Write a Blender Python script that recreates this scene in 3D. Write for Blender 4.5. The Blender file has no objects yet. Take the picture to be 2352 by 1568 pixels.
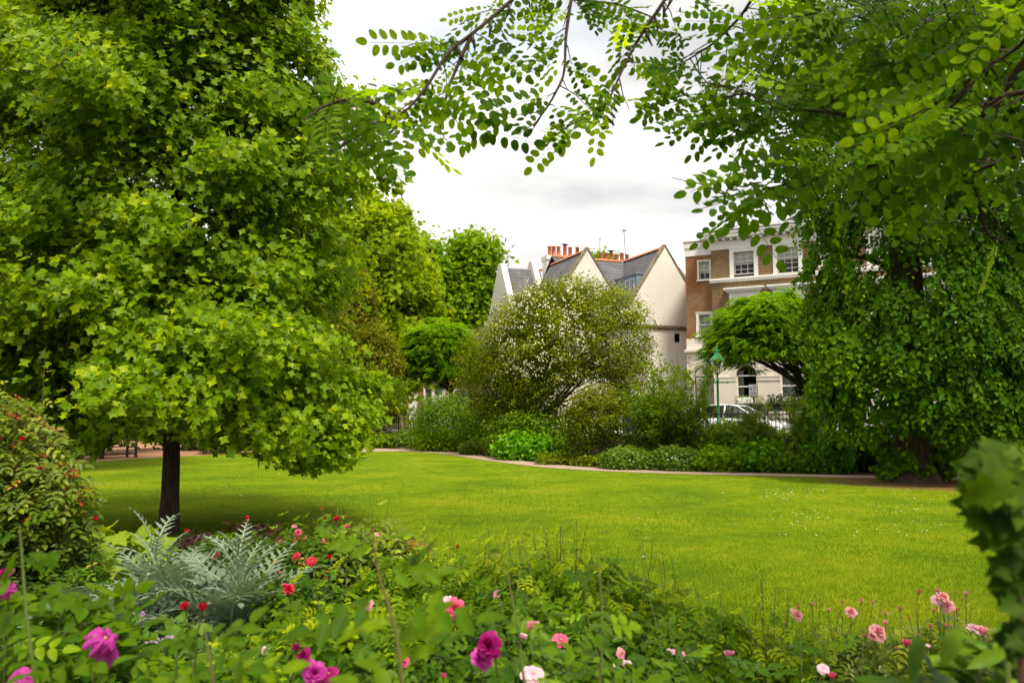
import bpy, math
import numpy as np
from mathutils import Vector, Matrix

# ------------------------------------------------------------------ camera, light, exposure
sc = bpy.context.scene
COL = sc.collection
FPX, HOR, CX, CY, CAMZ = 1829.0, 955.0, 1176.0, 784.0, 1.6      # in pixels of a 2352 x 1568 view
PITCH = math.atan((HOR - CY) / FPX)
cam_data = bpy.data.cameras.new('camera')
cam_data.sensor_width = 36.0
cam_data.lens = 36.0 * FPX / 2352.0
cam_data.clip_start = 0.05
cam_data.clip_end = 2000.0
cam_data.dof.use_dof = True
cam_data.dof.focus_distance = 13.0
cam_data.dof.aperture_fstop = 5.8
cam = bpy.data.objects.new('camera', cam_data)
COL.objects.link(cam)
cam.location = (0, 0, CAMZ)
cam.rotation_euler = (math.radians(90) + PITCH, 0, 0)
sc.camera = cam

SUN_ELEV, SUN_AZ = math.radians(63), math.radians(158)     # azimuth from +Y, clockwise: behind the camera, a little right
world = bpy.data.worlds.new('World')
sc.world = world
world.use_nodes = True
wn, wl = world.node_tree.nodes, world.node_tree.links
wn.clear()
wo = wn.new('ShaderNodeOutputWorld')
bg = wn.new('ShaderNodeBackground')
sky = wn.new('ShaderNodeTexSky')
sky.sky_type = 'NISHITA'
sky.sun_disc = False
sky.sun_elevation = SUN_ELEV
sky.sun_rotation = SUN_AZ
tc = wn.new('ShaderNodeTexCoord')
mp = wn.new('ShaderNodeMapping')
mp.inputs['Scale'].default_value = (1.0, 1.0, 3.2)
mp.inputs['Location'].default_value = (0.3, 0.9, 0.25)
nz = wn.new('ShaderNodeTexNoise')
nz.inputs['Scale'].default_value = 2.1
nz.inputs['Detail'].default_value = 6
nz.inputs['Roughness'].default_value = 0.55
cr = wn.new('ShaderNodeValToRGB')
cr.color_ramp.elements[0].position = 0.22
cr.color_ramp.elements[0].color = (0.0, 0.0, 0.0, 1)
cr.color_ramp.elements[1].position = 0.42
cr.color_ramp.elements[1].color = (1, 1, 1, 1)
nz2 = wn.new('ShaderNodeTexNoise')
nz2.inputs['Scale'].default_value = 2.6
nz2.inputs['Detail'].default_value = 7
cr2 = wn.new('ShaderNodeValToRGB')
cr2.color_ramp.elements[0].position = 0.40
cr2.color_ramp.elements[0].color = (5.0, 5.0, 5.05, 1)
cr2.color_ramp.elements[1].position = 0.60
cr2.color_ramp.elements[1].color = (8.6, 8.35, 7.9, 1)
mix = wn.new('ShaderNodeMixRGB')
skm = wn.new('ShaderNodeMixRGB')
skm.blend_type = 'MULTIPLY'
skm.inputs[0].default_value = 1.0
skm.inputs[2].default_value = (0.9, 1.0, 1.0, 1)
add = wn.new('ShaderNodeMixRGB')
add.blend_type = 'ADD'
add.inputs[0].default_value = 1.0
add.inputs[2].default_value = (3.6, 4.0, 4.4, 1)
wl.new(tc.outputs['Generated'], mp.inputs['Vector'])
wl.new(mp.outputs[0], nz.inputs['Vector'])
wl.new(mp.outputs[0], nz2.inputs['Vector'])
wl.new(nz.outputs['Fac'], cr.inputs[0])
wl.new(nz2.outputs['Fac'], cr2.inputs[0])
wl.new(cr.outputs[0], mix.inputs[0])
wl.new(sky.outputs[0], skm.inputs[1])
wl.new(skm.outputs[0], add.inputs[1])
wl.new(add.outputs[0], mix.inputs[1])
wl.new(cr2.outputs[0], mix.inputs[2])
wl.new(mix.outputs[0], bg.inputs['Color'])
bg.inputs['Strength'].default_value = 0.085
wl.new(bg.outputs[0], wo.inputs[0])

sun_d = bpy.data.lights.new('sun', 'SUN')
sun_d.energy = 2.7
sun_d.angle = math.radians(12)
sun_d.color = (1.0, 0.93, 0.80)
sun = bpy.data.objects.new('sun', sun_d)
COL.objects.link(sun)
sdir = Vector((math.sin(SUN_AZ) * math.cos(SUN_ELEV), math.cos(SUN_AZ) * math.cos(SUN_ELEV), math.sin(SUN_ELEV)))
sun.rotation_euler = sdir.to_track_quat('Z', 'Y').to_euler()
sun.location = sdir * 60

sc.view_settings.view_transform = 'Standard'
sc.view_settings.look = 'None'
sc.view_settings.gamma = 1.0
sc.view_settings.use_curve_mapping = False
sc.view_settings.exposure = 0.90
sc.render.engine = 'CYCLES'
cy = sc.cycles
cy.max_bounces = 5
cy.diffuse_bounces = 2
cy.glossy_bounces = 2
cy.transmission_bounces = 4
cy.transparent_max_bounces = 8
cy.use_adaptive_sampling = True
cy.adaptive_threshold = 0.03
cy.use_denoising = True
try:
    cy.denoiser = 'OPENIMAGEDENOISE'
except Exception:
    pass
cy.sample_clamp_indirect = 6.0

# ------------------------------------------------------------------ pixel helpers (view of 2352 x 1568)
def ray(px, py):
    dx, dz = (px - CX) / FPX, (CY - py) / FPX
    s, c = math.sin(PITCH), math.cos(PITCH)
    return np.array([dx, c - dz * s, s + dz * c])
def at(px, py, Y):
    d = ray(px, py); return np.array([0, 0, CAMZ]) + d * (Y / d[1])
def gnd(px, py, z=0.0):
    d = ray(px, py); return np.array([0, 0, CAMZ]) + d * ((z - CAMZ) / d[2])

# ------------------------------------------------------------------ objects
def tag(o, label=None, cat=None, group=None, kind=None):
    if label: o['label'] = label
    if cat: o['category'] = cat
    if group: o['group'] = group
    if kind: o['kind'] = kind
    return o
def empty(name, loc=(0, 0, 0), label=None, cat=None, group=None, rz=0.0):
    o = bpy.data.objects.new(name, None)
    COL.objects.link(o)
    o.location = tuple(float(v) for v in loc); o.rotation_euler = (0, 0, rz)
    o.empty_display_size = 0.2
    return tag(o, label, cat, group)
def link_mesh(name, me, mats, parent=None, world_space=True):
    o = bpy.data.objects.new(name, me)
    COL.objects.link(o)
    for m in (mats if isinstance(mats, (list, tuple)) else [mats]):
        me.materials.append(m)
    if parent is not None:
        o.parent = parent
        if world_space:     # vertices are in world coordinates: undo every ancestor's placement
            M = Matrix.Identity(4); p = parent; chain = []
            while p is not None: chain.append(p); p = p.parent
            for q in reversed(chain): M = M @ q.matrix_basis
            o.matrix_basis = M.inverted()
    return o
def copy_tree(o, parent=None):
    c = o.copy(); COL.objects.link(c); c.parent = parent
    for ch in list(o.children): copy_tree(ch, c)
    return c

class MB:
    """collects polygons, builds one mesh object"""
    def __init__(s): s.v = []; s.f = []; s.m = []; s.mi = 0; s.sm = []; s.smooth = False
    def add(s, verts, faces):
        b = len(s.v); s.v += [tuple(float(c) for c in p) for p in verts]
        for f in faces: s.f.append(tuple(b + i for i in f)); s.m.append(s.mi); s.sm.append(s.smooth)
    def quad(s, a, b, c, d): s.add([a, b, c, d], [(0, 1, 2, 3)])
    def box(s, x0, x1, y0, y1, z0, z1):
        s.add([(x0, y0, z0), (x1, y0, z0), (x1, y1, z0), (x0, y1, z0), (x0, y0, z1), (x1, y0, z1), (x1, y1, z1), (x0, y1, z1)],
              [(0, 3, 2, 1), (4, 5, 6, 7), (0, 1, 5, 4), (1, 2, 6, 5), (2, 3, 7, 6), (3, 0, 4, 7)])
    def prism(s, poly, y0, y1, axis='y'):
        """polygon in (x,z) pushed along y (axis='y'), in (y,z) along x, or (x,y) along z"""
        n = len(poly)
        def P(p, t):
            return (p[0], t, p[1]) if axis == 'y' else (t, p[0], p[1]) if axis == 'x' else (p[0], p[1], t)
        s.add([P(p, y0) for p in poly] + [P(p, y1) for p in poly],
              [tuple(range(n)), tuple(range(2 * n - 1, n - 1, -1))] + [(i, i + n, (i + 1) % n + n, (i + 1) % n) for i in range(n)])
    def tube(s, path, radii, n=6, cap=True):
        path = [Vector(p) for p in path]; k = len(path)
        if not hasattr(radii, '__len__'): radii = [radii] * k
        verts = []; up = Vector((0.13, 0.21, 1)).normalized()
        for i, p in enumerate(path):
            t = (path[min(i + 1, k - 1)] - path[max(i - 1, 0)])
            t = t.normalized() if t.length > 1e-9 else Vector((0, 0, 1))
            a = t.cross(up)
            if a.length < 0.05: a = t.cross(Vector((1, 0, 0)))
            a.normalize(); b = t.cross(a)
            for j in range(n):
                w = 2 * math.pi * j / n
                verts.append(p + (a * math.cos(w) + b * math.sin(w)) * radii[i])
        faces = [(i * n + j, i * n + (j + 1) % n, (i + 1) * n + (j + 1) % n, (i + 1) * n + j) for i in range(k - 1) for j in range(n)]
        if cap: faces += [tuple(range(n - 1, -1, -1)), tuple(range((k - 1) * n, k * n))]
        o = s.smooth; s.smooth = True; s.add(verts, faces); s.smooth = o
    def lathe(s, prof, x, y, n=12, sq=False):
        verts = []; k = len(prof)
        for r, z in prof:
            for j in range(n):
                w = 2 * math.pi * (j + 0.5) / n
                verts.append((x + r * math.cos(w), y + r * math.sin(w), z))
        faces = [(i * n + j, i * n + (j + 1) % n, (i + 1) * n + (j + 1) % n, (i + 1) * n + j) for i in range(k - 1) for j in range(n)]
        faces += [tuple(range(n - 1, -1, -1)), tuple(range((k - 1) * n, k * n))]
        s.add(verts, faces)
    def build(s, name, mats, parent=None, world_space=True, bevel=0):
        me = bpy.data.meshes.new(name)
        me.from_pydata(s.v, [], s.f)
        me.polygons.foreach_set('material_index', s.m)
        me.polygons.foreach_set('use_smooth', s.sm)
        me.update()
        o = link_mesh(name, me, mats, parent, world_space)
        if bevel:
            b = o.modifiers.new('bevel', 'BEVEL'); b.width = bevel; b.segments = 2; b.limit_method = 'ANGLE'
        return o

# ------------------------------------------------------------------ materials
def new_mat(name):
    m = bpy.data.materials.new(name); m.use_nodes = True
    nt = m.node_tree; p = nt.nodes['Principled BSDF']
    return m, nt, p
def plain(name, col, rough=0.6, metal=0.0, var=0.12, scale=6.0, bump=0.0, bscale=40.0, spec=0.5, col2=None, detail=4, stretch=(1, 1, 1)):
    m, nt, p = new_mat(name)
    n, l = nt.nodes, nt.links
    t = n.new('ShaderNodeTexCoord'); mpn = n.new('ShaderNodeMapping'); mpn.inputs['Scale'].default_value = stretch
    l.new(t.outputs['Object'], mpn.inputs['Vector'])
    nz = n.new('ShaderNodeTexNoise'); nz.inputs['Scale'].default_value = scale; nz.inputs['Detail'].default_value = detail
    l.new(mpn.outputs[0], nz.inputs['Vector'])
    r = n.new('ShaderNodeValToRGB')
    c2 = col2 or tuple(c * (1 - 2 * var) for c in col)
    r.color_ramp.elements[0].position = 0.33; r.color_ramp.elements[0].color = (*c2, 1)
    r.color_ramp.elements[1].position = 0.66; r.color_ramp.elements[1].color = (*col, 1)
    l.new(nz.outputs['Fac'], r.inputs[0]); l.new(r.outputs[0], p.inputs['Base Color'])
    p.inputs['Roughness'].default_value = rough; p.inputs['Metallic'].default_value = metal
    p.inputs['Specular IOR Level'].default_value = spec
    if bump:
        nb = n.new('ShaderNodeTexNoise'); nb.inputs['Scale'].default_value = bscale; nb.inputs['Detail'].default_value = 6
        l.new(mpn.outputs[0], nb.inputs['Vector'])
        b = n.new('ShaderNodeBump'); b.inputs['Strength'].default_value = bump; b.inputs['Distance'].default_value = 0.03
        l.new(nb.outputs['Fac'], b.inputs['Height']); l.new(b.outputs[0], p.inputs['Normal'])
    return m
def leaf_mat(name, dark, mid, light, trans=0.38, rough=0.42, spec=0.45, tcol=None, lift=True):
    """colour follows the leaf's tint attribute: age, plus shade painted on low bush leaves; light passes through the blade"""
    if lift: dark, mid, light = [tuple(min(.85, c * k) for c, k in zip(q, (1.84, 1.44, .38))) for q in (dark, mid, light)]; spec *= .38
    m, nt, p = new_mat(name)
    n, l = nt.nodes, nt.links
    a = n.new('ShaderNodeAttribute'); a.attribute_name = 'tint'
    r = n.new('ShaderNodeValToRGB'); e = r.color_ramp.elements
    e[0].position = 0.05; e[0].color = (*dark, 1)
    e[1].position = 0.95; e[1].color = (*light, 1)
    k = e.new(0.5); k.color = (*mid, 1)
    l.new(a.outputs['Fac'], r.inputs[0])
    tcn = n.new('ShaderNodeTexCoord'); nn = n.new('ShaderNodeTexNoise'); nn.inputs['Scale'].default_value = 45; nn.inputs['Detail'].default_value = 3; l.new(tcn.outputs['Object'], nn.inputs['Vector'])
    mr = n.new('ShaderNodeMapRange'); mr.inputs[1].default_value = .3; mr.inputs[2].default_value = .7; mr.inputs[3].default_value = .74; mr.inputs[4].default_value = 1.16; l.new(nn.outputs['Fac'], mr.inputs[0])
    vm = n.new('ShaderNodeVectorMath'); vm.operation = 'SCALE'; l.new(r.outputs[0], vm.inputs[0]); l.new(mr.outputs[0], vm.inputs['Scale'])
    l.new(vm.outputs[0], p.inputs['Base Color'])
    p.inputs['Roughness'].default_value = rough; p.inputs['Specular IOR Level'].default_value = spec
    tr = n.new('ShaderNodeBsdfTranslucent')
    mulc = n.new('ShaderNodeMixRGB'); mulc.blend_type = 'MULTIPLY'; mulc.inputs[0].default_value = 1
    mulc.inputs[2].default_value = (*(tcol or (1.9, 1.7, 0.6)), 1)
    l.new(vm.outputs[0], mulc.inputs[1]); l.new(mulc.outputs[0], tr.inputs['Color'])
    mx = n.new('ShaderNodeMixShader'); mx.inputs[0].default_value = trans
    l.new(p.outputs[0], mx.inputs[1]); l.new(tr.outputs[0], mx.inputs[2])
    l.new(mx.outputs[0], n['Material Output'].inputs['Surface'])
    return m
def bark_mat(name, col, col2, scale=9.0, bump=0.6):
    return plain(name, col, rough=0.9, col2=col2, scale=scale, stretch=(3.5, 3.5, 0.5), bump=bump, bscale=11.0, spec=0.2)

# ------------------------------------------------------------------ leaf templates: x width, y towards the tip, z up from the blade
def half_template(half, fold=0.12, droop=0.16, rows=None):
    """half outline (x>=0) from base to tip -> two folded halves; vertices (V,3), faces"""
    pts = [(x, y, fold * x * 1.2 - droop * y * y) for x, y in half]
    n = len(pts)
    inner = [i for i in range(n) if half[i][0] < 1e-6]
    verts = list(pts); mirror = []
    for i, p in enumerate(pts):
        if half[i][0] < 1e-6: mirror.append(i)
        else: mirror.append(len(verts)); verts.append((-p[0], p[1], p[2]))
    faces = [tuple(range(n)), tuple(mirror[i] for i in reversed(range(n)))]
    return np.array(verts, float), faces
def strip_template(ws, ys, fold=0.15, droop=0.2):
    """bent blade: half widths ws at ys"""
    v, f, prev = [], [], None
    for w, y in zip(ws, ys):
        z = -droop * y * y
        if w < 1e-6: row = [len(v)]; v.append((0, y, z))
        else:
            row = [len(v), len(v) + 1, len(v) + 2]
            v += [(-w, y, z + fold * w), (0, y, z), (w, y, z + fold * w)]
        if prev is not None:
            if len(prev) == 3 and len(row) == 3: f += [(prev[0], prev[1], row[1], row[0]), (prev[1], prev[2], row[2], row[1])]
            elif len(prev) == 1: f += [(prev[0], row[1], row[0]), (prev[0], row[2], row[1])]
            else: f += [(prev[0], prev[1], row[0]), (prev[1], prev[2], row[0])]
        prev = row
    return np.array(v, float), f
T_TULIP = half_template([(0, 0), (.22, -.05), (.40, .04), (.56, .22), (.36, .40), (.35, .50), (.50, .88), (.24, .80), (0, .70)], .25, .22)
T_HEART = half_template([(0, 0), (.22, -.12), (.42, -.02), (.50, .22), (.42, .50), (.22, .78), (0, 1.05)], .22, .25)
T_OVAL = strip_template([0, .20, .26, .20, 0], [0, .22, .5, .78, 1.0], .3, .18)
T_OVALW = strip_template([0, .25, .33, .30, .18, 0], [0, .15, .38, .65, .88, 1.0], .12, .08)
T_DIAM = (np.array([(0, 0, 0), (.30, .45, .05), (0, 1, -.12), (-.30, .45, .05)], float), [(0, 1, 2, 3)])
T_MAPLE = half_template([(0, 0), (.25, -.05), (.52, .12), (.34, .32), (.55, .58), (.26, .62), (0, 1.0)], .2, .2)
T_LANCE = strip_template([0, .075, .10, .07, 0], [0, .2, .5, .8, 1.0], .3, .25)
def compound(leaflet, n_pairs, length, size, spread=75, terminal=True, droop=0.25, tip_small=0.7, jitter=0, rachis=0.006, start=0.18):
    """pinnate leaf: leaflets in pairs along a drooping stalk"""
    rg = np.random.default_rng(5)
    V, F = [], []
    lv, lf = leaflet
    def put(y, ang, s, side, up=0):
        z0 = -droop * (y / length) ** 2 * length
        a = math.radians(ang) * side
        ca, sa = math.cos(a), math.sin(a)
        b = sum(len(q) for q in V)
        P = lv * s
        X = P[:, 0] * ca + P[:, 1] * sa
        Y = -P[:, 0] * sa + P[:, 1] * ca
        V.append(np.stack([X, Y + y, P[:, 2] + z0 - 0.12 * abs(1) * np.hypot(X, Y) * up], 1))
        F.extend(tuple(b + i for i in f) for f in lf)
    for k in range(n_pairs):
        t = start + (1 - start) * (k + 0.3) / n_pairs
        s = size * (1 - (1 - tip_small) * t) * (0.85 if k == 0 else 1)
        for side in (-1, 1):
            put(t * length + rg.normal() * jitter, spread + rg.normal() * 6, s * (1 + rg.normal() * 0.05), side, 1)
    if terminal: put(length, 0, size, 1)
    b = sum(len(q) for q in V)
    ys = [0, length * .5, length]
    st = []
    for y in ys:
        z = -droop * (y / length) ** 2 * length - 0.002
        st += [(-rachis / 2, y, z), (rachis / 2, y, z)]
    V.append(np.array(st)); F += [(b, b + 1, b + 3, b + 2), (b + 2, b + 3, b + 5, b + 4)]
    return np.concatenate(V), F

def unit(a):
    return a / np.maximum(np.linalg.norm(a, axis=-1, keepdims=True), 1e-9)
def leafset(name, P, N, T, S, tmpl, mat, parent=None, tint=None, world_space=True, smooth=False):
    """one mesh of many leaves: positions, blade normals, tip directions, sizes"""
    P = np.asarray(P, float); n = len(P)
    tv, tf = tmpl; nv = len(tv)
    N = unit(np.asarray(N, float)); T = np.asarray(T, float)
    X = unit(np.cross(T, N)); Y = np.cross(N, X)
    S = np.broadcast_to(np.asarray(S, float), (n,))
    V = P[:, None, :] + S[:, None, None] * (tv[None, :, 0:1] * X[:, None, :] + tv[None, :, 1:2] * Y[:, None, :] + tv[None, :, 2:3] * N[:, None, :])
    loops = np.concatenate([np.array(f) for f in tf]); tot = np.array([len(f) for f in tf])
    L = (loops[None, :] + nv * np.arange(n)[:, None]).ravel()
    LT = np.tile(tot, n); LS = np.concatenate([[0], np.cumsum(LT)[:-1]])
    me = bpy.data.meshes.new(name)
    me.vertices.add(n * nv); me.vertices.foreach_set('co', V.astype(np.float32).ravel())
    me.loops.add(len(L)); me.loops.foreach_set('vertex_index', L.astype(np.int32))
    me.polygons.add(len(LT)); me.polygons.foreach_set('loop_start', LS.astype(np.int32)); me.polygons.foreach_set('loop_total', LT.astype(np.int32))
    if smooth: me.polygons.foreach_set('use_smooth', np.ones(len(LT), bool))
    me.update(calc_edges=True)
    a = me.attributes.new('tint', 'FLOAT', 'POINT')
    if tint is None: tint = np.full(n, 0.5)
    a.data.foreach_set('value', np.repeat(np.clip(tint, 0, 1), nv).astype(np.float32))
    return link_mesh(name, me, mat, parent, world_space)
# ------------------------------------------------------------------ shared materials
def brick_mat(name, c1, c2, mortar, patch=None, scale=1.0):
    m, nt, p = new_mat(name); n, l = nt.nodes, nt.links
    t = n.new('ShaderNodeTexCoord'); sep = n.new('ShaderNodeSeparateXYZ'); l.new(t.outputs['Object'], sep.inputs[0])
    ad = n.new('ShaderNodeMath'); ad.operation = 'ADD'; l.new(sep.outputs[0], ad.inputs[0]); l.new(sep.outputs[1], ad.inputs[1])
    cb = n.new('ShaderNodeCombineXYZ'); l.new(ad.outputs[0], cb.inputs[0]); l.new(sep.outputs[2], cb.inputs[1])
    b = n.new('ShaderNodeTexBrick'); l.new(cb.outputs[0], b.inputs['Vector'])
    b.inputs['Scale'].default_value = 1.0 / scale
    b.inputs['Brick Width'].default_value = 0.25; b.inputs['Row Height'].default_value = 0.092
    b.inputs['Mortar Size'].default_value = 0.012; b.inputs['Mortar Smooth'].default_value = 0.15; b.inputs['Bias'].default_value = -0.1
    b.inputs['Color1'].default_value = (*c1, 1); b.inputs['Color2'].default_value = (*c2, 1); b.inputs['Mortar'].default_value = (*mortar, 1)
    nz = n.new('ShaderNodeTexNoise'); nz.inputs['Scale'].default_value = 0.9; nz.inputs['Detail'].default_value = 6
    l.new(t.outputs['Object'], nz.inputs['Vector'])
    mx = n.new('ShaderNodeMixRGB'); mx.blend_type = 'MULTIPLY'
    r = n.new('ShaderNodeValToRGB'); r.color_ramp.elements[0].position = .4; r.color_ramp.elements[1].position = .6
    r.color_ramp.elements[0].color = (*(patch or (.8, .8, .8)), 1); r.color_ramp.elements[1].color = (1, 1, 1, 1)
    l.new(nz.outputs['Fac'], r.inputs[0]); mx.inputs[0].default_value = 1
    l.new(b.outputs['Color'], mx.inputs[1]); l.new(r.outputs[0], mx.inputs[2]); l.new(mx.outputs[0], p.inputs['Base Color'])
    bp = n.new('ShaderNodeBump'); bp.inputs['Strength'].default_value = .5; bp.inputs['Distance'].default_value = .01; bp.invert = True
    l.new(b.outputs['Fac'], bp.inputs['Height']); l.new(bp.outputs[0], p.inputs['Normal'])
    p.inputs['Roughness'].default_value = .9; p.inputs['Specular IOR Level'].default_value = .2
    return m
M = {}
M['brick_brown'] = brick_mat('brown_stock_brick', (.17, .085, .035), (.10, .05, .024), (.50, .38, .21))
M['brick_mix'] = brick_mat('yellow_red_brick', (.31, .19, .085), (.24, .125, .055), (.30, .22, .13), patch=(.98, .68, .55), scale=.9)
M['brick_red'] = brick_mat('red_brick', (.36, .12, .05), (.28, .09, .04), (.4, .28, .2))
M['white'] = plain('white_paint', (.86, .83, .77), .5, var=.03, scale=1.2)
M['cream'] = plain('cream_stucco', (.84, .78, .69), .85, var=.045, scale=1.1, stretch=(1, 1, .3), bump=.04, bscale=6, spec=.2)
M['stucco'] = plain('warm_stucco', (.80, .72, .61), .85, var=.03, scale=.8, spec=.2)
M['stone'] = plain('weathered_coping', (.30, .24, .15), .9, col2=(.14, .11, .07), scale=2.5, bump=.3, spec=.2)
M['lead'] = plain('lead_sheet', (.20, .22, .26), .55, col2=(.13, .15, .19), scale=1.5)
M['zinc'] = plain('blue_grey_lead', (.27, .33, .42), .45, col2=(.17, .22, .30), scale=1.3)
M['terracotta'] = plain('terracotta', (.62, .20, .09), .8, col2=(.42, .12, .05), scale=5)
M['ridge'] = plain('orange_ridge_tile', (.55, .20, .08), .85, col2=(.35, .12, .05), scale=3)
M['black'] = plain('black_iron', (.012, .012, .013), .45, var=.1)
M['blackbox'] = plain('black_box', (.02, .021, .024), .6, var=.2)
M['green_paint'] = plain('green_lamp_paint', (.012, .22, .075), .3, var=.08, scale=3)
M['carwhite'] = plain('white_car_paint', (.80, .80, .80), .18, var=.01, spec=.6)
M['rubber'] = plain('tyre_rubber', (.02, .02, .02), .8)
M['alloy'] = plain('alloy', (.5, .5, .52), .3, metal=.8)
M['dark_in'] = plain('dark_room', (.05, .048, .045), .9)
M['blind'] = plain('cream_blind', (.80, .77, .62), .9, var=.03, scale=3)
M['curtain'] = plain('net_curtain', (.66, .66, .62), .9, var=.08, scale=4, stretch=(6, 6, .3))
M['door_blue'] = plain('dark_blue_door', (.035, .045, .075), .4, var=.1)
M['wood'] = plain('dark_bench_wood', (.05, .033, .02), .8, scale=8, var=.25)
M['sign'] = plain('sign_white', (.72, .72, .70), .5, var=.02)
M['signblue'] = plain('sign_blue', (.02, .13, .5), .5)
M['signblack'] = plain('sign_black', (.03, .03, .03), .5)
M['planter_soil'] = plain('soil', (.05, .035, .022), .95, col2=(.025, .018, .012), scale=20)
def glass_mat(name, tr=.80, col=(.75, .8, .8)):
    m, nt, p = new_mat(name); n, l = nt.nodes, nt.links
    a = n.new('ShaderNodeBsdfTransparent'); a.inputs[0].default_value = (*col, 1)
    g = n.new('ShaderNodeBsdfGlossy'); g.inputs['Roughness'].default_value = .03
    fr = n.new('ShaderNodeFresnel'); fr.inputs[0].default_value = 1.5
    ma = n.new('ShaderNodeMath'); ma.operation = 'ADD'; ma.inputs[1].default_value = 1 - tr - .1; l.new(fr.outputs[0], ma.inputs[0])
    mx = n.new('ShaderNodeMixShader'); l.new(ma.outputs[0], mx.inputs[0]); l.new(a.outputs[0], mx.inputs[1]); l.new(g.outputs[0], mx.inputs[2])
    l.new(mx.outputs[0], n['Material Output'].inputs['Surface'])
    return m
M['glass'] = glass_mat('window_glass', .90, (.92, .94, .93))
M['carglass'] = glass_mat('car_glass', .72, (.25, .28, .28))
M['lampglass'] = glass_mat('lamp_glass', .80, (.9, .92, .9))
def slate_mat():
    m, nt, p = new_mat('grey_slate'); n, l = nt.nodes, nt.links
    t = n.new('ShaderNodeTexCoord'); sep = n.new('ShaderNodeSeparateXYZ'); l.new(t.outputs['Object'], sep.inputs[0])
    ad = n.new('ShaderNodeMath'); ad.operation = 'ADD'; l.new(sep.outputs[0], ad.inputs[0]); l.new(sep.outputs[1], ad.inputs[1])
    cb = n.new('ShaderNodeCombineXYZ'); l.new(ad.outputs[0], cb.inputs[0]); l.new(sep.outputs[2], cb.inputs[1])
    b = n.new('ShaderNodeTexBrick'); l.new(cb.outputs[0], b.inputs['Vector']); b.inputs['Scale'].default_value = 1
    b.inputs['Brick Width'].default_value = .42; b.inputs['Row Height'].default_value = .27; b.inputs['Mortar Size'].default_value = .012
    b.inputs['Color1'].default_value = (.085, .082, .09, 1); b.inputs['Color2'].default_value = (.125, .118, .125, 1); b.inputs['Mortar'].default_value = (.03, .03, .033, 1)
    nz = n.new('ShaderNodeTexNoise'); nz.inputs['Scale'].default_value = 1.3; nz.inputs['Detail'].default_value = 8; l.new(t.outputs['Object'], nz.inputs['Vector'])
    mx = n.new('ShaderNodeMixRGB'); mx.blend_type = 'OVERLAY'; mx.inputs[0].default_value = .5
    l.new(b.outputs['Color'], mx.inputs[1]); l.new(nz.outputs['Fac'], mx.inputs[2]); l.new(mx.outputs[0], p.inputs['Base Color'])
    bp = n.new('ShaderNodeBump'); bp.inputs['Strength'].default_value = .4; bp.inputs['Distance'].default_value = .02; bp.invert = True
    l.new(b.outputs['Fac'], bp.inputs['Height']); l.new(bp.outputs[0], p.inputs['Normal'])
    p.inputs['Roughness'].default_value = .65
    return m
M['slate'] = slate_mat()

# ------------------------------------------------------------------ ground
RA, RB = np.array([-4.3, 41.0]), np.array([8.0, 32.6])       # line of the railings
RU = (RB - RA) / np.linalg.norm(RB - RA); RN = np.array([-RU[1], RU[0]])   # RN points away from the camera
if RN[1] < 0: RN = -RN
ROADZ = 0.55
def gz(x, y):
    d = (np.asarray(x) - RA[0]) * RN[0] + (np.asarray(y) - RA[1]) * RN[1]
    t = np.clip((d + 1.9) / 1.6, 0, 1)
    return ROADZ * t * t * (3 - 2 * t)
def poly_sheet(name, mat, pts, z, kind='structure', label=None):
    me = bpy.data.meshes.new(name)
    me.from_pydata([(p[0], p[1], z if len(p) < 3 else p[2]) for p in pts], [], [tuple(range(len(pts)))])
    me.update()
    o = link_mesh(name, me, mat); o['kind'] = kind
    return o
def grid_ground():
    xs = np.concatenate([[-900, -300, -120], np.arange(-60, 61, 1.5), [120, 300, 900]])
    ys = np.concatenate([[-300, -60, -20], np.arange(-8, 84, 1.0), [120, 300, 1200]])
    X, Y = np.meshgrid(xs, ys); Z = gz(X, Y)
    v = np.stack([X, Y, Z], -1).reshape(-1, 3); nx = len(xs)
    f = [(j * nx + i, j * nx + i + 1, (j + 1) * nx + i + 1, (j + 1) * nx + i) for j in range(len(ys) - 1) for i in range(nx - 1)]
    me = bpy.data.meshes.new('ground'); me.from_pydata(v.tolist(), [], f); me.polygons.foreach_set('use_smooth', [True] * len(f)); me.update()
    o = link_mesh('ground', me, plain('bed_soil', (.060, .036, .022), .95, col2=(.026, .019, .012), scale=3.0, bump=.8, bscale=8, spec=.1))
    o['kind'] = 'structure'
grid_ground()

# lawn outline, from far left round to the near bed
lawn_far = [(150, 1066), (200, 1062), (365, 1050), (520, 1044), (640, 1040), (740, 1038), (833, 1037.5), (910, 1037), (990, 1040), (1050, 1047), (1110, 1057), (1170, 1065),
            (1250, 1074), (1320, 1079), (1400, 1083), (1500, 1087), (1600, 1090), (1700, 1092), (1800, 1094.5), (1900, 1097), (2000, 1099), (2060, 1100), (2200, 1103), (2420, 1108), (2700, 1112)]
LAWN = [gnd(x, y)[:2] for x, y in lawn_far] + [np.array([16, 12.]), np.array([14, 5.]), np.array([4.5, 3.9]), np.array([2.4, 4.2]), np.array([1.0, 4.9]), np.array([-0.2, 5.8]),
        np.array([-1.2, 7.4]), np.array([-2.3, 9.4]), np.array([-3.2, 10.0]), np.array([-4.6, 9.6]), np.array([-6.2, 8.8]), np.array([-12., 9.]), np.array([-19, 15.])]
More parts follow.
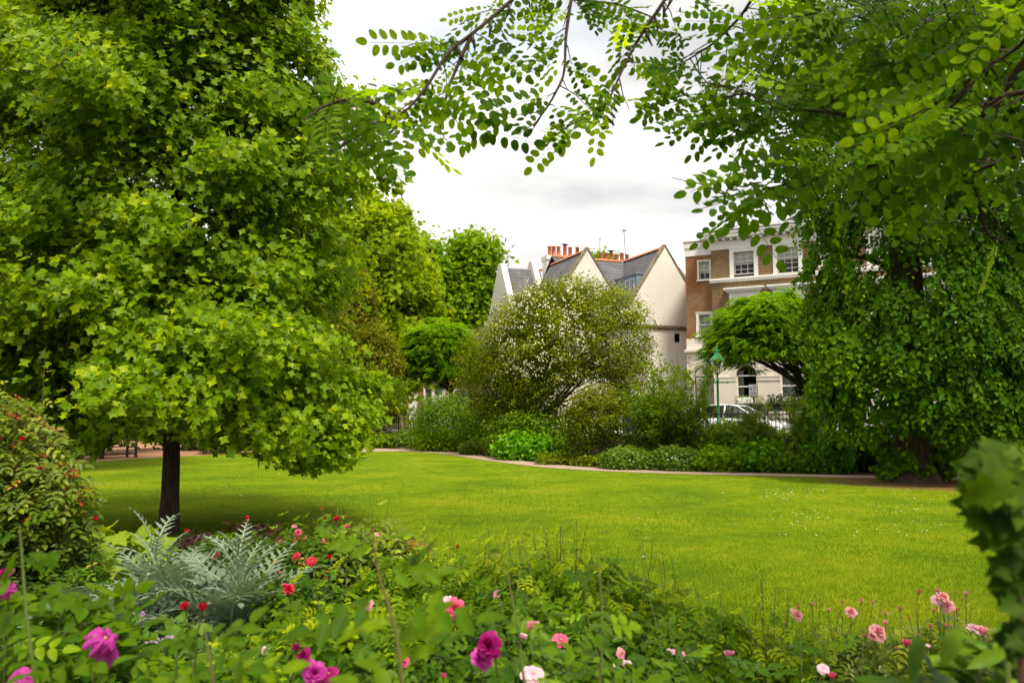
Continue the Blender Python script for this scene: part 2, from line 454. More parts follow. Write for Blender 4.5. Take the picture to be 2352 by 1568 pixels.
def lawn_material():
    m, nt, p = new_mat('lawn_grass'); n, l = nt.nodes, nt.links
    t = n.new('ShaderNodeTexCoord')
    def noise(s, d=6, ro=.6):
        q = n.new('ShaderNodeTexNoise'); q.inputs['Scale'].default_value = s; q.inputs['Detail'].default_value = d; q.inputs['Roughness'].default_value = ro
        l.new(t.outputs['Object'], q.inputs['Vector']); return q
    a, b, c = noise(.45, 5), noise(3.2, 8, .72), noise(42, 6, .7)
    s1 = n.new('ShaderNodeMath'); s1.operation = 'MULTIPLY_ADD'; s1.inputs[1].default_value = .9; l.new(a.outputs['Fac'], s1.inputs[0]); 
    s2 = n.new('ShaderNodeMath'); s2.operation = 'MULTIPLY_ADD'; s2.inputs[1].default_value = .75; s2.inputs[2].default_value = -.52; l.new(b.outputs['Fac'], s2.inputs[0])
    l.new(s2.outputs[0], s1.inputs[2])
    s3 = n.new('ShaderNodeMath'); s3.operation = 'MULTIPLY_ADD'; s3.inputs[1].default_value = .55; l.new(c.outputs['Fac'], s3.inputs[0])
    s4 = n.new('ShaderNodeMath'); s4.operation = 'SUBTRACT'; s4.inputs[1].default_value = .04; l.new(s1.outputs[0], s4.inputs[0]); l.new(s4.outputs[0], s3.inputs[2])
    r = n.new('ShaderNodeValToRGB'); e = r.color_ramp.elements
    e[0].position = .25; e[0].color = (.062, .112, .007, 1); e[1].position = .95; e[1].color = (.32, .29, .06, 1)
    for pos, col in ((.42, (.104, .176, .004)), (.58, (.156, .232, .004)), (.74, (.235, .262, .009))):
        k = e.new(pos); k.color = (*col, 1)
    l.new(s3.outputs[0], r.inputs[0])
    # bare, trodden ring round the big lime
    tc2 = n.new('ShaderNodeVectorMath'); tc2.operation = 'DISTANCE'; tc2.inputs[1].default_value = (LX, LY, 0); l.new(t.outputs['Object'], tc2.inputs[0])
    q = n.new('ShaderNodeMath'); q.operation = 'MULTIPLY_ADD'; q.inputs[1].default_value = -2.6; l.new(b.outputs['Fac'], q.inputs[0]); l.new(tc2.outputs['Value'], q.inputs[2])
    rr = n.new('ShaderNodeValToRGB'); rr.color_ramp.elements[0].position = .35; rr.color_ramp.elements[0].color = (1, 1, 1, 1); rr.color_ramp.elements[1].position = .95; rr.color_ramp.elements[1].color = (0, 0, 0, 1)
    q2 = n.new('ShaderNodeMath'); q2.operation = 'MULTIPLY'; q2.inputs[1].default_value = .8; l.new(q.outputs[0], q2.inputs[0]); l.new(q2.outputs[0], rr.inputs[0])
    mb = n.new('ShaderNodeMixRGB'); mb.inputs[2].default_value = (.20, .115, .045, 1); l.new(rr.outputs[0], mb.inputs[0]); l.new(r.outputs[0], mb.inputs[1])
    l.new(mb.outputs[0], p.inputs['Base Color'])
    bp = n.new('ShaderNodeBump'); bp.inputs['Strength'].default_value = .8; bp.inputs['Distance'].default_value = .03
    l.new(c.outputs['Fac'], bp.inputs['Height']); l.new(bp.outputs[0], p.inputs['Normal'])
    p.inputs['Roughness'].default_value = .95; p.inputs['Specular IOR Level'].default_value = .05
    return m
LIME = gnd(2120, 1108); LX, LY = float(LIME[0]), float(LIME[1])
M['lawn'] = lawn_material()
lawn = poly_sheet('lawn', M['lawn'], LAWN, .006)

# path between lawn and far bed
far = [(700, 1030.5), (833, 1030), (910, 1030), (970, 1031), (1050, 1039), (1110, 1047), (1170, 1055), (1250, 1065), (1320, 1071), (1400, 1076), (1500, 1080.5), (1600, 1084), (1700, 1086), (1800, 1088), (1900, 1090.5), (2000, 1092.5), (2060, 1093.5), (2200, 1096), (2420, 1100)]
near = [(700, 1040), (833, 1037.5), (910, 1037), (990, 1040), (1050, 1047), (1110, 1057), (1170, 1065), (1250, 1074), (1320, 1079), (1400, 1083), (1500, 1087), (1600, 1090), (1700, 1092), (1800, 1094.5), (1900, 1097), (2000, 1099), (2060, 1100), (2200, 1103), (2420, 1108)]
poly_sheet('path', plain('gravel_path', (.44, .33, .23), .95, col2=(.34, .25, .17), scale=5, bump=.3, bscale=60, spec=.1), [gnd(*p)[:2] for p in near] + [gnd(*p)[:2] for p in reversed(far)], .012)
mb = MB()
for a, b in zip(near[1:-1], near[2:]):
    A, B = gnd(*a), gnd(*b); d = unit(B - A); s = np.array([-d[1], d[0], 0]) * .02
    mb.add([A - s, B - s, B + s, A + s] + [q + np.array([0, 0, .014]) for q in (A - s, B - s, B + s, A + s)], [(4, 5, 6, 7), (0, 1, 5, 4), (2, 3, 7, 6), (3, 0, 4, 7), (1, 2, 6, 5)])
o = mb.build('path_edging', plain('timber_edging', (.075, .05, .03), .9)); o['kind'] = 'structure'
# bark-chip area, far left
chip = [(-60, 1085), (150, 1066), (200, 1062), (365, 1050), (520, 1044), (640, 1040), (740, 1038), (833, 1037.5), (833, 1030), (760, 1026), (640, 1022), (500, 1016), (380, 1008), (200, 1004), (-100, 1006)]
poly_sheet('bark_chips', plain('bark_chips', (.42, .24, .14), .95, col2=(.28, .14, .08), scale=9, bump=.5, bscale=30, spec=.1), [gnd(*p)[:2] for p in chip], .010)

def rp(s, d, z=0):      # point along the railing line: s metres along from RA, d metres behind
    q = RA + RU * s + RN * d
    return (float(q[0]), float(q[1]), z)
def strip(name, mat, d0, d1, z, s0=-70, s1=60):
    poly_sheet(name, mat, [rp(s0, d0), rp(s1, d0), rp(s1, d1), rp(s0, d1)], z)
asph = plain('asphalt', (.055, .055, .057), .85, col2=(.04, .04, .042), scale=14, bump=.2, bscale=90)
pav = plain('paving', (.28, .26, .23), .85, col2=(.2, .185, .16), scale=2)
strip('road', asph, 1.5, 7.8, ROADZ + .006)
def slab(name, d0, d1, h):
    mb = MB(); a, b, c, d = rp(-70, d0), rp(60, d0), rp(60, d1), rp(-70, d1)
    z0, z1 = ROADZ - .05, ROADZ + h
    mb.add([(*p[:2], z0) for p in (a, b, c, d)] + [(*p[:2], z1) for p in (a, b, c, d)], [(4, 5, 6, 7), (0, 1, 5, 4), (2, 3, 7, 6), (3, 0, 4, 7), (1, 2, 6, 5)])
    mb.build(name, pav)['kind'] = 'structure'
slab('pavement', .3, 1.5, .12)
slab('pavement', 7.8, 10.6, .12)

# grass blades on the near lawn (one mass), daisies
def inside(P, poly):
    x, y = P[:, 0], P[:, 1]; r = np.zeros(len(P), bool); n = len(poly)
    for i in range(n):
        a, b = poly[i], poly[(i + 1) % n]
        c = (a[1] > y) != (b[1] > y)
        r ^= c & (x < (b[0] - a[0]) * (y - a[1]) / (b[1] - a[1] + 1e-12) + a[0])
    return r
def grass():
    rg = np.random.default_rng(3); n = 560000
    py = HOR + 12 + (1568 - HOR - 12) * rg.random(n) ** .75; px = rg.random(n) * 3500 - 574
    d = (HOR + (py - HOR))  # pixel rows are mapped to distance so blades stay evenly dense in view and away from it
    Y = CAMZ * FPX / (py - HOR) * 1.0
    X = (px - CX) / FPX * Y
    P = np.stack([X, Y, np.full(n, .004)], 1)
    P = P[inside(P, LAWN) & (Y < 30)]
    n = len(P)
    gap = np.hypot(P[:, 0] - LX, P[:, 1] - LY); P = P[(gap > 1.4 + rg.random(n) * 1.2)]; n = len(P)
    T = unit(np.stack([rg.normal(size=n) * .5, rg.normal(size=n) * .5, np.ones(n)], 1))
    az = rg.random(n) * 6.283
    N = np.stack([np.cos(az), np.sin(az), np.zeros(n)], 1)
    lf = .5 + .28 * np.sin(P[:, 0] * 1.9 + np.sin(P[:, 1] * 1.3) * 2) * np.sin(P[:, 1] * 1.1 + 1) + rg.normal(size=n) * .13
    wid = np.clip(P[:, 1] / 7, 1, 2.4)
    tm = (np.array([(-.055, 0, 0), (.055, 0, 0), (.02, 1, -.2)], float), [(0, 1, 2)])
    S = (.022 + .018 * rg.random(n)) * wid ** .5
    o = leafset('grass', P, N, T, S, tm, leaf_mat('grass_blade', (.076, .142, .004), (.146, .218, .005), (.26, .285, .015), .35, .8, .04, lift=False), tint=lf)
    o['kind'] = 'stuff'
    tag(o, 'short mown grass blades of the open lawn', 'grass')
    m = 260; px = 1650 + rg.random(m) * 600; py = 1125 + rg.random(m) ** 1.5 * 110
    keep = np.sin(px / 40) + np.sin(py / 9 + px / 90) + rg.normal(size=m) * .5 > .3
    Q = np.array([gnd(a, b) for a, b in zip(px[keep], py[keep])]); Q[:, 2] = .03
    th = np.arange(8) / 8 * 6.283
    tm = (np.stack([np.cos(th) * .5, np.sin(th) * .5, np.zeros(8)], 1), [tuple(range(8))])
    o = leafset('daisies', Q, np.tile([0, -.5, 1.], (len(Q), 1)), np.tile([0, 1., .2], (len(Q), 1)), .015, tm, plain('daisy_white', (.8, .8, .75)))
    tag(o, 'tiny white daisies dotted in the grass in front of the big lime', 'daisies', kind='stuff')
grass()
rg = np.random.default_rng(8); n = 90; Q = np.array([gnd(a, b) for a, b in zip(rg.uniform(250, 2250, n), 1060 + rg.random(n) ** 1.4 * 300)]); Q = Q[inside(Q, LAWN)]; Q[:, 2] = .03; n = len(Q)
o = leafset('lawn_litter', Q, np.array([0, 0, 1.]) + rg.normal(size=(n, 3)) * .4, rg.normal(size=(n, 3)), .06 * (1 + rg.normal(size=n) * .3), T_DIAM, leaf_mat('litter_leaf', (.16, .10, .04), (.32, .24, .08), (.45, .42, .16), .1, .6, .3, (1, 1, 1), lift=False), None, rg.random(n)); tag(o, 'scattered small dead leaves on the open lawn', 'leaves', kind='stuff')

# ------------------------------------------------------------------ house helpers (local x along facade, y into the house, z up)
class House:
    def __init__(s, name, loc, ux, label, cat):
        s.rz = math.atan2(ux[1], ux[0])
        s.loc = np.array([loc[0], loc[1], loc[2]], float)
        s.root = empty(name, s.loc, label, cat, rz=s.rz)
        s.ux = np.array([math.cos(s.rz), math.sin(s.rz), 0]); s.uy = np.array([-math.sin(s.rz), math.cos(s.rz), 0])
    def fp(s, px, py, y=0.0):
        """pixel -> (x, z) on the local plane y = const"""
        d = ray(px, py); o = np.array([0, 0, CAMZ]) - s.loc
        t = (y - o @ s.uy) / (d @ s.uy); q = o + d * t
        return float(q @ s.ux), float(q[2] + s.loc[2])      # absolute height
    def part(s, mb, name, mats, parent=None, bevel=0):
        return mb.build(name, mats, parent or s.root, world_space=False, bevel=bevel)
def wall_open(mb, x0, x1, z0, z1, y, ops, depth=.25):
    """front wall sheet with rectangular openings and their reveals"""
    xs = sorted({x0, x1, *[v for o in ops for v in (o[0], o[1]) if x0 < v < x1]})
    zs = sorted({z0, z1, *[v for o in ops for v in (o[2], o[3]) if z0 < v < z1]})
    for a, b in zip(xs, xs[1:]):
        for c, d in zip(zs, zs[1:]):
            mx, mz = (a + b) / 2, (c + d) / 2
            if not any(o[0] < mx < o[1] and o[2] < mz < o[3] for o in ops):
                mb.quad((a, y, c), (b, y, c), (b, y, d), (a, y, d))
    for a, b, c, d in ops:
        e = y + depth
        mb.quad((a, y, c), (a, e, c), (a, e, d), (a, y, d)); mb.quad((b, e, c), (b, y, c), (b, y, d), (b, e, d))
        mb.quad((a, e, d), (b, e, d), (b, y, d), (a, y, d)); mb.quad((a, y, c), (b, y, c), (b, e, c), (a, e, c))
def sash(h, x0, x1, z0, z1, y, cols=3, rows=(2, 3), surround=.16, open_gap=0, blind=0, curtain=False, sill=True, parent_name='window', fw=.05, label=None):
    """sash window set in an opening: window (surround + frames + bars) > pane, blind, sill"""
    mb = MB()
    s = surround; p = .045
    if s:
        mb.box(x0 - s, x0, y - p, y + .02, z0 - .02, z1 + s); mb.box(x1, x1 + s, y - p, y + .02, z0 - .02, z1 + s)
        mb.box(x0, x1, y - p, y + .02, z1, z1 + s)
        mb.box(x0 - s - .03, x1 + s + .03, y - p - .03, y - p, z1 + s - .05, z1 + s)
    zm = z0 + (z1 - z0) * rows[1] / (rows[0] + rows[1])
    for (za, zb, yy, r) in ((zm - .02, z1, y + .09, rows[0]), (z0 + open_gap, zm + .02 + open_gap, y + .14, rows[1])):
        mb.box(x0, x0 + fw, yy, yy + .04, za, zb); mb.box(x1 - fw, x1, yy, yy + .04, za, zb)
        mb.box(x0 + fw, x1 - fw, yy, yy + .04, zb - fw, zb); mb.box(x0 + fw, x1 - fw, yy, yy + .04, za, za + fw)
        for i in range(1, cols):
            xx = x0 + (x1 - x0) * i / cols; mb.box(xx - .012, xx + .012, yy + .005, yy + .035, za + fw, zb - fw)
        for i in range(1, r):
            zz = za + (zb - za) * i / r; mb.box(x0 + fw, x1 - fw, yy + .008, yy + .032, zz - .012, zz + .012)
    w = h.part(mb, parent_name, M['white'])
    if label: w['label'] = label
    g = MB(); g.quad((x0, y + .11, zm), (x1, y + .11, zm), (x1, y + .11, z1), (x0, y + .11, z1))
    g.quad((x0, y + .16, z0 + open_gap), (x1, y + .16, z0 + open_gap), (x1, y + .16, zm + open_gap), (x0, y + .16, zm + open_gap))
    h.part(g, 'pane', M['glass'], w)
    if blind or curtain:
        zb = z1 - (z1 - z0) * (blind or 1.0)
        g = MB(); k = 10
        for i in range(k):
            a, b = x0 + (x1 - x0) * i / k, x0 + (x1 - x0) * (i + 1) / k
            ya, yb = y + .18 + .012 * (i % 2), y + .18 + .012 * ((i + 1) % 2)
            sa, sb = -.03 * math.sin(math.pi * i / k), -.03 * math.sin(math.pi * (i + 1) / k)
            g.quad((a, ya, zb + sa), (b, yb, zb + sb), (b, yb, z1), (a, ya, z1))
        h.part(g, 'curtain' if curtain else 'blind', M['curtain'] if curtain else M['blind'], w)
    if sill:
        g = MB(); g.box(x0 - s - .04, x1 + s + .04, y - .12, y + .05, z0 - .12, z0 - .02)
        h.part(g, 'sill', M['white'], w)
    return w

# ------------------------------------------------------------------ brick villa
VU = np.array([.883, -.47]); o0 = at(1642, 955, 46.0)
V = House('brick_villa', (o0[0], o0[1], ROADZ), VU, 'brown brick villa with white stucco ground floor and bracketed cornice, right of the gabled house', 'house')
def villa():
    R0 = ROADZ; fp = V.fp
    def loc(px, py, y=0.): x, z = fp(px, py, y); return x, z - R0
    xL = 0.0; xR = 18.0
    zb = loc(1642, 575)[1]              # top of brick
    zs = loc(1642, 645)[1]              # string course (left end)
    zl = loc(1642, 800)[1]              # ledge over stucco
    ops = []
    def rect(x0, y0, x1, y1, yy=0.):
        a, c = loc(x0, y1, yy); b, d = loc(x1, y0, yy); return [a, b, c, d]
    w1 = rect(1686, 577, 1731, 634.5)
    wd = w1[1] - w1[0]
    w1[2], w1[3] = loc(1690, 636)[1], loc(1690, 579)[1]
    w2 = [loc(1784, 560)[0], loc(1784, 560)[0] + wd, w1[2], w1[3]]
    pitchx = w2[0] - w1[0]
    top = [[w1[0] + pitchx * i, w1[0] + pitchx * i + wd, w1[2], w1[3]] for i in range(6)]
    f1z1 = loc(1690, 694.5)[1]; mid = [[a - .05, b + .05, f1z1 - 2.0, f1z1] for a, b, c, d in top]
    # arched ground floor openings
    a2 = (loc(1692.6, 900)[0], loc(1739.4, 900)[0]); aw = a2[1] - a2[0]; asill = loc(1716, 914)[1]; aspr = loc(1716, 862)[1]
    arches = [(a2[0] + pitchx * i, a2[1] + pitchx * i) for i in range(-1, 5)]
    mb = MB(); wall_open(mb, xL, xR, zl, zb, 0, [tuple(o) for o in top + mid], .25)
    mb.quad((xL, 0, zl), (xL, 0, zb), (xL, 9, zb), (xL, 9, zl)); mb.quad((xR, 0, zl), (xR, 9, zl), (xR, 9, zb), (xR, 0, zb)); mb.quad((xL, 9, 0), (xL, 9, zb), (xR, 9, zb), (xR, 9, 0))
    V.part(mb, 'brick_wall', M['brick_brown'])
    # stucco storey with arches
    mb = MB(); ops = []
    zt = aspr + aw / 2
    for i, (a, b) in enumerate(arches): ops.append((a, b, asill if i else .15, zt))
    wall_open(mb, xL, xR, 0, zl, -.06, ops, .3)
    for a, b in arches:     # spandrels and arch ring
        c = (a + b) / 2; r = aw / 2; k = 10
        for sd in (0, 1):
            pts = [(c + r * math.cos(math.pi * (j / (2 * k) + .5 * sd)), aspr + r * math.sin(math.pi * (j / (2 * k) + .5 * sd))) for j in range(k + 1)]
            corner = (b, zt) if sd == 0 else (a, zt)
            for p, q in zip(pts, pts[1:]): mb.add([(p[0], -.06, p[1]), (q[0], -.06, q[1]), (corner[0], -.06, corner[1])], [(0, 1, 2)])
            for p, q in zip(pts, pts[1:]): mb.quad((p[0], -.06, p[1]), (q[0], -.06, q[1]), (q[0], .24, q[1]), (p[0], .24, p[1]))
    V.part(mb, 'stucco_wall', M['stucco'])
    mb = MB()
    for a, b in arches:
        c = (a + b) / 2
        for r0, r1, yy in ((aw / 2 + .02, aw / 2 + .12, -.10), (aw / 2 + .20, aw / 2 + .30, -.10)):
            k = 20
            for j in range(k):
                t0, t1 = math.pi * j / k, math.pi * (j + 1) / k
                P = [(c + r * math.cos(t), yy, aspr + r * math.sin(t)) for r, t in ((r0, t0), (r1, t0), (r1, t1), (r0, t1))]
                mb.add(P + [(p[0], -.055, p[2]) for p in P], [(0, 1, 2, 3), (0, 3, 7, 4), (1, 5, 6, 2)])
    for (a, b), (c, d) in zip(arches, arches[1:]):
        mb.box(b + .02, c - .02, -.12, -.055, aspr - .12, aspr - .02); mb.box(b + .02, c - .02, -.10, -.055, aspr - .30, aspr - .16)
    V.part(mb, 'arch_moulding', M['stucco'])
    # ledge, string course, frieze, cornice
    mb = MB()
    mb.box(xL - .12, xR, -.32, 0, zl - .12, zl + .04); mb.box(xL - .05, xR, -.2, 0, zl - .26, zl - .122)
    mb.box(xL, xR, -.075, 0, zl - .75, zl - .62)
    V.part(mb, 'ledge', M['stucco'])
    mb = MB(); mb.box(xL - .1, xR, -.16, 0, zs - .02, zs + .10); mb.box(xL - .1, xR, -.10, 0, zs - .14, zs - .023); V.part(mb, 'string_course', M['white'])
    zc = loc(1642, 551)[1]
    mb = MB(); mb.box(xL - .05, xR, -.06, 9, zb, zc - .12)
    mb.box(xL - .55, xR, -.55, .5, zc, zc + .22); mb.box(xL - .62, xR, -.62, .5, zc + .222, zc + .32); V.part(mb, 'cornice', M['white'])
    mb = MB()
    for i in range(45): x = xL - .1 + i * .42; mb.box(x, x + .15, -.42, -.062, zc - .13, zc - .003)
    V.part(mb, 'cornice_brackets', M['white'])
    mb = MB(); mb.add([(xL - .64, -.64, zc + .323), (xR, -.64, zc + .323), (xR, .9, zc + .50), (xL - .64, .9, zc + .50), (xL - .64, -.64, zc + .40), (xR, -.64, zc + .40)], [(4, 5, 2, 3), (0, 1, 5, 4)]); V.part(mb, 'lead_flashing', M['lead'])
    mb = MB(); mb.box(xL + .2, xR, 1.2, 9, zc + .1, zc + .95); V.part(mb, 'attic_wall', M['cream'])
    mb = MB(); mb.prism([(3.6, zc + .952), (xR, zc + .952), (xR, zc + 2.0), (6.5, zc + 2.0)], 1.5, 9); V.part(mb, 'roof', M['slate'])
    # windows
    for i, (a, b, c, d) in enumerate(top):
        sash(V, a, b, c, d, 0, 3, (2, 3), .23, open_gap=.14 if i == 0 else 0, blind=.46 if i < 2 else .5, sill=False)
    for i, (a, b, c, d) in enumerate(mid):
        w = sash(V, a, b, c, d, 0, 3, (2, 2), .20, curtain=True, sill=True)
        g = MB(); g.box(a - .24, b + .24, -.12, .0, d + .205, d + .62); g.box(a - .42, b + .42, -.34, 0, d + .62, d + .72); g.box(a - .5, b + .5, -.42, 0, d + .722, d + .82); g.box(a - .34, b + .34, -.2, 0, d + .54, d + .618)
        V.part(g, 'hood', M['white'], w)
    for i, (a, b) in enumerate(arches):
        z0 = asill if i else .15
        g = MB(); fw = .06
        g.box(a, a + fw, .1, .16, z0, aspr); g.box(b - fw, b, .1, .16, z0, aspr)
        g.box(a + fw, b - fw, .1, .16, aspr - .04, aspr + .03); g.box(a + fw, b - fw, .1, .16, z0, z0 + .07)
        zq = z0 + (aspr - z0) * .52
        if i: g.box(a + fw, b - fw, .1, .16, zq - .035, zq + .035)
        w = V.part(g, 'arched_window' if i else 'doorway', M['white'] if i else M['black'])
        g = MB(); g.quad((a, .14, z0), (b, .14, z0), (b, .14, zt), (a, .14, zt)); V.part(g, 'pane', M['glass'], w)
        if i:
            g = MB()
            x2 = a + aw * .30
            if i > 1: x2 = a + aw * .62
            g.quad((a + .02, .28, z0), (x2, .30, z0), (x2, .30, aspr + .3), (a + .02, .28, aspr + .3)); V.part(g, 'curtain', M['curtain'], w)
    # dark rooms
    mb = MB()
    for z0, z1 in ((.1, zl - .3), (zl - .2, zs - .25), (zs - .2, zb - .02)):
        mb.quad((xL + .1, 3, z0), (xR, 3, z0), (xR, 3, z1), (xL + .1, 3, z1)); mb.quad((xL + .1, .3, z1), (xR, .3, z1), (xR, 3, z1), (xL + .1, 3, z1)); mb.quad((xL + .1, .3, z0), (xR, .3, z0), (xR, 3, z0), (xL + .1, 3, z0))
        mb.quad((xL + .1, .3, z0), (xL + .1, 3, z0), (xL + .1, 3, z1), (xL + .1, .3, z1))
    V.part(mb, 'room_interior', M['dark_in'])
    # wing at the left, set back
    yb = .55
    wl = loc(1576, 700, yb)[0]
    zwt = loc(1576, 559, yb)[1]; zwb = loc(1576, 590, yb)[1]
    W1 = rect(1606, 602, 1629, 641, yb); W1[2:] = [loc(1618, 641, yb)[1], loc(1618, 601, yb)[1]]
    W2 = rect(1606, 722, 1632, 770, yb); W2[2:] = [loc(1618, 769, yb)[1], loc(1618, 722, yb)[1]]
    zq = loc(1600, 777, yb)[1]
    mb = MB(); wall_open(mb, wl, -.002, zq, zwb, yb, [tuple(W1), tuple(W2)], .2)
    mb.quad((wl, yb, zq), (wl, yb, zwb), (wl, 9, zwb), (wl, 9, zq)); V.part(mb, 'side_wing_wall', M['brick_mix'])
    mb = MB(); mb.box(wl - .03, -.003, yb - .04, 9, zwb, zwt - .34); mb.box(wl - .07, -.003, yb - .09, 9, zwt - .338, zwt); V.part(mb, 'parapet', M['white'])
    mb = MB(); mb.box(wl - .10, -.003, yb - .12, 1.2, zwt + .002, zwt + .07); V.part(mb, 'coping', M['stone'])
    mb = MB(); wall_open(mb, wl - .02, -.002, 0, zq, yb - .04, [], .2); mb.quad((wl - .02, yb - .04, 0), (wl - .02, yb - .04, zq), (wl - .02, 9, zq), (wl - .02, 9, 0))
    mb.box(wl - .1, -.13, yb - .25, yb - .045, zl - .12, zl + .04)
    V.part(mb, 'wing_stucco', M['stucco'])
    sash(V, *W1, yb, 2, (1, 1), .10, blind=.62)
    sash(V, *W2, yb, 2, (1, 1), .16, curtain=True)
    mb = MB(); mb.quad((wl + .1, yb + 2, 0), (0, yb + 2, 0), (0, yb + 2, zwb), (wl + .1, yb + 2, zwb)); mb.quad((wl + .1, yb + .3, zq + .1), (wl + .1, yb + 2, zq + .1), (wl + .1, yb + 2, zwb), (wl + .1, yb + .3, zwb)); V.part(mb, 'room_interior', M['dark_in'])
    return top, arches
VT, VA = villa()

# ------------------------------------------------------------------ white house with gables
GA = np.array([math.cos(math.radians(22)), math.sin(math.radians(22))]); g0 = at(1534, 955, 50.0)
G = House('gabled_house', (g0[0], g0[1], ROADZ), GA, 'cream rendered house with two steep slate gables, left of the brick villa', 'house')
def gabled():
    def loc(px, py, y=0.): x, z = G.fp(px, py, y); return x, z - ROADZ
    za = loc(1534, 566)[1]; k = 1.47; hw = 2.83
    s2 = loc(1349, 572)[0]; zb2 = loc(1349, 572)[1]
    ze = za - k * hw
    D = 5.2
    # walls
    mb = MB()
    zl1 = loc(1500, 750)[1]
    W = [loc(1549, 767)[0], loc(1549, 767)[0] + .42, loc(1555, 786)[1], loc(1555, 766)[1]]
    gar = [loc(1430, 950)[0], loc(1517, 950)[0], 0.05, loc(1470, 910)[1]]
    wall_open(mb, -8.6, 3.4, 0, zl1, 0, [tuple(W), tuple(gar)], .22)
    wall_open(mb, -8.6, 3.4, zl1, ze, 0, [], .2)
    GS = ((0, za, hw), (s2, zb2, (zb2 - ze) / k))
    for s, z, hw in GS:
        mb.add([(s - hw, 0, z - k * hw), (s + hw, 0, z - k * hw), (s, 0, z), (s - hw, .3, z - k * hw), (s + hw, .3, z - k * hw), (s, .3, z)], [(0, 1, 2), (5, 4, 3)])
    mb.quad((3.4, 0, 0), (3.4, 10, 0), (3.4, 10, ze), (3.4, 0, ze)); mb.quad((-8.6, 0, 0), (-8.6, 0, ze), (-8.6, 10, ze), (-8.6, 10, 0)); mb.quad((-8.6, 10, 0), (-8.6, 10, ze), (3.4, 10, ze), (3.4, 10, 0))
    mb.add([(s2 - GS[1][2], 5.2, ze), (s2 + 2.4, 5.2, ze), (s2, 5.2, zb2 - .1)], [(0, 1, 2)])
    G.part(mb, 'rendered_wall', M['cream'])
    # copings along the rakes
    mb = MB()
    for s, z, hw in GS:
        for sg in (-1, 1):
            c = .12
            P = [(s, z + .14), (s, z + .02), (s + sg * hw, z - k * hw - .0), (s + sg * (hw + .0), z - k * hw + .16)]
            mb.add([(a, -.06, b) for a, b in P] + [(a, .38, b) for a, b in P], [(0, 1, 2, 3), (7, 6, 5, 4), (0, 3, 7, 4), (1, 5, 6, 2), (3, 2, 6, 7)])
    G.part(mb, 'gable_coping', M['stone'])
    mb = MB(); mb.box(-8.6, 3.4, -.14, 0, zl1 - .06, zl1 + .09); mb.box(-8.6, 3.4, -.08, 0, zl1 - .16, zl1 - .062); G.part(mb, 'band', M['stone'])
    # roofs
    mb = MB(); o = .06
    for s, z, hw in ((0, za - o, 2.83), (s2, zb2 - o, GS[1][2])):
        mb.quad((s, .3, z), (s, D, z), (s - hw, D, z - k * hw), (s - hw, .3, z - k * hw))
        mb.quad((s, D, z), (s, .3, z), (s + hw, .3, z - k * hw), (s + hw, D, z - k * hw))
    zr = za - o - .01
    mb.quad((s2, D, zr), (4.5, D, zr), (4.5, .4, zr - 4.3), (s2, .4, zr - 4.3)); mb.quad((4.5, D, zr), (s2, D, zr), (s2, 10.2, zr - 4.6), (4.5, 10.2, zr - 4.6))
    G.part(mb, 'slate_roof', M['slate'])
    mb = MB()
    for s, z in ((0, za), (s2, zb2)): mb.prism([(s - .14, z - .10), (s, z + .05), (s + .14, z - .10)], .38, D)
    mb.prism([(D - .14, zr - .06), (D, zr + .10), (D + .14, zr - .06)], s2 + .1, .1, 'x')
    G.part(mb, 'ridge_tiles', M['ridge'])
    mb = MB(); mb.tube([(-.1, D - .1, zr + .02), (-1.9, D - 1.55, za - o - k * 1.9 + .03)], .06, 4)
    G.part(mb, 'valley_flashing', M['lead'])
    # dormer on the left slope of the right gable
    xd = -1.95; zt = za - k * .85 - .55; b0, b1 = .55, 3.0
    zt = loc(1462, 629, b0)[1]
    x_dw = loc(1462, 650, b0)[0]
    mb = MB(); zlow = za - k * 2.75
    xr = -(za - zt) / k
    mb.add([(x_dw, b0, zlow), (x_dw, b1 + 1.2, zlow), (x_dw, b1 + 1.2, zt), (x_dw, b0, zt), (xr + .3, b0, zt), (xr + .3, b1 + 1.2, zt), (x_dw + .6, b0, zlow - .1)], [(0, 1, 2, 3), (3, 2, 5, 4), (0, 3, 4, 6)])
    d = G.part(mb, 'dormer', M['zinc'])
    mb = MB(); mb.box(x_dw - .05, xr + .3, b0 - .06, b1 + 1.25, zt, zt + .07)
    for i in range(5): yy = b0 + .4 + i * .7; mb.box(x_dw - .012, x_dw + .01, yy, yy + .03, zlow, zt - .02)
    G.part(mb, 'dormer_cap', M['zinc'], d)
    mb = MB(); y0, y1 = b0 + .25, b0 + 1.35; z0, z1 = zt - 1.55, zt - .28; xf = x_dw - .05
    for yy in (y0, (y0 + y1) / 2 - .03, y1 - .06): mb.box(xf, x_dw, yy, yy + .06, z0, z1)
    mb.box(xf, x_dw, y0, y1, z1, z1 + .06); mb.box(xf, x_dw, y0, y1, z0 - .06, z0)
    for j in (1, 2): zz = z0 + (z1 - z0) * j / 3; mb.box(xf + .01, x_dw - .012, y0 + .06, y1 - .06, zz - .012, zz + .012)
    for yy in (y0 + .3, y1 - .3): mb.box(xf + .01, x_dw - .012, yy - .012, yy + .012, z0, z1)
    w = G.part(mb, 'dormer_window', M['white'], d)
    # small window, garage door
    mb = MB(); a, b, c, e = W; mb.box(a, a + .04, .08, .14, c, e); mb.box(b - .04, b, .08, .14, c, e); mb.box(a, b, .08, .14, e - .04, e); mb.box(a, b, .08, .14, c, c + .04)
    w = G.part(mb, 'window', M['black']); mb = MB(); mb.quad((a, .12, c), (b, .12, c), (b, .12, e), (a, .12, e)); G.part(mb, 'pane', M['glass'], w)
    mb = MB(); a, b, c, e = gar; mb.box(a, b, .12, .2, c, e)
    for i in range(1, 4): xx = a + (b - a) * i / 4; mb.box(xx - .02, xx + .02, .09, .119, c, e)
    G.part(mb, 'garage_door', M['door_blue'])
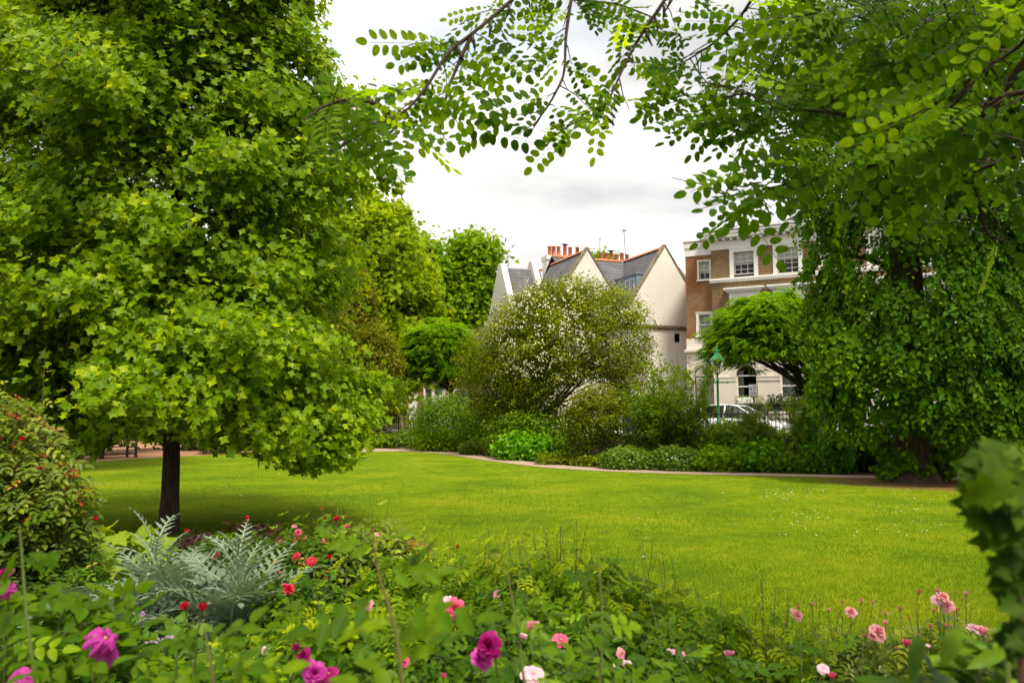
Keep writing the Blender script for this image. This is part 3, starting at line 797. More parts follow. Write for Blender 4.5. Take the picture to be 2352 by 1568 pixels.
    mb = MB(); mb.quad((-8.5, 2.5, 0), (3.3, 2.5, 0), (3.3, 2.5, ze), (-8.5, 2.5, ze)); G.part(mb, 'room_interior', M['dark_in'])
    # small vents and skylight strip on the roof
    # chimneys
    def chimney(px0, px1, ytop, b, w, pots, body_z):
        x0, z1 = loc(px0, ytop, b); x1 = loc(px1, ytop, b)[0]
        mb = MB(); mb.box(x0, x1, b, b + w, body_z, z1 - .32); mb.box(x0 - .08, x1 + .08, b - .08, b + w + .08, z1 - .318, z1 - .02)
        mb.box(x0 - .03, x1 + .03, b - .03, b + w + .03, z1 - .42, z1 - .32)
        c = G.part(mb, 'chimney', M['white'])
        for px, zt, cowl in pots:
            xx, zz = loc(px, zt, b + w / 2)
            p = MB(); p.smooth = True
            p.lathe([(.15, z1 - .02), (.14, z1 + .1), (.13, zz - .06), (.155, zz - .05), (.155, zz), (.11, zz + .001)], xx, b + w / 2, 12)
            q = G.part(p, 'chimney_pot', M['terracotta'], c)
            if cowl:
                p = MB(); p.box(xx - .1, xx + .1, b + w / 2 - .02, b + w / 2 + .02, zz, zz + .14); p.box(xx - .2, xx + .2, b + w / 2 - .16, b + w / 2 + .16, zz + .14, zz + .18)
                q2 = G.part(p, 'cowl', M['black'], c)
    chimney(1257, 1312, 585, 6.6, .8, [(1262.5, 566, 0), (1272, 566, 0), (1283, 566, 0), (1297.5, 567, 1), (1309.5, 568, 0), (1326, 568, 0)], za - 4)
    chimney(1372, 1442, 601, 6.0, .8, [(1380, 581.5, 0), (1392, 582, 0), (1403.5, 581.5, 1), (1416, 584, 0), (1428.5, 581, 0), (1440, 584.5, 0)], za - 4)
    # aerials
    def aerial(px, ytop, ybot, b, yag, lean=0):
        x0, z0 = loc(px, ybot, b); x1, z1 = loc(px + lean, ytop, b)
        mb = MB(); mb.tube([(x0, b, z0 - .6), (x1, b, z1)], .022, 5)
        if yag == 1:
            for t, L in ((.72, 1.0), (.6, .85)):
                z = z0 + (z1 - z0) * t - .35; mb.tube([(x1 - L * 1.5, b, z + .04), (x1 + L * 1.5, b, z - .03)], .012, 4)
            mb.tube([(x1, b - .35, z1 - .1), (x1, b + .35, z1 - .05)], .012, 4)
        else:
            mb.tube([(x1 - .05, b - .3, z1 - .25), (x1 + .08, b + .3, z1 - .2)], .02, 4)
            for i in range(5): mb.tube([(x1 - .18, b - .25 + .12 * i, z1 - .2 + .02 * i), (x1 + .18, b - .25 + .12 * i, z1 - .25 + .02 * i)], .008, 4)
        G.part(mb, 'aerial', M['blackbox'])
    aerial(1378, 546, 600, 6.2, 1); aerial(1438, 524, 601, 6.2, 0, -5)
gabled()

# lower white terrace to the left of it
t0 = at(1225, 955, 52.0)
TH = House('slate_roofed_cottage', (t0[0], t0[1], ROADZ), GA, 'low white cottage with grey slate roof and sloping parapets left of the gabled house', 'house')
def cottage():
    def loc(px, py, y=0.): x, z = TH.fp(px, py, y); return x, z - ROADZ
    b = 3.0
    xl = loc(1156, 605, 2.8)[0]; xr = loc(1250, 640, 0)[0] + 1
    zr = loc(1190, 617, b)[1]; zf = zr - 4.9
    mb = MB(); wall_open(mb, xl, xr, 0, zf, 0, [], .2); mb.quad((xl, 0, 0), (xl, 0, zf), (xl, 7, zf), (xl, 7, 0)); TH.part(mb, 'rendered_wall', M['white'])
    mb = MB(); mb.quad((xl, 0, zf), (xr, 0, zf), (xr, b, zr), (xl, b, zr)); mb.quad((xr, b, zr), (xr, 2 * b, zf), (xl, 2 * b, zf), (xl, b, zr)); TH.part(mb, 'slate_roof', M['slate'])
    mb = MB(); xm = loc(1233, 616, b)[0]; mb.prism([(b - .12, zr - .03), (b, zr + .10), (b + .12, zr - .03)], xm, xr + .6, 'x'); TH.part(mb, 'ridge_tiles', M['ridge'])
    def para(px, top, w, m):
        x = loc(px, top, b - .2)[0]; z = loc(px, top, b - .2)[1]
        mb = MB(); mb.prism([(-.35, 0), (-.35, z - 5.6), (b - .2, z), (b + .2, z), (2 * b + .35, z - 5.6), (2 * b + .35, 0)], x - w / 2, x + w / 2, 'x'); TH.part(mb, 'parapet_wall', m)
    para(1156, 605, .42, M['white']); para(1226, 600, .40, M['cream'])
cottage()

# brick houses seen through the trees on the left
def far_house(name, px0, px1, ytop, Y0, Y1, label, wins, mat, wpix=None):
    a, b = at(px0, HOR, Y0), at(px1, HOR, Y1)
    u = unit((b - a)[:2]); H = House(name, (a[0], a[1], ROADZ), u, label, 'house')
    L = float(np.linalg.norm((b - a)[:2])); zt = H.fp(px0, ytop)[1] - ROADZ
    ops = []
    for (f, wd, z0, z1) in wins: ops.append((L * f, L * f + wd, z0, z1))
    mb = MB(); wall_open(mb, 0, L, 0, zt, 0, ops, .2); mb.quad((L, 0, 0), (L, 8, 0), (L, 8, zt), (L, 0, zt)); mb.quad((0, 0, 0), (0, 0, zt), (0, 8, zt), (0, 8, 0)); H.part(mb, 'brick_wall', mat)
    mb = MB(); mb.add([(-.3, -.3, zt), (L + .3, -.3, zt), (L + .3, 4, zt + 2.6), (-.3, 4, zt + 2.6), (-.3, 8.3, zt), (L + .3, 8.3, zt)], [(0, 1, 2, 3), (3, 2, 5, 4), (0, 3, 4), (1, 5, 2)]); H.part(mb, 'roof', M['slate'])
    mb = MB(); mb.box(-.1, L + .1, -.15, 0, zt - .35, zt - .02); H.part(mb, 'cornice', M['white'])
    mb = MB(); mb.quad((0, 2, 0), (L, 2, 0), (L, 2, zt), (0, 2, zt)); H.part(mb, 'room_interior', M['dark_in'])
    for (x0, x1, z0, z1) in ops: sash(H, x0, x1, z0, z1, 0, 3, (2, 2), .18, curtain=True, blind=.75)
    return H, L
H1, L1 = far_house('brick_terrace', 330, 570, 615, 52, 58, 'tall red-brown brick terrace glimpsed behind the tulip tree', [(f, 1.2, z, z + 2.0) for f in (.08, .40, .72) for z in (1.4, 4.9, 8.4)], M['brick_red'])
H2, L2 = far_house('brick_townhouse', 925, 1085, 800, 74, 72, 'distant red brick house with white doorway pilasters behind the second lamp', [(.33, 1.5, .3, 3.5), (.76, 1.0, .3, 3.4)], M['brick_red'])
mb = MB(); mb.box(.7, 1.5, -.25, 0, 0, 3.2); mb.box(L2 * .655, L2 * .70, -.25, 0, 0, 3.0); H2.part(mb, 'pilaster', M['white'])
mb = MB(); x = L2 * .52; mb.box(x - .65, x + .65, -.08, .05, .1, 4.2); mb.prism([(x - 1.0, 4.2), (x + 1.0, 4.2), (x, 4.7)], -.4, 0); dd = H2.part(mb, 'door_surround', M['white'])
mb = MB(); mb.box(x - .35, x + .35, -.1, -.081, 3.0, 3.9); H2.part(mb, 'fanlight', M['glass'], dd)
H3, L3 = far_house('brick_corner_house', 2322, 2520, 560, 36, 30, 'brown brick house with blue-grey downpipe at the right edge of the view', [(.25, 1.0, 2.6, 4.6), (.6, 1.0, 2.6, 4.6), (.25, 1.0, 5.6, 7.2)], M['brick_brown'])
mb = MB(); xx = H3.fp(2346, 700, -.1)[0]; mb.tube([(xx, -.12, 3.6), (xx, -.12, 8.5)], .06, 8); H3.part(mb, 'downpipe', M['zinc'])
mb = MB(); mb.box(-.02, L3, -.04, -.003, 0, 2.4); mb2 = H3.part(mb, 'stucco_wall', M['stucco'])
# ------------------------------------------------------------------ railings along the garden edge
def rot_root(name, s, d, label, cat, group=None, z=None):
    """Empty on the street, local x along the railing line (to the right), y away from the camera"""
    q = RA + RU * s + RN * d
    z = gz(*q) if z is None else z
    return empty(name, (q[0], q[1], float(z)), label, cat, group, rz=math.atan2(RU[1], RU[0]))
def s_at(px, d=0.0):
    """metres along the railing line where pixel column px crosses the line d behind it"""
    r = ray(px, HOR)[:2]; B = RA + RN * d
    A = np.array([[r[0], -RU[0]], [r[1], -RU[1]]]); t = np.linalg.solve(A, B); return float(t[1])
def railings():
    s0, s1 = s_at(560), s_at(2500)
    L = 3.2; n = int((s1 - s0) / L)
    first = None
    lab = 'black iron railing panel with spiked bars along the garden edge'
    root = empty('railing', (*(RA + RU * s0), ROADZ - .02), 'run of black iron spiked railings behind the shrubs along the garden edge', 'railings', rz=math.atan2(RU[1], RU[0]))
    for i in range(n):
        x = i * L
        mb = MB(); mb.box(x, x + .05, -.025, .025, 0, 1.34); mb.lathe([(.04, 1.34), (.05, 1.38), (.0, 1.46)], x + .025, 0, 6); mb.build('post', M['black'], root, False)
        mb = MB(); mb.box(x + .05, x + L, -.02, .02, 1.12, 1.16); mb.box(x + .05, x + L, -.02, .02, .14, .18)
        k = 22
        for j in range(1, k): xx = x + L * j / k; mb.box(xx - .011, xx + .011, -.011, .011, .05, 1.22); mb.add([(xx - .018, 0, 1.22), (xx, -.018, 1.22), (xx + .018, 0, 1.22), (xx, .018, 1.22), (xx, 0, 1.32)], [(0, 1, 4), (1, 2, 4), (2, 3, 4), (3, 0, 4)])
        mb.build('bar_panel', M['black'], root, False)
railings()

# ------------------------------------------------------------------ street lamps
def lamp(px, Y, zoff, label, group):
    p = at(px, HOR, Y); root = empty('street_lamp', (p[0], p[1], float(zoff)), label, 'street lamp', group)
    H = at(px, 795, 33.)[2] - ROADZ
    mb = MB(); mb.smooth = True
    mb.lathe([(.20, 0), (.20, .12), (.13, .2), (.11, .75), (.13, .8), (.075, .86), (.055, 1.1), (.045, 2.55), (.07, 2.58), (.04, 2.62), (.035, 2.83), (.10, 2.86), (.10, 2.89)], 0, 0, 12)
    mb.build('post', M['green_paint'], root, False)
    mb = MB(); mb.tube([(-.42, 0, 2.5), (.42, 0, 2.5)], .018, 6); mb.lathe([(.01, 2.46), (.035, 2.5), (.01, 2.54)], .43, 0, 6); mb.lathe([(.01, 2.46), (.035, 2.5), (.01, 2.54)], -.43, 0, 6); mb.build('ladder_bar', M['green_paint'], root, False)
    z0, z1 = 2.9, 3.42; w0, w1 = .10, .235
    mb = MB()
    cs = [(sx, sy) for sx, sy in ((-1, -1), (1, -1), (1, 1), (-1, 1))]
    for sx, sy in cs: mb.tube([(sx * w0, sy * w0, z0), (sx * w1, sy * w1, z1)], .013, 4)
    for w, z in ((w0, z0), (w1, z1)):
        for (a, b), (c, d) in zip(cs, cs[1:] + cs[:1]): mb.tube([(a * w, b * w, z), (c * w, d * w, z)], .014, 4)
    fr = mb.build('lantern_frame', M['green_paint'], root, False)
    mb = MB()
    for (a, b), (c, d) in zip(cs, cs[1:] + cs[:1]): mb.quad((a * w0, b * w0, z0), (c * w0, d * w0, z0), (c * w1, d * w1, z1), (a * w1, b * w1, z1))
    mb.build('lantern_glass', M['lampglass'], root, False)
    mb = MB(); mb.lathe([(.03, z0), (.035, z0 + .2), (.05, z0 + .26), (.02, z0 + .36)], 0, 0, 8); mb.build('bulb_holder', M['sign'], root, False)
    mb = MB(); r2 = math.sqrt(2)
    mb.lathe([(.33, z1 + .005), (.33, z1 + .04), (.17, z1 + .20), (.10, z1 + .30), (.085, z1 + .40), (.11, z1 + .42), (.06, z1 + .46), (.035, z1 + .5), (.05, z1 + .54), (.012, z1 + .62), (.008, z1 + .68)], 0, 0, 6)
    mb.build('lantern_roof', M['green_paint'], root, False)
lamp(1650, 33.6, ROADZ - .05, 'green cast iron street lamp in front of the brick villa', 'green street lamps')
lamp(982.5, 63.0, ROADZ, 'smaller far green street lamp in front of the distant red brick house', 'green street lamps')

# ------------------------------------------------------------------ cars
def car(s, d, label, paint, z=ROADZ + .006, L=4.5, H=1.47, head=1):
    root = rot_root('parked_car', s, d, label, 'car', 'cars parked along the road', z)
    if head < 0: root.rotation_euler[2] += math.pi
    W = .90; h = H
    def bodyprof(x):   # lower body top line, x from rear (-L/2) to front
        t = (x + L / 2) / L
        return np.interp(t, [0, .02, .08, .2, .35, .62, .72, .90, .97, 1.0], [.62, .86, .96, .98, .97, .95, .94, .82, .72, .55])
    xs = np.linspace(-L / 2, L / 2, 41)
    wx = (-L * .31, L * .30); wr = .33
    V, Fc = [], []
    def sec(x):
        t = (x + L / 2) / L; w = W * np.interp(t, [0, .05, .2, .8, .95, 1], [.80, .93, 1, 1, .92, .74])
        zt = bodyprof(x); zb = .20 + .06 * (abs(x) > L * .44)
        for c in wx:
            if abs(x - c) < wr + .05: zb = max(zb, .33 + math.sqrt(max(0, (wr + .05) ** 2 - (x - c) ** 2)))
        zb = min(zb, zt - .12)
        return [(x, -w * .93, zb), (x, -w, zb + .12 * (zt - zb)), (x, -w, zt - .22 * (zt - zb)), (x, -w * .93, zt - .02), (x, -w * .6, zt + .015), (x, 0, zt + .03), (x, w * .6, zt + .015), (x, w * .93, zt - .02), (x, w, zt - .22 * (zt - zb)), (x, w, zb + .12 * (zt - zb)), (x, w * .93, zb)]
    S = [sec(x) for x in xs]; m = len(S[0]); mb = MB(); mb.smooth = True
    mb.add([p for q in S for p in q], [(i * m + j, (i + 1) * m + j, (i + 1) * m + j + 1, i * m + j + 1) for i in range(40) for j in range(m - 1)] + [tuple(range(m)), tuple(range(40 * m + m - 1, 40 * m - 1, -1))])
    mb.build('body', paint, root, False)
    # cabin
    prof = [(-L * .46, .97), (-L * .40, h - .14), (-L * .30, h - .02), (-L * .02, h), (L * .07, h - .06), (L * .245, .95)]
    def ring(p, k):    # tumblehome
        return [(x, k * (W * (.94 - .20 * max(0, (z - .95)) / (h - .95))), z) for x, z in p]
    mb = MB(); a, b = ring(prof, -1), ring(prof, 1); n = len(a); mb.smooth = False
    top = prof[1:5]
    mb.add(a + b, [(i, i + 1, n + i + 1, n + i) for i in (1, 2, 3)])
    for P in (a, b):      # roof rails and pillars
        for i in range(n - 1): mb.tube([P[i], P[i + 1]], .035, 5)
        xm = -L * .06; z1 = h - .005; y = P[0][1] / abs(P[0][1]) * W
        mb.tube([(xm, y * .93, .95), (xm + .05, y * .75, z1 - .03)], .035, 5); mb.tube([(-L * .27, y * .93, .97), (-L * .29, y * .76, h - .05)], .035, 5)
    mb.build('roof', paint, root, False)
    mb = MB(); e = .012
    for P, k in ((a, 1), (b, -1)):
        Q = [(p[0], p[1] + k * e, p[2] - .01) for p in P]; mb.add(Q, [tuple(range(n))])
    mb.build('side_window', M['carglass'], root, False)
    mb = MB(); mb.add([a[4], a[5], b[5], b[4]], [(0, 1, 2, 3)]); mb.build('windscreen', M['carglass'], root, False)
    mb = MB(); mb.add([a[0], a[1], b[1], b[0]], [(0, 1, 2, 3)]); mb.build('rear_window', M['carglass'], root, False)
    mb = MB(); mb.box(-L * .38, L * .2, -W * .85, W * .85, .45, .93); 
    for x in (-L * .2, L * .03):
        for y in (-.4, .4): mb.box(x - .08, x + .08, y - .22, y + .22, .9, 1.22)
    mb.build('interior', M['blackbox'], root, False)
    for c in wx:
        for y in (-1, 1):
            mb = MB(); mb.smooth = True
            k = 20; ring_ = [(wr - .04, -.11), (wr, -.08), (wr, .08), (wr - .04, .11), (wr - .13, .10), (wr - .13, -.10)]
            vs = [(c + r * math.cos(6.283 * j / k), y * (W - .12) + dy, .33 + r * math.sin(6.283 * j / k)) for j in range(k) for r, dy in ring_]
            mb.add(vs, [(j * 6 + i, j * 6 + (i + 1) % 6, ((j + 1) % k) * 6 + (i + 1) % 6, ((j + 1) % k) * 6 + i) for j in range(k) for i in range(6)])
            w = mb.build('wheel', M['rubber'], root, False)
            mb = MB(); yy = y * (W - .04)
            vs = [(c + .2 * math.cos(6.283 * j / k), yy - y * .03, .33 + .2 * math.sin(6.283 * j / k)) for j in range(k)]; mb.add(vs, [tuple(range(k))])
            for j in range(5): t = 6.283 * j / 5; mb.tube([(c, yy, .33), (c + .19 * math.cos(t), yy, .33 + .19 * math.sin(t))], .022, 4)
            mb.build('rim', M['alloy'], w, False)
    for y in (-1, 1):
        mb = MB(); mb.smooth = True; mb.tube([(L * .17, y * W * .9, .98), (L * .175, y * (W + .08), 1.0)], .03, 6)
        mb.box(L * .15, L * .19, y * (W + .17) - .1, y * (W + .17) + .1, .95, 1.09); mb.build('wing_mirror', M['blackbox'], root, False, bevel=.02)
        mb = MB(); mb.add([(L * .44, y * W * .93, .62), (L * .50, y * W * .60, .58), (L * .495, y * W * .60, .70), (L * .42, y * W * .94, .76)], [(0, 1, 2, 3), (3, 2, 1, 0)])
        mb.build('headlight', M['lampglass'], root, False)
    mb = MB(); mb.tube([(L * .26, -W * .95, .2), (L * .26, -W * .98, .45)], .01, 4)
    return root
car(s_at(1690, 2.7), 2.7, 'white car behind the railings by the nearer green lamp', M['carwhite'], L=4.6, H=1.52)
car(s_at(2400, 2.7), 2.7, 'white car behind the railings at the far right edge', M['carwhite'], L=4.4, H=1.35)
car(s_at(1120, 2.7), 2.7, 'grey car mostly hidden behind the dark broad shrub', plain('grey_car_paint', (.32, .33, .36), .2, var=.02), L=4.4)

# ------------------------------------------------------------------ parking sign
def parking_sign():
    d = 9.9; s = s_at(1732, d); root = rot_root('parking_sign', s, d, 'white parking notice on a black post in front of the villa windows', 'sign', z=ROADZ + .12)
    zc = at(1732, 897, (RA + RU * s + RN * d)[1])[2] - ROADZ - .12
    mb = MB(); mb.tube([(0, .05, 0), (0, .05, zc + .3)], .04, 8); mb.build('post', M['black'], root, False)
    w, h = .24, .34
    mb = MB(); mb.box(-w, w, -.02, .0, zc - h, zc + h); pl = mb.build('sign_plate', M['sign'], root, False)
    mb = MB()
    for a, b, c, e in ((-w + .01, w - .01, zc + h - .022, zc + h - .01), (-w + .01, w - .01, zc - h + .01, zc - h + .022), (-w + .01, -w + .022, zc - h + .01, zc + h - .01), (w - .022, w - .01, zc - h + .01, zc + h - .01)): mb.box(a, b, -.024, -.021, c, e)
    mb.build('border', M['signblack'], pl, False)
    mb = MB(); mb.box(-.19, -.07, -.025, -.021, zc + .05, zc + .19); mb.build('blue_panel', M['signblue'], pl, False)
    def text(t, x, z, size, mat, al='CENTER'):
        c = bpy.data.curves.new('lettering', 'FONT'); c.body = t; c.size = size; c.align_x = al; c.extrude = .001
        t0 = bpy.data.objects.new('text', c); COL.objects.link(t0); bpy.context.view_layer.update()
        me = bpy.data.meshes.new_from_object(t0.evaluated_get(bpy.context.evaluated_depsgraph_get())); bpy.data.objects.remove(t0); me.materials.clear()
        o = link_mesh('lettering', me, mat, pl, False); o.location = (x, -.028, z); o.rotation_euler = (math.radians(90), 0, 0)
    text('P', -.13, zc + .075, .14, M['sign'])
    for t, x, z in (('Resident', .07, .22), ('permit', .07, .16), ('holders', .07, .10), ('only', .07, .04), ('Mon - Fri', 0, -.05), ('8.30 am - 10 pm', 0, -.12), ('Saturday', 0, -.19), ('8.30 am - 6.30 pm', 0, -.26), ('Sunday', 0, -.32)):
        text(t, x, zc + z, .062 if len(t) < 12 else .052, M['signblack'])
parking_sign()

# ------------------------------------------------------------------ boundary wall, planter boxes in front of the villa
def planter(px0, px1, py0, py1, d, label):
    s0, s1 = s_at(px0, d), s_at(px1, d); Y = (RA + RU * s0 + RN * d)[1]
    z1, z0 = at(px0, py0, Y)[2], at(px0, py1, Y)[2]
    root = rot_root('planter_box', s0, d, label, 'planter', 'black planter boxes in front of the villa', z=z0); L = s1 - s0; h = z1 - z0
    mb = MB(); mb.box(0, L, -.25, .25, 0, h - .04); mb.box(-.03, L + .03, -.28, .28, h - .038, h); mb.build('box', M['blackbox'], root, False)
    return root, L, h, z0
def front_wall():
    d = 11.2; s0, s1 = s_at(1600, d), s_at(2300, d); root = rot_root('garden_wall', s0, d, 'low cream front garden wall with square pillars before the villa', 'wall', z=ROADZ + .1)
    L = s1 - s0; Y = (RA + RU * s0 + RN * d)[1]; mb = MB(); mb.box(0, L, -.12, .12, 0, .75); mb.box(0, L, -.16, .16, .752, .85); mb.build('low_wall', M['stucco'], root, False)
    for px in (1759, 1900, 1672):
        x = s_at(px, d) - s0; mb = MB(); mb.box(x - .18, x + .18, -.2, .2, 0, 1.55); mb.box(x - .23, x + .23, -.25, .25, 1.552, 1.65); mb.build('pillar', M['stucco'], root, False)
front_wall()
PL = [planter(1690, 1753, 928, 944, 10.9, 'black planter box with white flowers and grasses left of the cream pillar'), planter(1766, 1852, 927, 944, 10.9, 'black planter box with dark green plants right of the cream pillar')]

# ------------------------------------------------------------------ benches at the far left
def bench(px, py, rz, label):
    p = gnd(px, py); root = empty('park_bench', p, label, 'bench', 'park benches on the bark chips', rz=rz)
    W = .75
    for x in (-W, W):
        for y, h in ((-.25, .62), (.25, .88)):
            mb = MB(); mb.box(x - .035, x + .035, y - .035, y + .035, 0, h); mb.build('leg', M['wood'], root, False)
    mb = MB()
    for x in (-W, W): mb.box(x - .04, x + .04, -.215, .215, .38, .44); mb.box(x - .045, x + .045, -.30, .22, .621, .66)
    mb.box(-W + .036, W - .036, -.02, .02, .12, .17)
    for x in (-W, W): mb.box(x - .025, x + .025, -.214, .214, .12, .17)
    mb.build('frame', M['wood'], root, False)
    mb = MB()
    for i in range(6): y = -.24 + i * .085; mb.box(-W + .045, W - .045, y, y + .065, .42, .445)
    mb.build('seat', M['wood'], root, False)
    mb = MB(); mb.box(-W + .036, W - .036, .235, .265, .83, .88); mb.box(-W + .036, W - .036, .235, .265, .50, .54)
    for i in range(14): x = -W + .1 + i * .1; mb.box(x, x + .05, .24, .26, .54, .83)
    mb.build('backrest', M['wood'], root, False)
bench(182, 1054, .95, 'left dark wooden bench on the bark chips, end on')
bench(262, 1052, 1.1, 'right dark wooden bench near the tulip tree trunk, end on')

# ------------------------------------------------------------------ workmen in yellow jackets
def person(name_px, s, d, pose, label, face=0.0):
    root = rot_root('person', s, d, label, 'person', z=ROADZ + .006); root.rotation_euler[2] += face
    if pose == 'stand':
        J = dict(hip=(0, 0, .95), chest=(0, .03, 1.28), neck=(0, .02, 1.48), head=(0, -.01, 1.66), kl=(-.10, -.03, .5), kr=(.11, .02, .5), al=(-.11, .02, .07), ar=(.13, .05, .07), tl=(-.12, -.14, .04), tr=(.15, -.12, .04),
                 sl=(-.19, .02, 1.42), sr=(.19, .02, 1.42), el=(-.26, .0, 1.14), er=(.27, -.04, 1.15), wl=(-.20, -.22, 1.02), wr=(.22, -.24, 1.05))
    else:
        J = dict(hip=(0, .18, .42), chest=(0, -.02, .72), neck=(0, -.12, .90), head=(0, -.2, 1.05), kl=(-.17, -.3, .5), kr=(.17, -.28, .46), al=(-.14, -.02, .07), ar=(.14, .0, .07), tl=(-.15, -.2, .04), tr=(.15, -.18, .04),
                 sl=(-.19, -.06, .84), sr=(.19, -.06, .84), el=(-.25, -.25, .62), er=(.25, -.25, .60), wl=(-.12, -.42, .5), wr=(.12, -.42, .48))
    R = dict(hip=.15, chest=.155, neck=.055, head=.09, kl=.07, kr=.07, al=.045, ar=.045, tl=.04, tr=.04, sl=.07, sr=.07, el=.045, er=.045, wl=.03, wr=.03)
    E = [('hip', 'chest'), ('chest', 'neck'), ('neck', 'head'), ('hip', 'kl'), ('kl', 'al'), ('al', 'tl'), ('hip', 'kr'), ('kr', 'ar'), ('ar', 'tr'), ('chest', 'sl'), ('sl', 'el'), ('el', 'wl'), ('chest', 'sr'), ('sr', 'er'), ('er', 'wr')]
    for w, e, sd in (('wl', 'el', -1), ('wr', 'er', 1)):
        W_, E_ = np.array(J[w]), np.array(J[e]); u = unit(W_ - E_); a = unit(np.cross(u, [0, 0, 1]))
        J['p' + w] = tuple(W_ + u * .07); R['p' + w] = .032; E.append((w, 'p' + w))
        for k, (o, Ln) in enumerate(((-.03, .07), (-.01, .085), (.01, .08), (.03, .065))):
            J[f'f{k}{w}'] = tuple(W_ + u * (.09 + Ln) + a * o + np.array([0, 0, -.03])); R[f'f{k}{w}'] = .009; E.append(('p' + w, f'f{k}{w}'))
        J['t' + w] = tuple(W_ + u * .08 - a * sd * .06); R['t' + w] = .010; E.append((w, 't' + w))
    ks = list(J); me = bpy.data.meshes.new('body'); me.from_pydata([J[k] for k in ks], [(ks.index(a), ks.index(b)) for a, b in E], []); me.update()
    skin = plain('skin', (.50, .30, .20), .6, var=.05)
    o = link_mesh('body', me, skin, root, False)
    m = o.modifiers.new('skin', 'SKIN'); 
    for i, k in enumerate(ks):
        v = me.skin_vertices[0].data[i]; v.radius = (R[k], R[k] * (.75 if k in ('chest', 'hip') else 1)); v.use_root = (k == 'hip')
    o.modifiers.new('sub', 'SUBSURF').render_levels = 2
    def cloth(name, path, rad, mat, n=10):
        mb = MB(); mb.smooth = True; mb.tube(path, rad, n); return mb.build(name, mat, root, False)
    g = lambda k: Vector(J[k])
    hv = plain('hi_vis_yellow', (.72, .95, .03), .6, var=.05); dk = plain('dark_trousers', (.015, .017, .025), .9)
    mb = MB(); mb.smooth = True
    up = (g('neck') - g('hip'))
    mb.tube([g('hip') - up * .12, g('hip') + up * .1, g('chest'), g('chest') + up * .25, g('neck') - up * .02], [.18, .185, .20, .19, .08], 12)
    for s_ in 'lr': mb.tube([g('s' + s_) * .9 + g('chest') * .1, g('s' + s_), g('e' + s_), g('w' + s_)], [.085, .085, .062, .048], 8)
    v = mb.build('jacket', hv, root, False)
    mb = MB(); mb.smooth = True
    for t in (.25, .55): c = g('hip') + up * t; mb.tube([c - up * .04, c + up * .04], [.205, .207], 12)
    mb.build('reflective_band', M['sign'], v, False)
    mb = MB(); mb.smooth = True
    for s_ in 'lr': mb.tube([g('hip') + Vector((.07 if s_ == 'r' else -.07, 0, 0)), g('k' + s_), g('a' + s_)], [.11, .085, .07], 8)
    mb.build('trousers', dk, root, False)
    mb = MB(); mb.smooth = True
    for s_ in 'lr': mb.tube([g('a' + s_) + Vector((0, .05, -.01)), g('t' + s_)], [.058, .05], 8)
    mb.build('boots', M['black'], root, False)
    h = g('head'); mb = MB(); mb.smooth = True
    prof = [(.105, -.01), (.112, .03), (.10, .08), (.06, .12), (.0, .13)]
    mb.lathe([(r, z + h.z) for r, z in prof], h.x, h.y + .012, 14); mb.build('hair', plain('dark_hair', (.02, .015, .012), .8), root, False)
    mb = MB(); 
    for x in (-.032, .032): mb.box(h.x + x - .012, h.x + x + .012, h.y - .105, h.y - .088, h.z - .012, h.z + .006)
    mb.build('eyes', M['signblack'], root, False)
    mb = MB(); mb.add([(h.x - .014, h.y - .09, h.z - .045), (h.x + .014, h.y - .09, h.z - .045), (h.x, h.y - .118, h.z - .042), (h.x, h.y - .092, h.z)], [(0, 1, 2), (0, 2, 3), (1, 3, 2)]); mb.build('nose', skin, root, False)
person(0, s_at(1871, 2.2), 2.2, 'stand', 'person in yellow hi-vis jacket standing behind the feathery shrub by the lime tree', .3)
person(0, s_at(2322, 1.0), 1.0, 'crouch', 'person in yellow hi-vis jacket crouching behind the railings at far right', -.2)
# ------------------------------------------------------------------ vegetation builders
BARK = bark_mat('dark_bark', (.075, .050, .032), (.035, .024, .016))
BARK2 = bark_mat('lime_bark', (.115, .080, .050), (.04, .028, .018), scale=7, bump=1.0)
BARKP = bark_mat('pale_bark', (.30, .22, .13), (.16, .11, .07))
CANE = plain('brown_cane', (.16, .075, .035), .8, col2=(.07, .04, .02))
CANEG = plain('green_cane', (.11, .19, .03), .6, col2=(.15, .12, .03), scale=9)
def rdir(rg, n):
    return unit(rg.normal(size=(n, 3)))
def bend_path(p0, d0, L, rg, k=6, droop=0., wob=.12, up=0.):
    """curving limb from p0 along d0"""
    p = np.array(p0, float); d = unit(np.array(d0, float)); out = [p.copy()]
    for i in range(k):
        d = unit(d + rg.normal(size=3) * wob + np.array([0, 0, -droop + up]) / k)
        p = p + d * L / k; out.append(p.copy())
    return np.array(out)
def sample_path(path, t):
    t = np.asarray(t) * (len(path) - 1); i = np.clip(t.astype(int), 0, len(path) - 2); f = (t - i)[:, None]
    return path[i] * (1 - f) + path[i + 1] * f, unit(path[i + 1] - path[i])
def crown_shell(c, r, n, rg, inner=.45, zmin=-1.0, lump=.18, power=.5):
    """clump centres spread through an uneven ellipsoid crown, most near its surface"""
    d = rdir(rg, n * 2); d = d[d[:, 2] > zmin][:n]
    k = rdir(rg, 9); bump = 1 + lump * (np.exp(4 * (d @ k.T - 1)).sum(1) - .7)
    rad = inner + (1 - inner) * rg.random(len(d)) ** power
    return np.array(c) + d * np.array(r) * (rad * bump)[:, None], d, rad
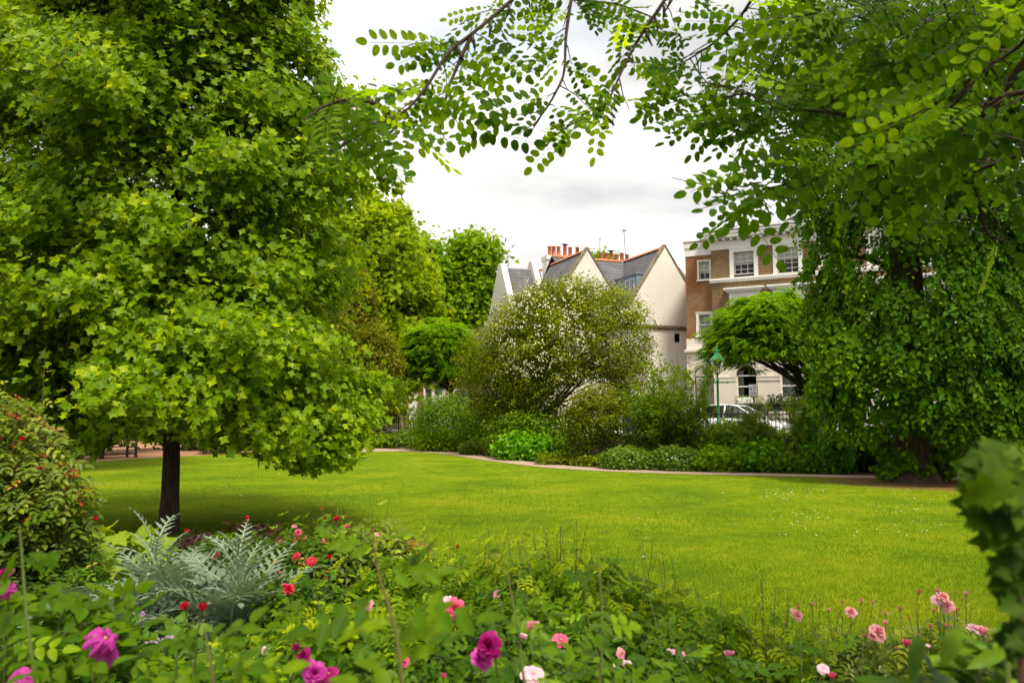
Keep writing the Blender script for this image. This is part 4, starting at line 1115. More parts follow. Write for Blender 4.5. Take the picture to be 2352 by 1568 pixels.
def clump_leaves(C, D, per, cr, rg, flat=.6, outw=.6, upw=.5, rnd=.6, droop=.3):
    """leaves scattered in soft clumps round C, facing out and up"""
    n = len(C) * per
    P = np.repeat(C, per, 0) + rg.normal(size=(n, 3)) * np.array([cr, cr, cr * flat])
    o = np.repeat(D, per, 0)
    N = unit(o * outw + np.array([0, 0, upw]) + rg.normal(size=(n, 3)) * rnd)
    T = unit(o * .6 + np.array([0, 0, -droop]) + rg.normal(size=(n, 3)) * .6)
    return P, N, T
def tree(name, label, cat, base, trunk_r, crown_c, crown_r, clumps, per, cr, size, tmpl, mat, seed, bark=BARK, inner=.4, zmin=-1., lump=.18, limbs=9, trunk_top=.35, tintj=.16, group=None, lean=(0, 0), outw=.6, upw=.5, flat=.6, extra=None, droop=.3, newgrowth=.25, sizej=.25):
    rg = np.random.default_rng(seed)
    base = np.array(base, float); root = empty(name, base, label, cat, group)
    crown_c = np.array(crown_c, float); crown_r = np.array(crown_r, float)
    C, D, rad = crown_shell(crown_c, crown_r, clumps, rg, inner, zmin, lump)
    if extra:
        for (c2, r2, n2) in extra:
            a, b, e = crown_shell(c2, r2, n2, rg, inner, zmin, lump); C = np.concatenate([C, a]); D = np.concatenate([D, b]); rad = np.concatenate([rad, e])
    P, N, T = clump_leaves(C, D, per, cr, rg, flat, outw, upw, droop=droop)
    ct = .45 + rg.normal(size=len(C)) * tintj
    ti = np.repeat(ct, per) + rg.normal(size=len(P)) * .13 + newgrowth * (np.repeat(rad, per) - .75)
    ok = P[:, 2] > gz(P[:, 0], P[:, 1]) + .02
    P, N, T, ti = P[ok], N[ok], T[ok], ti[ok]
    leafset('crown', P, N, T, size * (1 + rg.normal(size=len(P)) * sizej).clip(.5, 1.6), tmpl, mat, root, ti)
    mb = MB(); topz = crown_c[2] + crown_r[2] * trunk_top
    tp = np.array([base + (np.array([crown_c[0], crown_c[1], topz]) - base) * t + np.array([math.sin(t * 5 + seed) * .03 * crown_r[0], 0, 0]) for t in np.linspace(0, 1, 7)])
    tr = [trunk_r * (1.35 if i == 0 else 1 - .75 * i / 6) for i in range(7)]
    mb.tube(tp, tr, 9, False); mb.build('trunk', bark, root)
    if limbs:
        mb = MB()
        idx = rg.choice(len(C), min(limbs, len(C)), False)
        for i in idx:
            t = rg.uniform(.35, .95); s, _ = sample_path(tp, np.array([t])); s = s[0]; e = C[i]
            mid = (s + e) / 2 + np.array([0, 0, .12 * np.linalg.norm(e - s)]) + rg.normal(size=3) * .05 * np.linalg.norm(e - s)
            rr = trunk_r * (1 - .75 * t) * .55
            mb.tube([s, s * .5 + mid * .5 + rg.normal(size=3) * .03, mid, (mid + e) / 2, e], [rr, rr * .8, rr * .6, rr * .4, rr * .15], 5, False)
        mb.build('limbs', bark, root)
    return root

# leaf colours
L_TULIP = leaf_mat('tulip_tree_leaf', (.050, .125, .004), (.105, .225, .006), (.250, .385, .014), .44, .42, .4)
L_DARK = leaf_mat('dark_evergreen_leaf', (.012, .030, .006), (.025, .055, .008), (.050, .090, .012), .2, .45, .4)
L_PLANE = leaf_mat('plane_leaf', (.070, .145, .010), (.125, .245, .015), (.230, .360, .028), .42, .5, .2)
L_PLANE2 = leaf_mat('far_plane_leaf', (.055, .135, .010), (.100, .225, .016), (.190, .330, .03), .42, .5, .2)
L_YEW = leaf_mat('olive_shrub_leaf', (.040, .065, .008), (.085, .125, .012), (.170, .210, .02), .3, .5, .35)
L_MOP = leaf_mat('feathery_bright_leaf', (.030, .100, .004), (.080, .212, .006), (.150, .320, .010), .42, .5, .3)
L_ROSEW = leaf_mat('rambler_leaf', (.028, .045, .006), (.068, .125, .008), (.27, .38, .020), .38, .5, .35)
L_LIME = leaf_mat('lime_leaf', (.020, .072, .003), (.046, .138, .004), (.170, .320, .008), .38, .5, .2)
L_BLUEG = leaf_mat('geranium_leaf', (.035, .090, .028), (.070, .160, .050), (.120, .230, .07), .3, .5, .35)
L_BRIGHT = leaf_mat('bright_shrub_leaf', (.030, .120, .006), (.060, .220, .008), (.130, .330, .015), .35, .4, .45)
L_MID = leaf_mat('mid_shrub_leaf', (.025, .072, .007), (.066, .160, .011), (.175, .300, .022), .36, .45, .25)
L_GOLD = leaf_mat('golden_camellia_leaf', (.030, .060, .006), (.070, .125, .008), (.200, .230, .015), .3, .35, .3)
L_SAGE = leaf_mat('grey_green_leaf', (.040, .085, .030), (.085, .150, .055), (.180, .250, .11), .3, .6, .3, (1.3, 1.4, .8))
L_PURPLE = leaf_mat('purple_leaf', (.03, .012, .014), (.07, .032, .032), (.14, .08, .06), .2, .5, .3, (1.4, 1, .9), lift=False)

def bottom(px, py):   # ground point, on the rising bed where needed
    p = gnd(px, py)
    for _ in range(12):
        d = ray(px, py); z = float(gz(p[0], p[1])); p = np.array([0, 0, CAMZ]) + d * ((z - CAMZ) / d[2])
    return p
def ellip(px0, px1, py0, py1, Y, depth=1.0):
    a, b = at((px0 + px1) / 2, (py0 + py1) / 2, Y), at(px1, py0, Y); l = at(px0, py1, Y)
    return a, np.array([(b[0] - l[0]) / 2, (b[0] - l[0]) / 2 * depth, (b[2] - l[2]) / 2])
def base_of(px, Y): q = at(px, HOR, Y); return np.array([q[0], q[1], float(gz(q[0], q[1]))])

# ---------------- far trees
c, r = ellip(740, 968, 500, 900, 58); r[0] *= 1.0
tree('plane_tree', 'tall bright yellow-green plane tree right of the tulip tree', 'tree', base_of(820, 58), .35, c, r * .97, 620, 60, .62, .34, T_MAPLE, L_PLANE, 11, limbs=26, lump=.22, inner=.35,
     extra=[(at(700, 620, 58), (4, 4, 5), 160), (at(910, 740, 56), (2.6, 2.5, 4.3), 170), (at(830, 560, 58), (3, 3, 2.6), 120)], group='plane trees beyond the square')
c, r = ellip(1000, 1138, 580, 860, 78)
tree('plane_tree', 'far plane tree with a rounded crown left of the white parapet', 'tree', base_of(1050, 78), .4, c, r * .95, 420, 50, .75, .40, T_MAPLE, L_PLANE2, 12, limbs=22, lump=.2, inner=.4,
     extra=[(at(965, 690, 76), (2.8, 2.6, 4.4), 170), (at(1085, 590, 78), (1.8, 1.8, 2.0), 60)], group='plane trees beyond the square')
tree('treetop', 'treetop showing between the chimney pots behind the gabled house', 'tree', base_of(1388, 75), .3, at(1384, 612, 75), (1.2, 1.2, 1.3), 40, 40, .5, .3, T_MAPLE, L_PLANE2, 13, limbs=4)
c, r = ellip(772, 868, 625, 960, 44)
tree('olive_green_tree', 'narrow olive-green evergreen in front of the bright plane tree', 'tree', base_of(815, 44), .2, c, r, 420, 60, .26, .15, T_DIAM, L_YEW, 14, limbs=8, lump=.25, inner=.6, extra=[(at(850, 850, 42), (1.6, 1.4, 2.6), 240)])
# ---------------- dark tree behind the tulip tree, and dark shrubs under it
tree('dark_evergreen_tree', 'big dark evergreen tree filling the far left behind the tulip tree', 'tree', base_of(60, 23), .4, at(40, 330, 23), (5.2, 4.0, 6.6), 1000, 60, .50, .17, T_DIAM, L_DARK, 15, limbs=24, inner=.5, newgrowth=.1)
tree('dark_understorey_shrub', 'dark shrub mass below the big evergreen, behind the benches', 'shrub', base_of(120, 34), .12, at(120, 830, 34), (4.5, 2.0, 3.6), 460, 50, .38, .17, T_DIAM, L_DARK, 16, limbs=4, inner=.55)
tree('dark_laurel', 'dark shrub behind the bark chips right of the tulip tree trunk', 'shrub', base_of(480, 37), .12, at(500, 900, 38), (3.4, 1.6, 2.9), 330, 50, .33, .17, T_DIAM, L_DARK, 17, limbs=4, inner=.55)
tree('rounded_dark_bush', 'low rounded dark bush at the lawn edge behind the tulip tree', 'shrub', base_of(510, 34), .08, at(512, 1018, 34), (.95, .8, .75), 120, 40, .13, .08, T_DIAM, L_DARK, 18, limbs=0, inner=.7)
tree('mid_green_tree', 'mid green tree seen through the right half of the tulip tree', 'tree', base_of(640, 40), .25, at(640, 800, 41), (3.6, 2.2, 4.2), 460, 50, .45, .2, T_DIAM, L_YEW, 19, limbs=10, inner=.4)
# ---------------- two mop-headed trees
T_FROND = compound(T_DIAM, 5, 1.0, .42, 62, True, .35, .8)
def mop(px0, px1, py0, py1, Y, seed, label, trunkpx, trunk_top_py):
    """layered dome of drooping feathery leaves over spreading limbs"""
    rg = np.random.default_rng(seed); c, r = ellip(px0, px1, py0, py1, Y, .95)
    b = base_of(trunkpx, Y); root = empty('mop_headed_tree', b, label, 'tree', 'mop-headed street trees')
    n = 1150
    u = rg.random(n); az = rg.random(n) * 6.283; lay = np.sqrt(u)
    zf = np.sqrt(np.clip(1 - lay ** 2.4, 0, 1))
    z = c[2] + r[2] * (-1 + 2 * zf * (rg.random(n) ** .35)) * .98
    z = np.where(rg.random(n) < .55, c[2] + r[2] * (-.95 + 1.9 * zf), z)
    P = np.stack([c[0] + r[0] * lay * np.cos(az), c[1] + r[1] * lay * np.sin(az), z], 1)
    D = unit((P - c) / r)
    low = P[:, 2] < c[2] - r[2] * .72; keep = ~low | (rg.random(n) < .3); P, D, lay, az = P[keep], D[keep], lay[keep], az[keep]; n = len(P)
    ex = rg.random(n) < .12; P = P + D * np.where(ex, rg.uniform(.1, .45, n), 0)[:, None] + [0, 0, .0]
    per = 13
    PP = np.repeat(P, per, 0) + rg.normal(size=(n * per, 3)) * np.array([.26, .26, .035]); DD = np.repeat(D, per, 0)
    h = unit(np.stack([DD[:, 0], DD[:, 1], np.zeros(len(DD))], 1) + rg.normal(size=(len(DD), 3)) * .45)
    T = unit(h + np.array([0, 0, -.25]) + rg.normal(size=h.shape) * .12); N = unit(np.array([0, 0, 1.]) + h * .25 + rg.normal(size=h.shape) * .22)
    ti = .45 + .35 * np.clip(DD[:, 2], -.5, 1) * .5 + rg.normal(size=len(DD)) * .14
    leafset('crown', PP, N, T, .34 * (1 + rg.normal(size=len(PP)) * .2), T_FROND, L_MOP, root, ti)
    mb = MB(); fork = np.array([b[0], b[1], at(trunkpx, trunk_top_py, Y)[2]])
    mb.tube([b, b * .6 + fork * .4, fork], [.17, .13, .12], 9); mb.build('trunk', BARK, root)
    mb = MB()
    for i in range(13):
        a = 6.283 * i / 13 + rg.normal() * .15; k = rg.uniform(.6, .95)
        e = c + np.array([math.cos(a) * r[0] * k, math.sin(a) * r[1] * k, -r[2] * (.75 - .5 * (1 - k))])
        m1 = fork + (e - fork) * .35 + np.array([0, 0, .35 * r[2]]) * rg.uniform(.2, 1); m2 = fork + (e - fork) * .7 + np.array([0, 0, .32 * r[2]])
        mb.tube([fork, m1, m2, e], [.08, .055, .035, .012], 6)
        for j in range(3): q = m2 + rg.normal(size=3) * [.6, .6, .3]; mb.tube([m1, (m1 + q) / 2 + [0, 0, .1], q], [.035, .022, .008], 4)
    mb.build('limbs', BARK, root)
mop(928, 1092, 742, 888, 47, 21, 'smaller bright mop-headed tree left of the white-flowered rambler', 1036, 900)
mop(1640, 1905, 682, 852, 37, 22, 'larger bright mop-headed tree before the villa facade', 1868, 905)
tree('brown_stem_tree', 'dark ivy-clad mass under the right mop-headed tree', 'tree', base_of(1866, 36), .16, at(1860, 885, 36.4), (.75, .6, 1.0), 60, 40, .2, .11, T_DIAM, L_DARK, 23, limbs=3)

# ---------------- white-flowered rambler over its tree
def rambler():
    rg = np.random.default_rng(31); Y = 32.5
    b = base_of(1215, Y); root = empty('flowering_rambler_tree', b, 'large dome-shaped tree smothered in small cream-white blossom, centre of the far bed', 'tree')
    c, r = ellip(1112, 1472, 640, 1010, Y, .85)
    C, D, rad = crown_shell(c, r, 2400, rg, .4, -.68, .09, .45)
    C2, D2, rad2 = crown_shell(at(1165, 862, Y), (1.95, 1.8, 1.9), 420, rg, .5, -1)
    C = np.concatenate([C, C2]); D = np.concatenate([D, D2]); rad = np.concatenate([rad, rad2])
    gapc = at(1345, 905, Y)   # an opening under the right side
    g = np.linalg.norm((C - gapc) / np.array([1.25, 5.0, .62]), axis=1) > 1; C, D, rad = C[g], D[g], rad[g]
    P, N, T = clump_leaves(C, D, 46, .19, rg, .8, .6, .4, .7, .4)
    hz = (P[:, 2] - c[2]) / r[2]
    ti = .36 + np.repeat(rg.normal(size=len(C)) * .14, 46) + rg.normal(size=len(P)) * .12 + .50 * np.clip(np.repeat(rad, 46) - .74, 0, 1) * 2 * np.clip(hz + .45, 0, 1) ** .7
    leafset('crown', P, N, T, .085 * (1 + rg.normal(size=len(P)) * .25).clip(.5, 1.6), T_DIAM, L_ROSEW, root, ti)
    # arching outer sprays
    sp = []; tt = []; mb = MB()
    for i in range(150):
        j = rg.integers(len(C)); 
        if rad[j] < .8 or hz.mean() is None: continue
        path = bend_path(C[j], D[j] + [0, 0, .5], rg.uniform(.4, .9), rg, 6, 1.0, .15); mb.tube(path, [.008, .007, .006, .005, .004, .003, .002], 3, False)
        q, d = sample_path(path, rg.random(16)); sp.append(q + rg.normal(size=q.shape) * .03); tt.append(d)
    SP = np.concatenate(sp); n = len(SP)
    leafset('spray_leaves', SP, rdir(rg, n) * .7 + [0, 0, .7], np.concatenate(tt) + rdir(rg, n), .075 + rg.random(n) * .03, T_DIAM, L_ROSEW, root, .75 + rg.normal(size=n) * .15)
    mb.build('sprays', CANE, root)
    # blossom: small five-petalled flowers, in trusses
    m = 900; d = rdir(rg, m * 3); d = d[(d[:, 2] > -.5) & (rg.random(m * 3) < .25 + .45 * (d[:, 2] < .85) * (d[:, 0] < .3) + .15 * np.sin(d[:, 0] * 9 + d[:, 2] * 7))][:m]
    fc = c + d * r * (.94 + .12 * rg.random((len(d), 1)))
    low = (fc[:, 2] > at(1200, 885, Y)[2]); fc, d = fc[low], d[low]
    cnt = rg.integers(1, 9, len(fc)); F = np.repeat(fc, cnt, 0) + rg.normal(size=(cnt.sum(), 3)) * .085; FD = np.repeat(d, cnt, 0)
    th = np.arange(10) / 10 * 6.283; rr = np.where(np.arange(10) % 2, .34, .52)
    fl = (np.concatenate([[[0, 0, -.08]], np.stack([np.cos(th) * rr, np.sin(th) * rr, np.zeros(10)], 1)]), [(0, i + 1, (i + 1) % 10 + 1) for i in range(10)])
    o = leafset('blossom', F + FD * .06, FD + rdir(rg, len(F)) * .5, rdir(rg, len(F)), .050 + .022 * rg.random(len(F)), fl, plain('cream_petal', (.80, .76, .50), .6, var=.04), root); o['kind'] = 'stuff'
    mb = MB()
    for i in range(7):
        x = rg.normal() * .35; e = c + np.array([rg.uniform(-1, 1) * r[0] * .75, rg.uniform(-.6, .6) * r[1], rg.uniform(-.5, .3) * r[2]])
        s = b + [x * .5, rg.normal() * .15, 0]; m1 = s + (e - s) * .4 + [0, 0, .4]
        mb.tube([s, s + [x * .25, 0, 1.0], m1 + [0, 0, .2], (m1 + e) / 2 + [0, 0, .35], e], [.12, .085, .06, .04, .015], 7)
        for k in range(4): q = (m1 + e) / 2 + rg.normal(size=3) * [1.2, .8, .7]; mb.tube([m1 + [0, 0, .2], (m1 + q) / 2 + [0, 0, .2], q], [.03, .02, .006], 4)
    mb.build('trunk', BARK, root)
    mb = MB()
    for i in range(26):
        s = c + rdir(rg, 1)[0] * r * [.9, -.9, .75]; s[1] = c[1] - abs(s[1] - c[1]) - .1
        mb.tube(bend_path(s, rg.normal(size=3) * [1, .2, .5] + [0, 0, -.3], rg.uniform(.6, 1.4), rg, 6, .9, .2), [.012, .011, .010, .009, .007, .005, .003], 4, False)
    mb.build('bare_twigs', BARKP, root)
rambler()

# ---------------- shrubs of the far bed
def shrub(name, label, px0, px1, py0, Y, size, tmpl, mat, seed, n=160, per=34, cat='shrub', cr=None, depth=.8, group=None, inner=.5, top_tint=.2, stems=6, lift=0., flat=.7, top=1.0, base_py=None, outw=.6, upw=.5, extra=None, tj=.12):
    b = base_of((px0 + px1) / 2, Y); rx = (at(px1, HOR, Y)[0] - at(px0, HOR, Y)[0]) / 2; zt = at((px0 + px1) / 2, py0, Y)[2]
    z0 = b[2] + lift; c = np.array([b[0], b[1], z0 + (zt - z0) * .42]); r = np.array([rx, rx * depth, (zt - z0) * .58])
    cr = cr or rx * .16
    rg = np.random.default_rng(seed)
    root = empty(name, b, label, cat, group)
    C, D, rad = crown_shell(c, r, n, rg, inner, -.85, .12)
    if extra:
        for (x, y, ry, rz, k) in extra:
            a, q, e = crown_shell(at(x, y, Y), (ry, ry * .8, rz), k, rg, inner, -1, .1); C = np.concatenate([C, a]); D = np.concatenate([D, q]); rad = np.concatenate([rad, e])
    P, N, T = clump_leaves(C, D, per, cr, rg, flat, outw, upw)
    ti = .42 + np.repeat(rg.normal(size=len(C)) * tj, per) + rg.normal(size=len(P)) * .13 + top_tint * (np.repeat(rad, per) - .7) + top_tint * .5 * np.clip((P[:, 2] - c[2]) / r[2], -.4, 1)
    ok = P[:, 2] > gz(P[:, 0], P[:, 1]) + .02; P, N, T, ti = P[ok], N[ok], T[ok], ti[ok]
    leafset('foliage', P, N, T, size * (1 + rg.normal(size=len(P)) * .25).clip(.5, 1.6), tmpl, mat, root, ti)
    if stems:
        mb = MB()
        for i in range(stems):
            e = C[rg.integers(len(C))]; s = b + rg.normal(size=3) * [rx * .12, rx * .12, 0]
            mb.tube([s, s * .6 + e * .4 + rg.normal(size=3) * .04, e], [.022, .015, .006], 5, False)
        mb.build('stems', CANE, root)
    return root, c, r
shrub('dark_broad_shrub', 'broad dark grey-green shrub left of the flowering rambler', 945, 1150, 905, 37, .10, T_OVAL, L_MID, 41, 420, 46, inner=.45, top_tint=.05, stems=14)
def red_dots(root, px0, px1, py0, py1, Y, n, seed, mat, s=.09):
    rg = np.random.default_rng(seed); P = np.array([at(a, b, Y + e) for a, b, e in zip(rg.uniform(px0, px1, n), rg.uniform(py0, py1, n), rg.normal(size=n) * .2)])
    return P
PET_RED = plain('coral_petal', (.75, .07, .03), .6, var=.1)
RED = red_dots(None, 1085, 1160, 912, 940, 36.4, 9, 3, PET_RED)
def flower_ball(seed=1, petals=14):
    rg = np.random.default_rng(seed); V, F = [], []
    for i in range(petals):
        a = i * 2.4; t = (i + .5) / petals; el = math.radians(80 - 75 * t)
        n = np.array([math.cos(a) * math.cos(el), math.sin(a) * math.cos(el), math.sin(el)]); p = n * (.25 + .25 * t)
        u = unit(np.cross(n, [0.1, .2, 1])); w = np.cross(n, u); s = .28
        b = len(V); V += [p - u * s * .6 - w * s * .5, p + u * s * .6 - w * s * .5, p + u * s * .8 + w * s * .5 + n * .06, p + w * s * .8 + n * .1, p - u * s * .8 + w * s * .5 + n * .06]; F.append((b, b + 1, b + 2, b + 3, b + 4))
    return np.array(V), F
T_BALL = flower_ball()
def red_rose_shrub():
    root, c, r = shrub('red_flowered_shrub', 'tall shrub with small coral-red roses behind the dark broad shrub', 1075, 1165, 908, 38, .09, T_OVAL, L_YEW, 42, 120, 34)
    o = leafset('flower', RED, np.tile([0, -1, .6], (len(RED), 1)), rdir(np.random.default_rng(2), len(RED)), .085, T_BALL, PET_RED, root); o['kind'] = 'stuff'
red_rose_shrub()
shrub('layered_dark_shrub', 'dark green layered shrub under the flowering rambler', 1120, 1320, 940, 31.0, .11, T_OVAL, L_MID, 43, 380, 40, inner=.4, top_tint=.05, flat=.35, upw=.9, stems=12)
shrub('bright_green_hydrangea', 'bright fresh green hydrangea mound beside the path', 1143, 1253, 1000, 29.5, .135, T_HEART, L_BRIGHT, 44, 170, 20, top_tint=.3, upw=.35, outw=.9)
shrub('low_silver_edge_plants', 'low pale green plants right of the bright hydrangea', 1235, 1325, 1046, 27.0, .07, T_MAPLE, L_MID, 45, 130, 26, depth=.5)
# camellia with the bent pale trunk
def camellia():
    Y = 26.3; rg = np.random.default_rng(46); b = base_of(1388, Y - .3); root = empty('golden_green_small_tree', b, 'small tree with golden-green leaves on a bent forked pale trunk', 'tree')
    c, r = ellip(1300, 1440, 885, 1035, Y, .8)
    C, D, rad = crown_shell(c, r, 290, rg, .3, -.9, .15); P, N, T = clump_leaves(C, D, 30, .14, rg, .6)
    hz = (P[:, 2] - c[2]) / r[2]
    leafset('crown', P, N, T, .085 * (1 + rg.normal(size=len(P)) * .2), T_OVAL, L_GOLD, root, .42 + .22 * hz + rg.normal(size=len(P)) * .16)
    f = lambda x, y: at(x, y, Y); mb = MB(); mb.tube([b, f(1380, 1046), f(1366, 1030), f(1366, 1018)], [.05, .042, .036, .032], 8); mb.build('trunk', BARKP, root)
    mb = MB(); mb.tube([f(1366, 1020), f(1359, 1000), f(1352, 980), f(1350, 950), f(1365, 920)], [.03, .026, .022, .015, .008], 6); mb.tube([f(1366, 1020), f(1368, 1000), f(1371, 975), f(1385, 945)], [.028, .022, .018, .008], 6)
    for i in range(10): e = C[rg.integers(len(C))]; mb.tube([f(1360, 975), (f(1360, 960) + e) / 2, e], [.014, .010, .004], 4)
    mb.build('limbs', BARKP, root)
camellia()
def canes_shrub():
    Y = 26.0; rg = np.random.default_rng(47); b = base_of(1552, Y); root = empty('multi_stemmed_shrub', b, 'loose airy shrub with many upright brown canes before the green lamp', 'shrub')
    mb = MB(); PP, TT = [], []
    for i in range(64):
        s = b + rg.normal(size=3) * [.38, .25, 0]; x = rg.uniform(-1.35, 1.05); hgt = rg.uniform(1.6, 3.3) * (1 - .16 * abs(x))
        if abs(x + .1) < .35 and rg.random() < .6: hgt = rg.uniform(3.0, 3.85)
        path = bend_path(s, [x * .42, rg.normal() * .15, 1], hgt, rg, 9, .25, .06)
        mb.tube(path, np.linspace(.017, .004, 10), 4, False)
        for k in range(12):
            t = rg.uniform(.28, 1); q, d = sample_path(path, np.array([t])); tw = bend_path(q[0], d[0] * .4 + rg.normal(size=3) * .7, rg.uniform(.15, .5), rg, 4, .1, .2); mb.tube(tw, [.005, .004, .003, .002, .0015], 3, False)
            a, e = sample_path(tw, rg.random(22)); PP.append(a + rg.normal(size=a.shape) * .06); TT.append(e)
    P = np.concatenate(PP); T = np.concatenate(TT) + rdir(rg, len(P)) * .8; n = len(P)
    hz = np.clip((P[:, 2] - 1) / 3, 0, 1)
    leafset('foliage', P, rdir(rg, n) * .8 + [0, -.2, .6], T, .088 * (1 + rg.normal(size=n) * .25).clip(.5, 1.5), T_OVAL, leaf_mat('willow_shrub_leaf', (.035, .088, .010), (.080, .175, .020), (.180, .310, .04), .42, .5, .2), root, .35 + .3 * hz + rg.normal(size=n) * .15)
    mb.build('canes', CANE, root)
canes_shrub()
shrub('side_airy_shrub', 'pale airy shrub between the golden tree and the brown-caned shrub', 1425, 1540, 885, 27.5, .085, T_OVAL, L_MID, 48, 130, 30, inner=.2, cr=.22, stems=14)
def speck(root, c, r, n, seed, mat, size=.045):
    rg = np.random.default_rng(seed); d = rdir(rg, n * 2); d = d[(d[:, 2] > .1)][:n]; P = c + d * r * 1.08 + rg.normal(size=(len(d), 3)) * .03
    th = np.arange(5) / 5 * 6.283; t5 = (np.stack([np.cos(th) * .5, np.sin(th) * .5, np.zeros(5)], 1), [(0, 1, 2, 3, 4)])
    o = leafset('blossom', P, d + rdir(rg, len(d)) * .4 + [0, -.5, 0], rdir(rg, len(d)), size, t5, mat, root); o['kind'] = 'stuff'
PALEPINK = plain('pale_pink_petal', (.78, .62, .74), .6, var=.05)
a = shrub('geranium_mound', 'left blue-green geranium mound with tiny pale flowers beside the path', 1388, 1502, 1036, 24.5, .07, T_MAPLE, L_BLUEG, 49, 330, 40, group='geranium mounds by the path', inner=.7, upw=.8, stems=0, cr=.09, tj=.07); speck(*a, 46, 1, PALEPINK)
a = shrub('geranium_mound', 'right blue-green geranium mound with more pink-white flowers beside the path', 1498, 1612, 1034, 23.9, .07, T_MAPLE, L_BLUEG, 50, 330, 40, group='geranium mounds by the path', inner=.7, upw=.8, stems=0, cr=.09, tj=.07); speck(*a, 80, 2, PALEPINK)
shrub('leafy_perennial', 'pale broad-leaved plant right of the geranium mounds', 1600, 1690, 1030, 23.4, .10, T_MAPLE, L_PLANE2, 51, 120, 22)
shrub('leafy_perennial', 'mid green perennial with round leaves at the path under the grey fern plant', 1680, 1790, 1022, 23.5, .10, T_MAPLE, L_BRIGHT, 52, 160, 22)
shrub('mixed_shrub', 'mixed mid green shrub before the nearer green lamp', 1600, 1720, 975, 25.5, .10, T_OVAL, L_MID, 53, 260, 34, inner=.3)
shrub('mixed_shrub', 'loose yellow-green shrub in front of the white car', 1710, 1830, 988, 24.6, .11, T_MAPLE, L_PLANE2, 54, 240, 26, inner=.3)
shrub('purple_bush', 'small dark purple-leaved bush left of the lime tree', 1797, 1858, 1003, 23.6, .075, T_OVAL, L_PURPLE, 55, 150, 36, inner=.6)
shrub('path_edge_shrub', 'fresh green fine-leaved shrub at the path left of the lime tree', 1850, 1950, 985, 22.9, .085, T_OVAL, L_BRIGHT, 56, 220, 32, inner=.4)
shrub('path_edge_shrub', 'low green plants at the path below the purple bush', 1760, 1880, 1045, 23.0, .09, T_MAPLE, L_MID, 57, 130, 22, depth=.5)
shrub('dark_yew', 'near-black shrub behind the lime tree trunk, left side', 1935, 2090, 985, 23.5, .08, T_DIAM, L_DARK, 58, 330, 40, top_tint=0)
shrub('dark_yew', 'near-black rounded hedge behind the lime tree trunk, right side', 2120, 2440, 978, 23.5, .085, T_DIAM, L_DARK, 59, 600, 44, top_tint=0, depth=.4)
shrub('understorey_shrub', 'mid green shrub low at the far right edge beyond the lime', 2270, 2420, 1010, 21.6, .09, T_OVAL, L_MID, 60, 200, 30)
for k, (x0, x1, y0, Y, m, lab) in enumerate([(838, 925, 1000, 40.3, L_MID, 'grey-green leafy clump at the start of the bed beside the tulip tree'), (905, 990, 993, 39.9, L_BLUEG, 'blue-green leafy clump under the pruned pale-stemmed tree'), (985, 1065, 1003, 37.0, L_MID, 'light leafy clump below the dark broad shrub'), (1060, 1150, 1018, 33.5, L_BLUEG, 'low clump of pale leaves left of the bright hydrangea')]):
    shrub('ground_plant', lab, x0, x1, y0, Y, .12, T_MAPLE, m, 61 + k, 110, 24, depth=.5, top_tint=.3)
for k, (x0, x1, y0, Y, lab) in enumerate([(1240, 1320, 1055, 26.6, 'low reddish-green ground cover left of the bent pale trunk'), (1318, 1400, 1052, 25.8, 'low brownish ground cover at the foot of the bent pale trunk')]):
    shrub('ground_plant', lab, x0, x1, y0, Y, .07, T_MAPLE, L_GOLD if k == 0 else L_ROSEW, 71 + k, 90, 22, depth=.4)
def grey_ferns(px0, px1, py0, py1, Y, seed, label, mat=L_SAGE, n=60):
    """upright feathery plant: dissected leaves on tall stems"""
    rg = np.random.default_rng(seed); b = base_of((px0 + px1) / 2, Y); root = empty('feathery_perennial', b, label, 'plant'); w = at(px1, HOR, Y)[0] - b[0]; h = at(px0, py0, Y)[2] - b[2]
    mb = MB(); P, T = [], []
    for i in range(n):
        e = np.array([rg.normal() * w * .5, rg.normal() * w * .4, h * rg.uniform(.55, 1)]); path = bend_path(b + rg.normal(size=3) * [.12, .12, 0], e, np.linalg.norm(e), rg, 7, .1, .05); mb.tube(path, np.linspace(.012, .003, 8), 4, False)
        q, d = sample_path(path, rg.uniform(.2, 1, 9)); P.append(q); T.append(d)
    P = np.concatenate(P); n = len(P); T = unit(np.concatenate(T) + rdir(rg, n) * 1.0); tm = compound(T_LANCE, 6, 1., .5, 50, True, .3, .6, rachis=.04)
    leafset('foliage', P, rdir(rg, n) + [0, -.3, .6], T, .26 * (1 + rg.normal(size=n) * .2), tm, mat, root, .5 + rg.normal(size=n) * .2); mb.build('stems', CANEG, root)
grey_ferns(1700, 1762, 930, 1040, 24.2, 81, 'silvery feathery plant on tall stems in front of the white car')
grey_ferns(1812, 1888, 905, 1045, 23.4, 82, 'tall feathery dark green plant left of the lime tree', L_MID, 80)
# pruned tree with pale forked trunk
def pruned():
    Y = 40.5; f = lambda x, y: at(x, y, Y); b = base_of(925, Y); root = empty('pruned_tree', b, 'pruned small tree with bare forked pinkish trunk beside the tulip tree', 'tree'); rg = np.random.default_rng(9)
    mb = MB(); mb.tube([b, f(924, 985), f(922, 965), f(915, 945), f(916, 925)], [.10, .085, .08, .07, .05], 8); mb.tube([f(923, 968), f(936, 952), f(948, 938), f(952, 930)], [.06, .05, .045, .03], 7); mb.tube([f(917, 942), f(912, 915), f(920, 880)], [.05, .035, .02], 6); mb.build('trunk', BARKP, root)
    C = np.array([f(915 + rg.normal() * 22, 900 + rg.normal() * 22) + rg.normal(size=3) * [0, .4, 0] for _ in range(40)]); D = rdir(rg, 40)
    P, N, T = clump_leaves(C, D, 24, .15, rg); leafset('crown', P, N, T, .12, T_OVAL, L_MID, root, .55 + rg.normal(size=len(P)) * .2)
pruned()
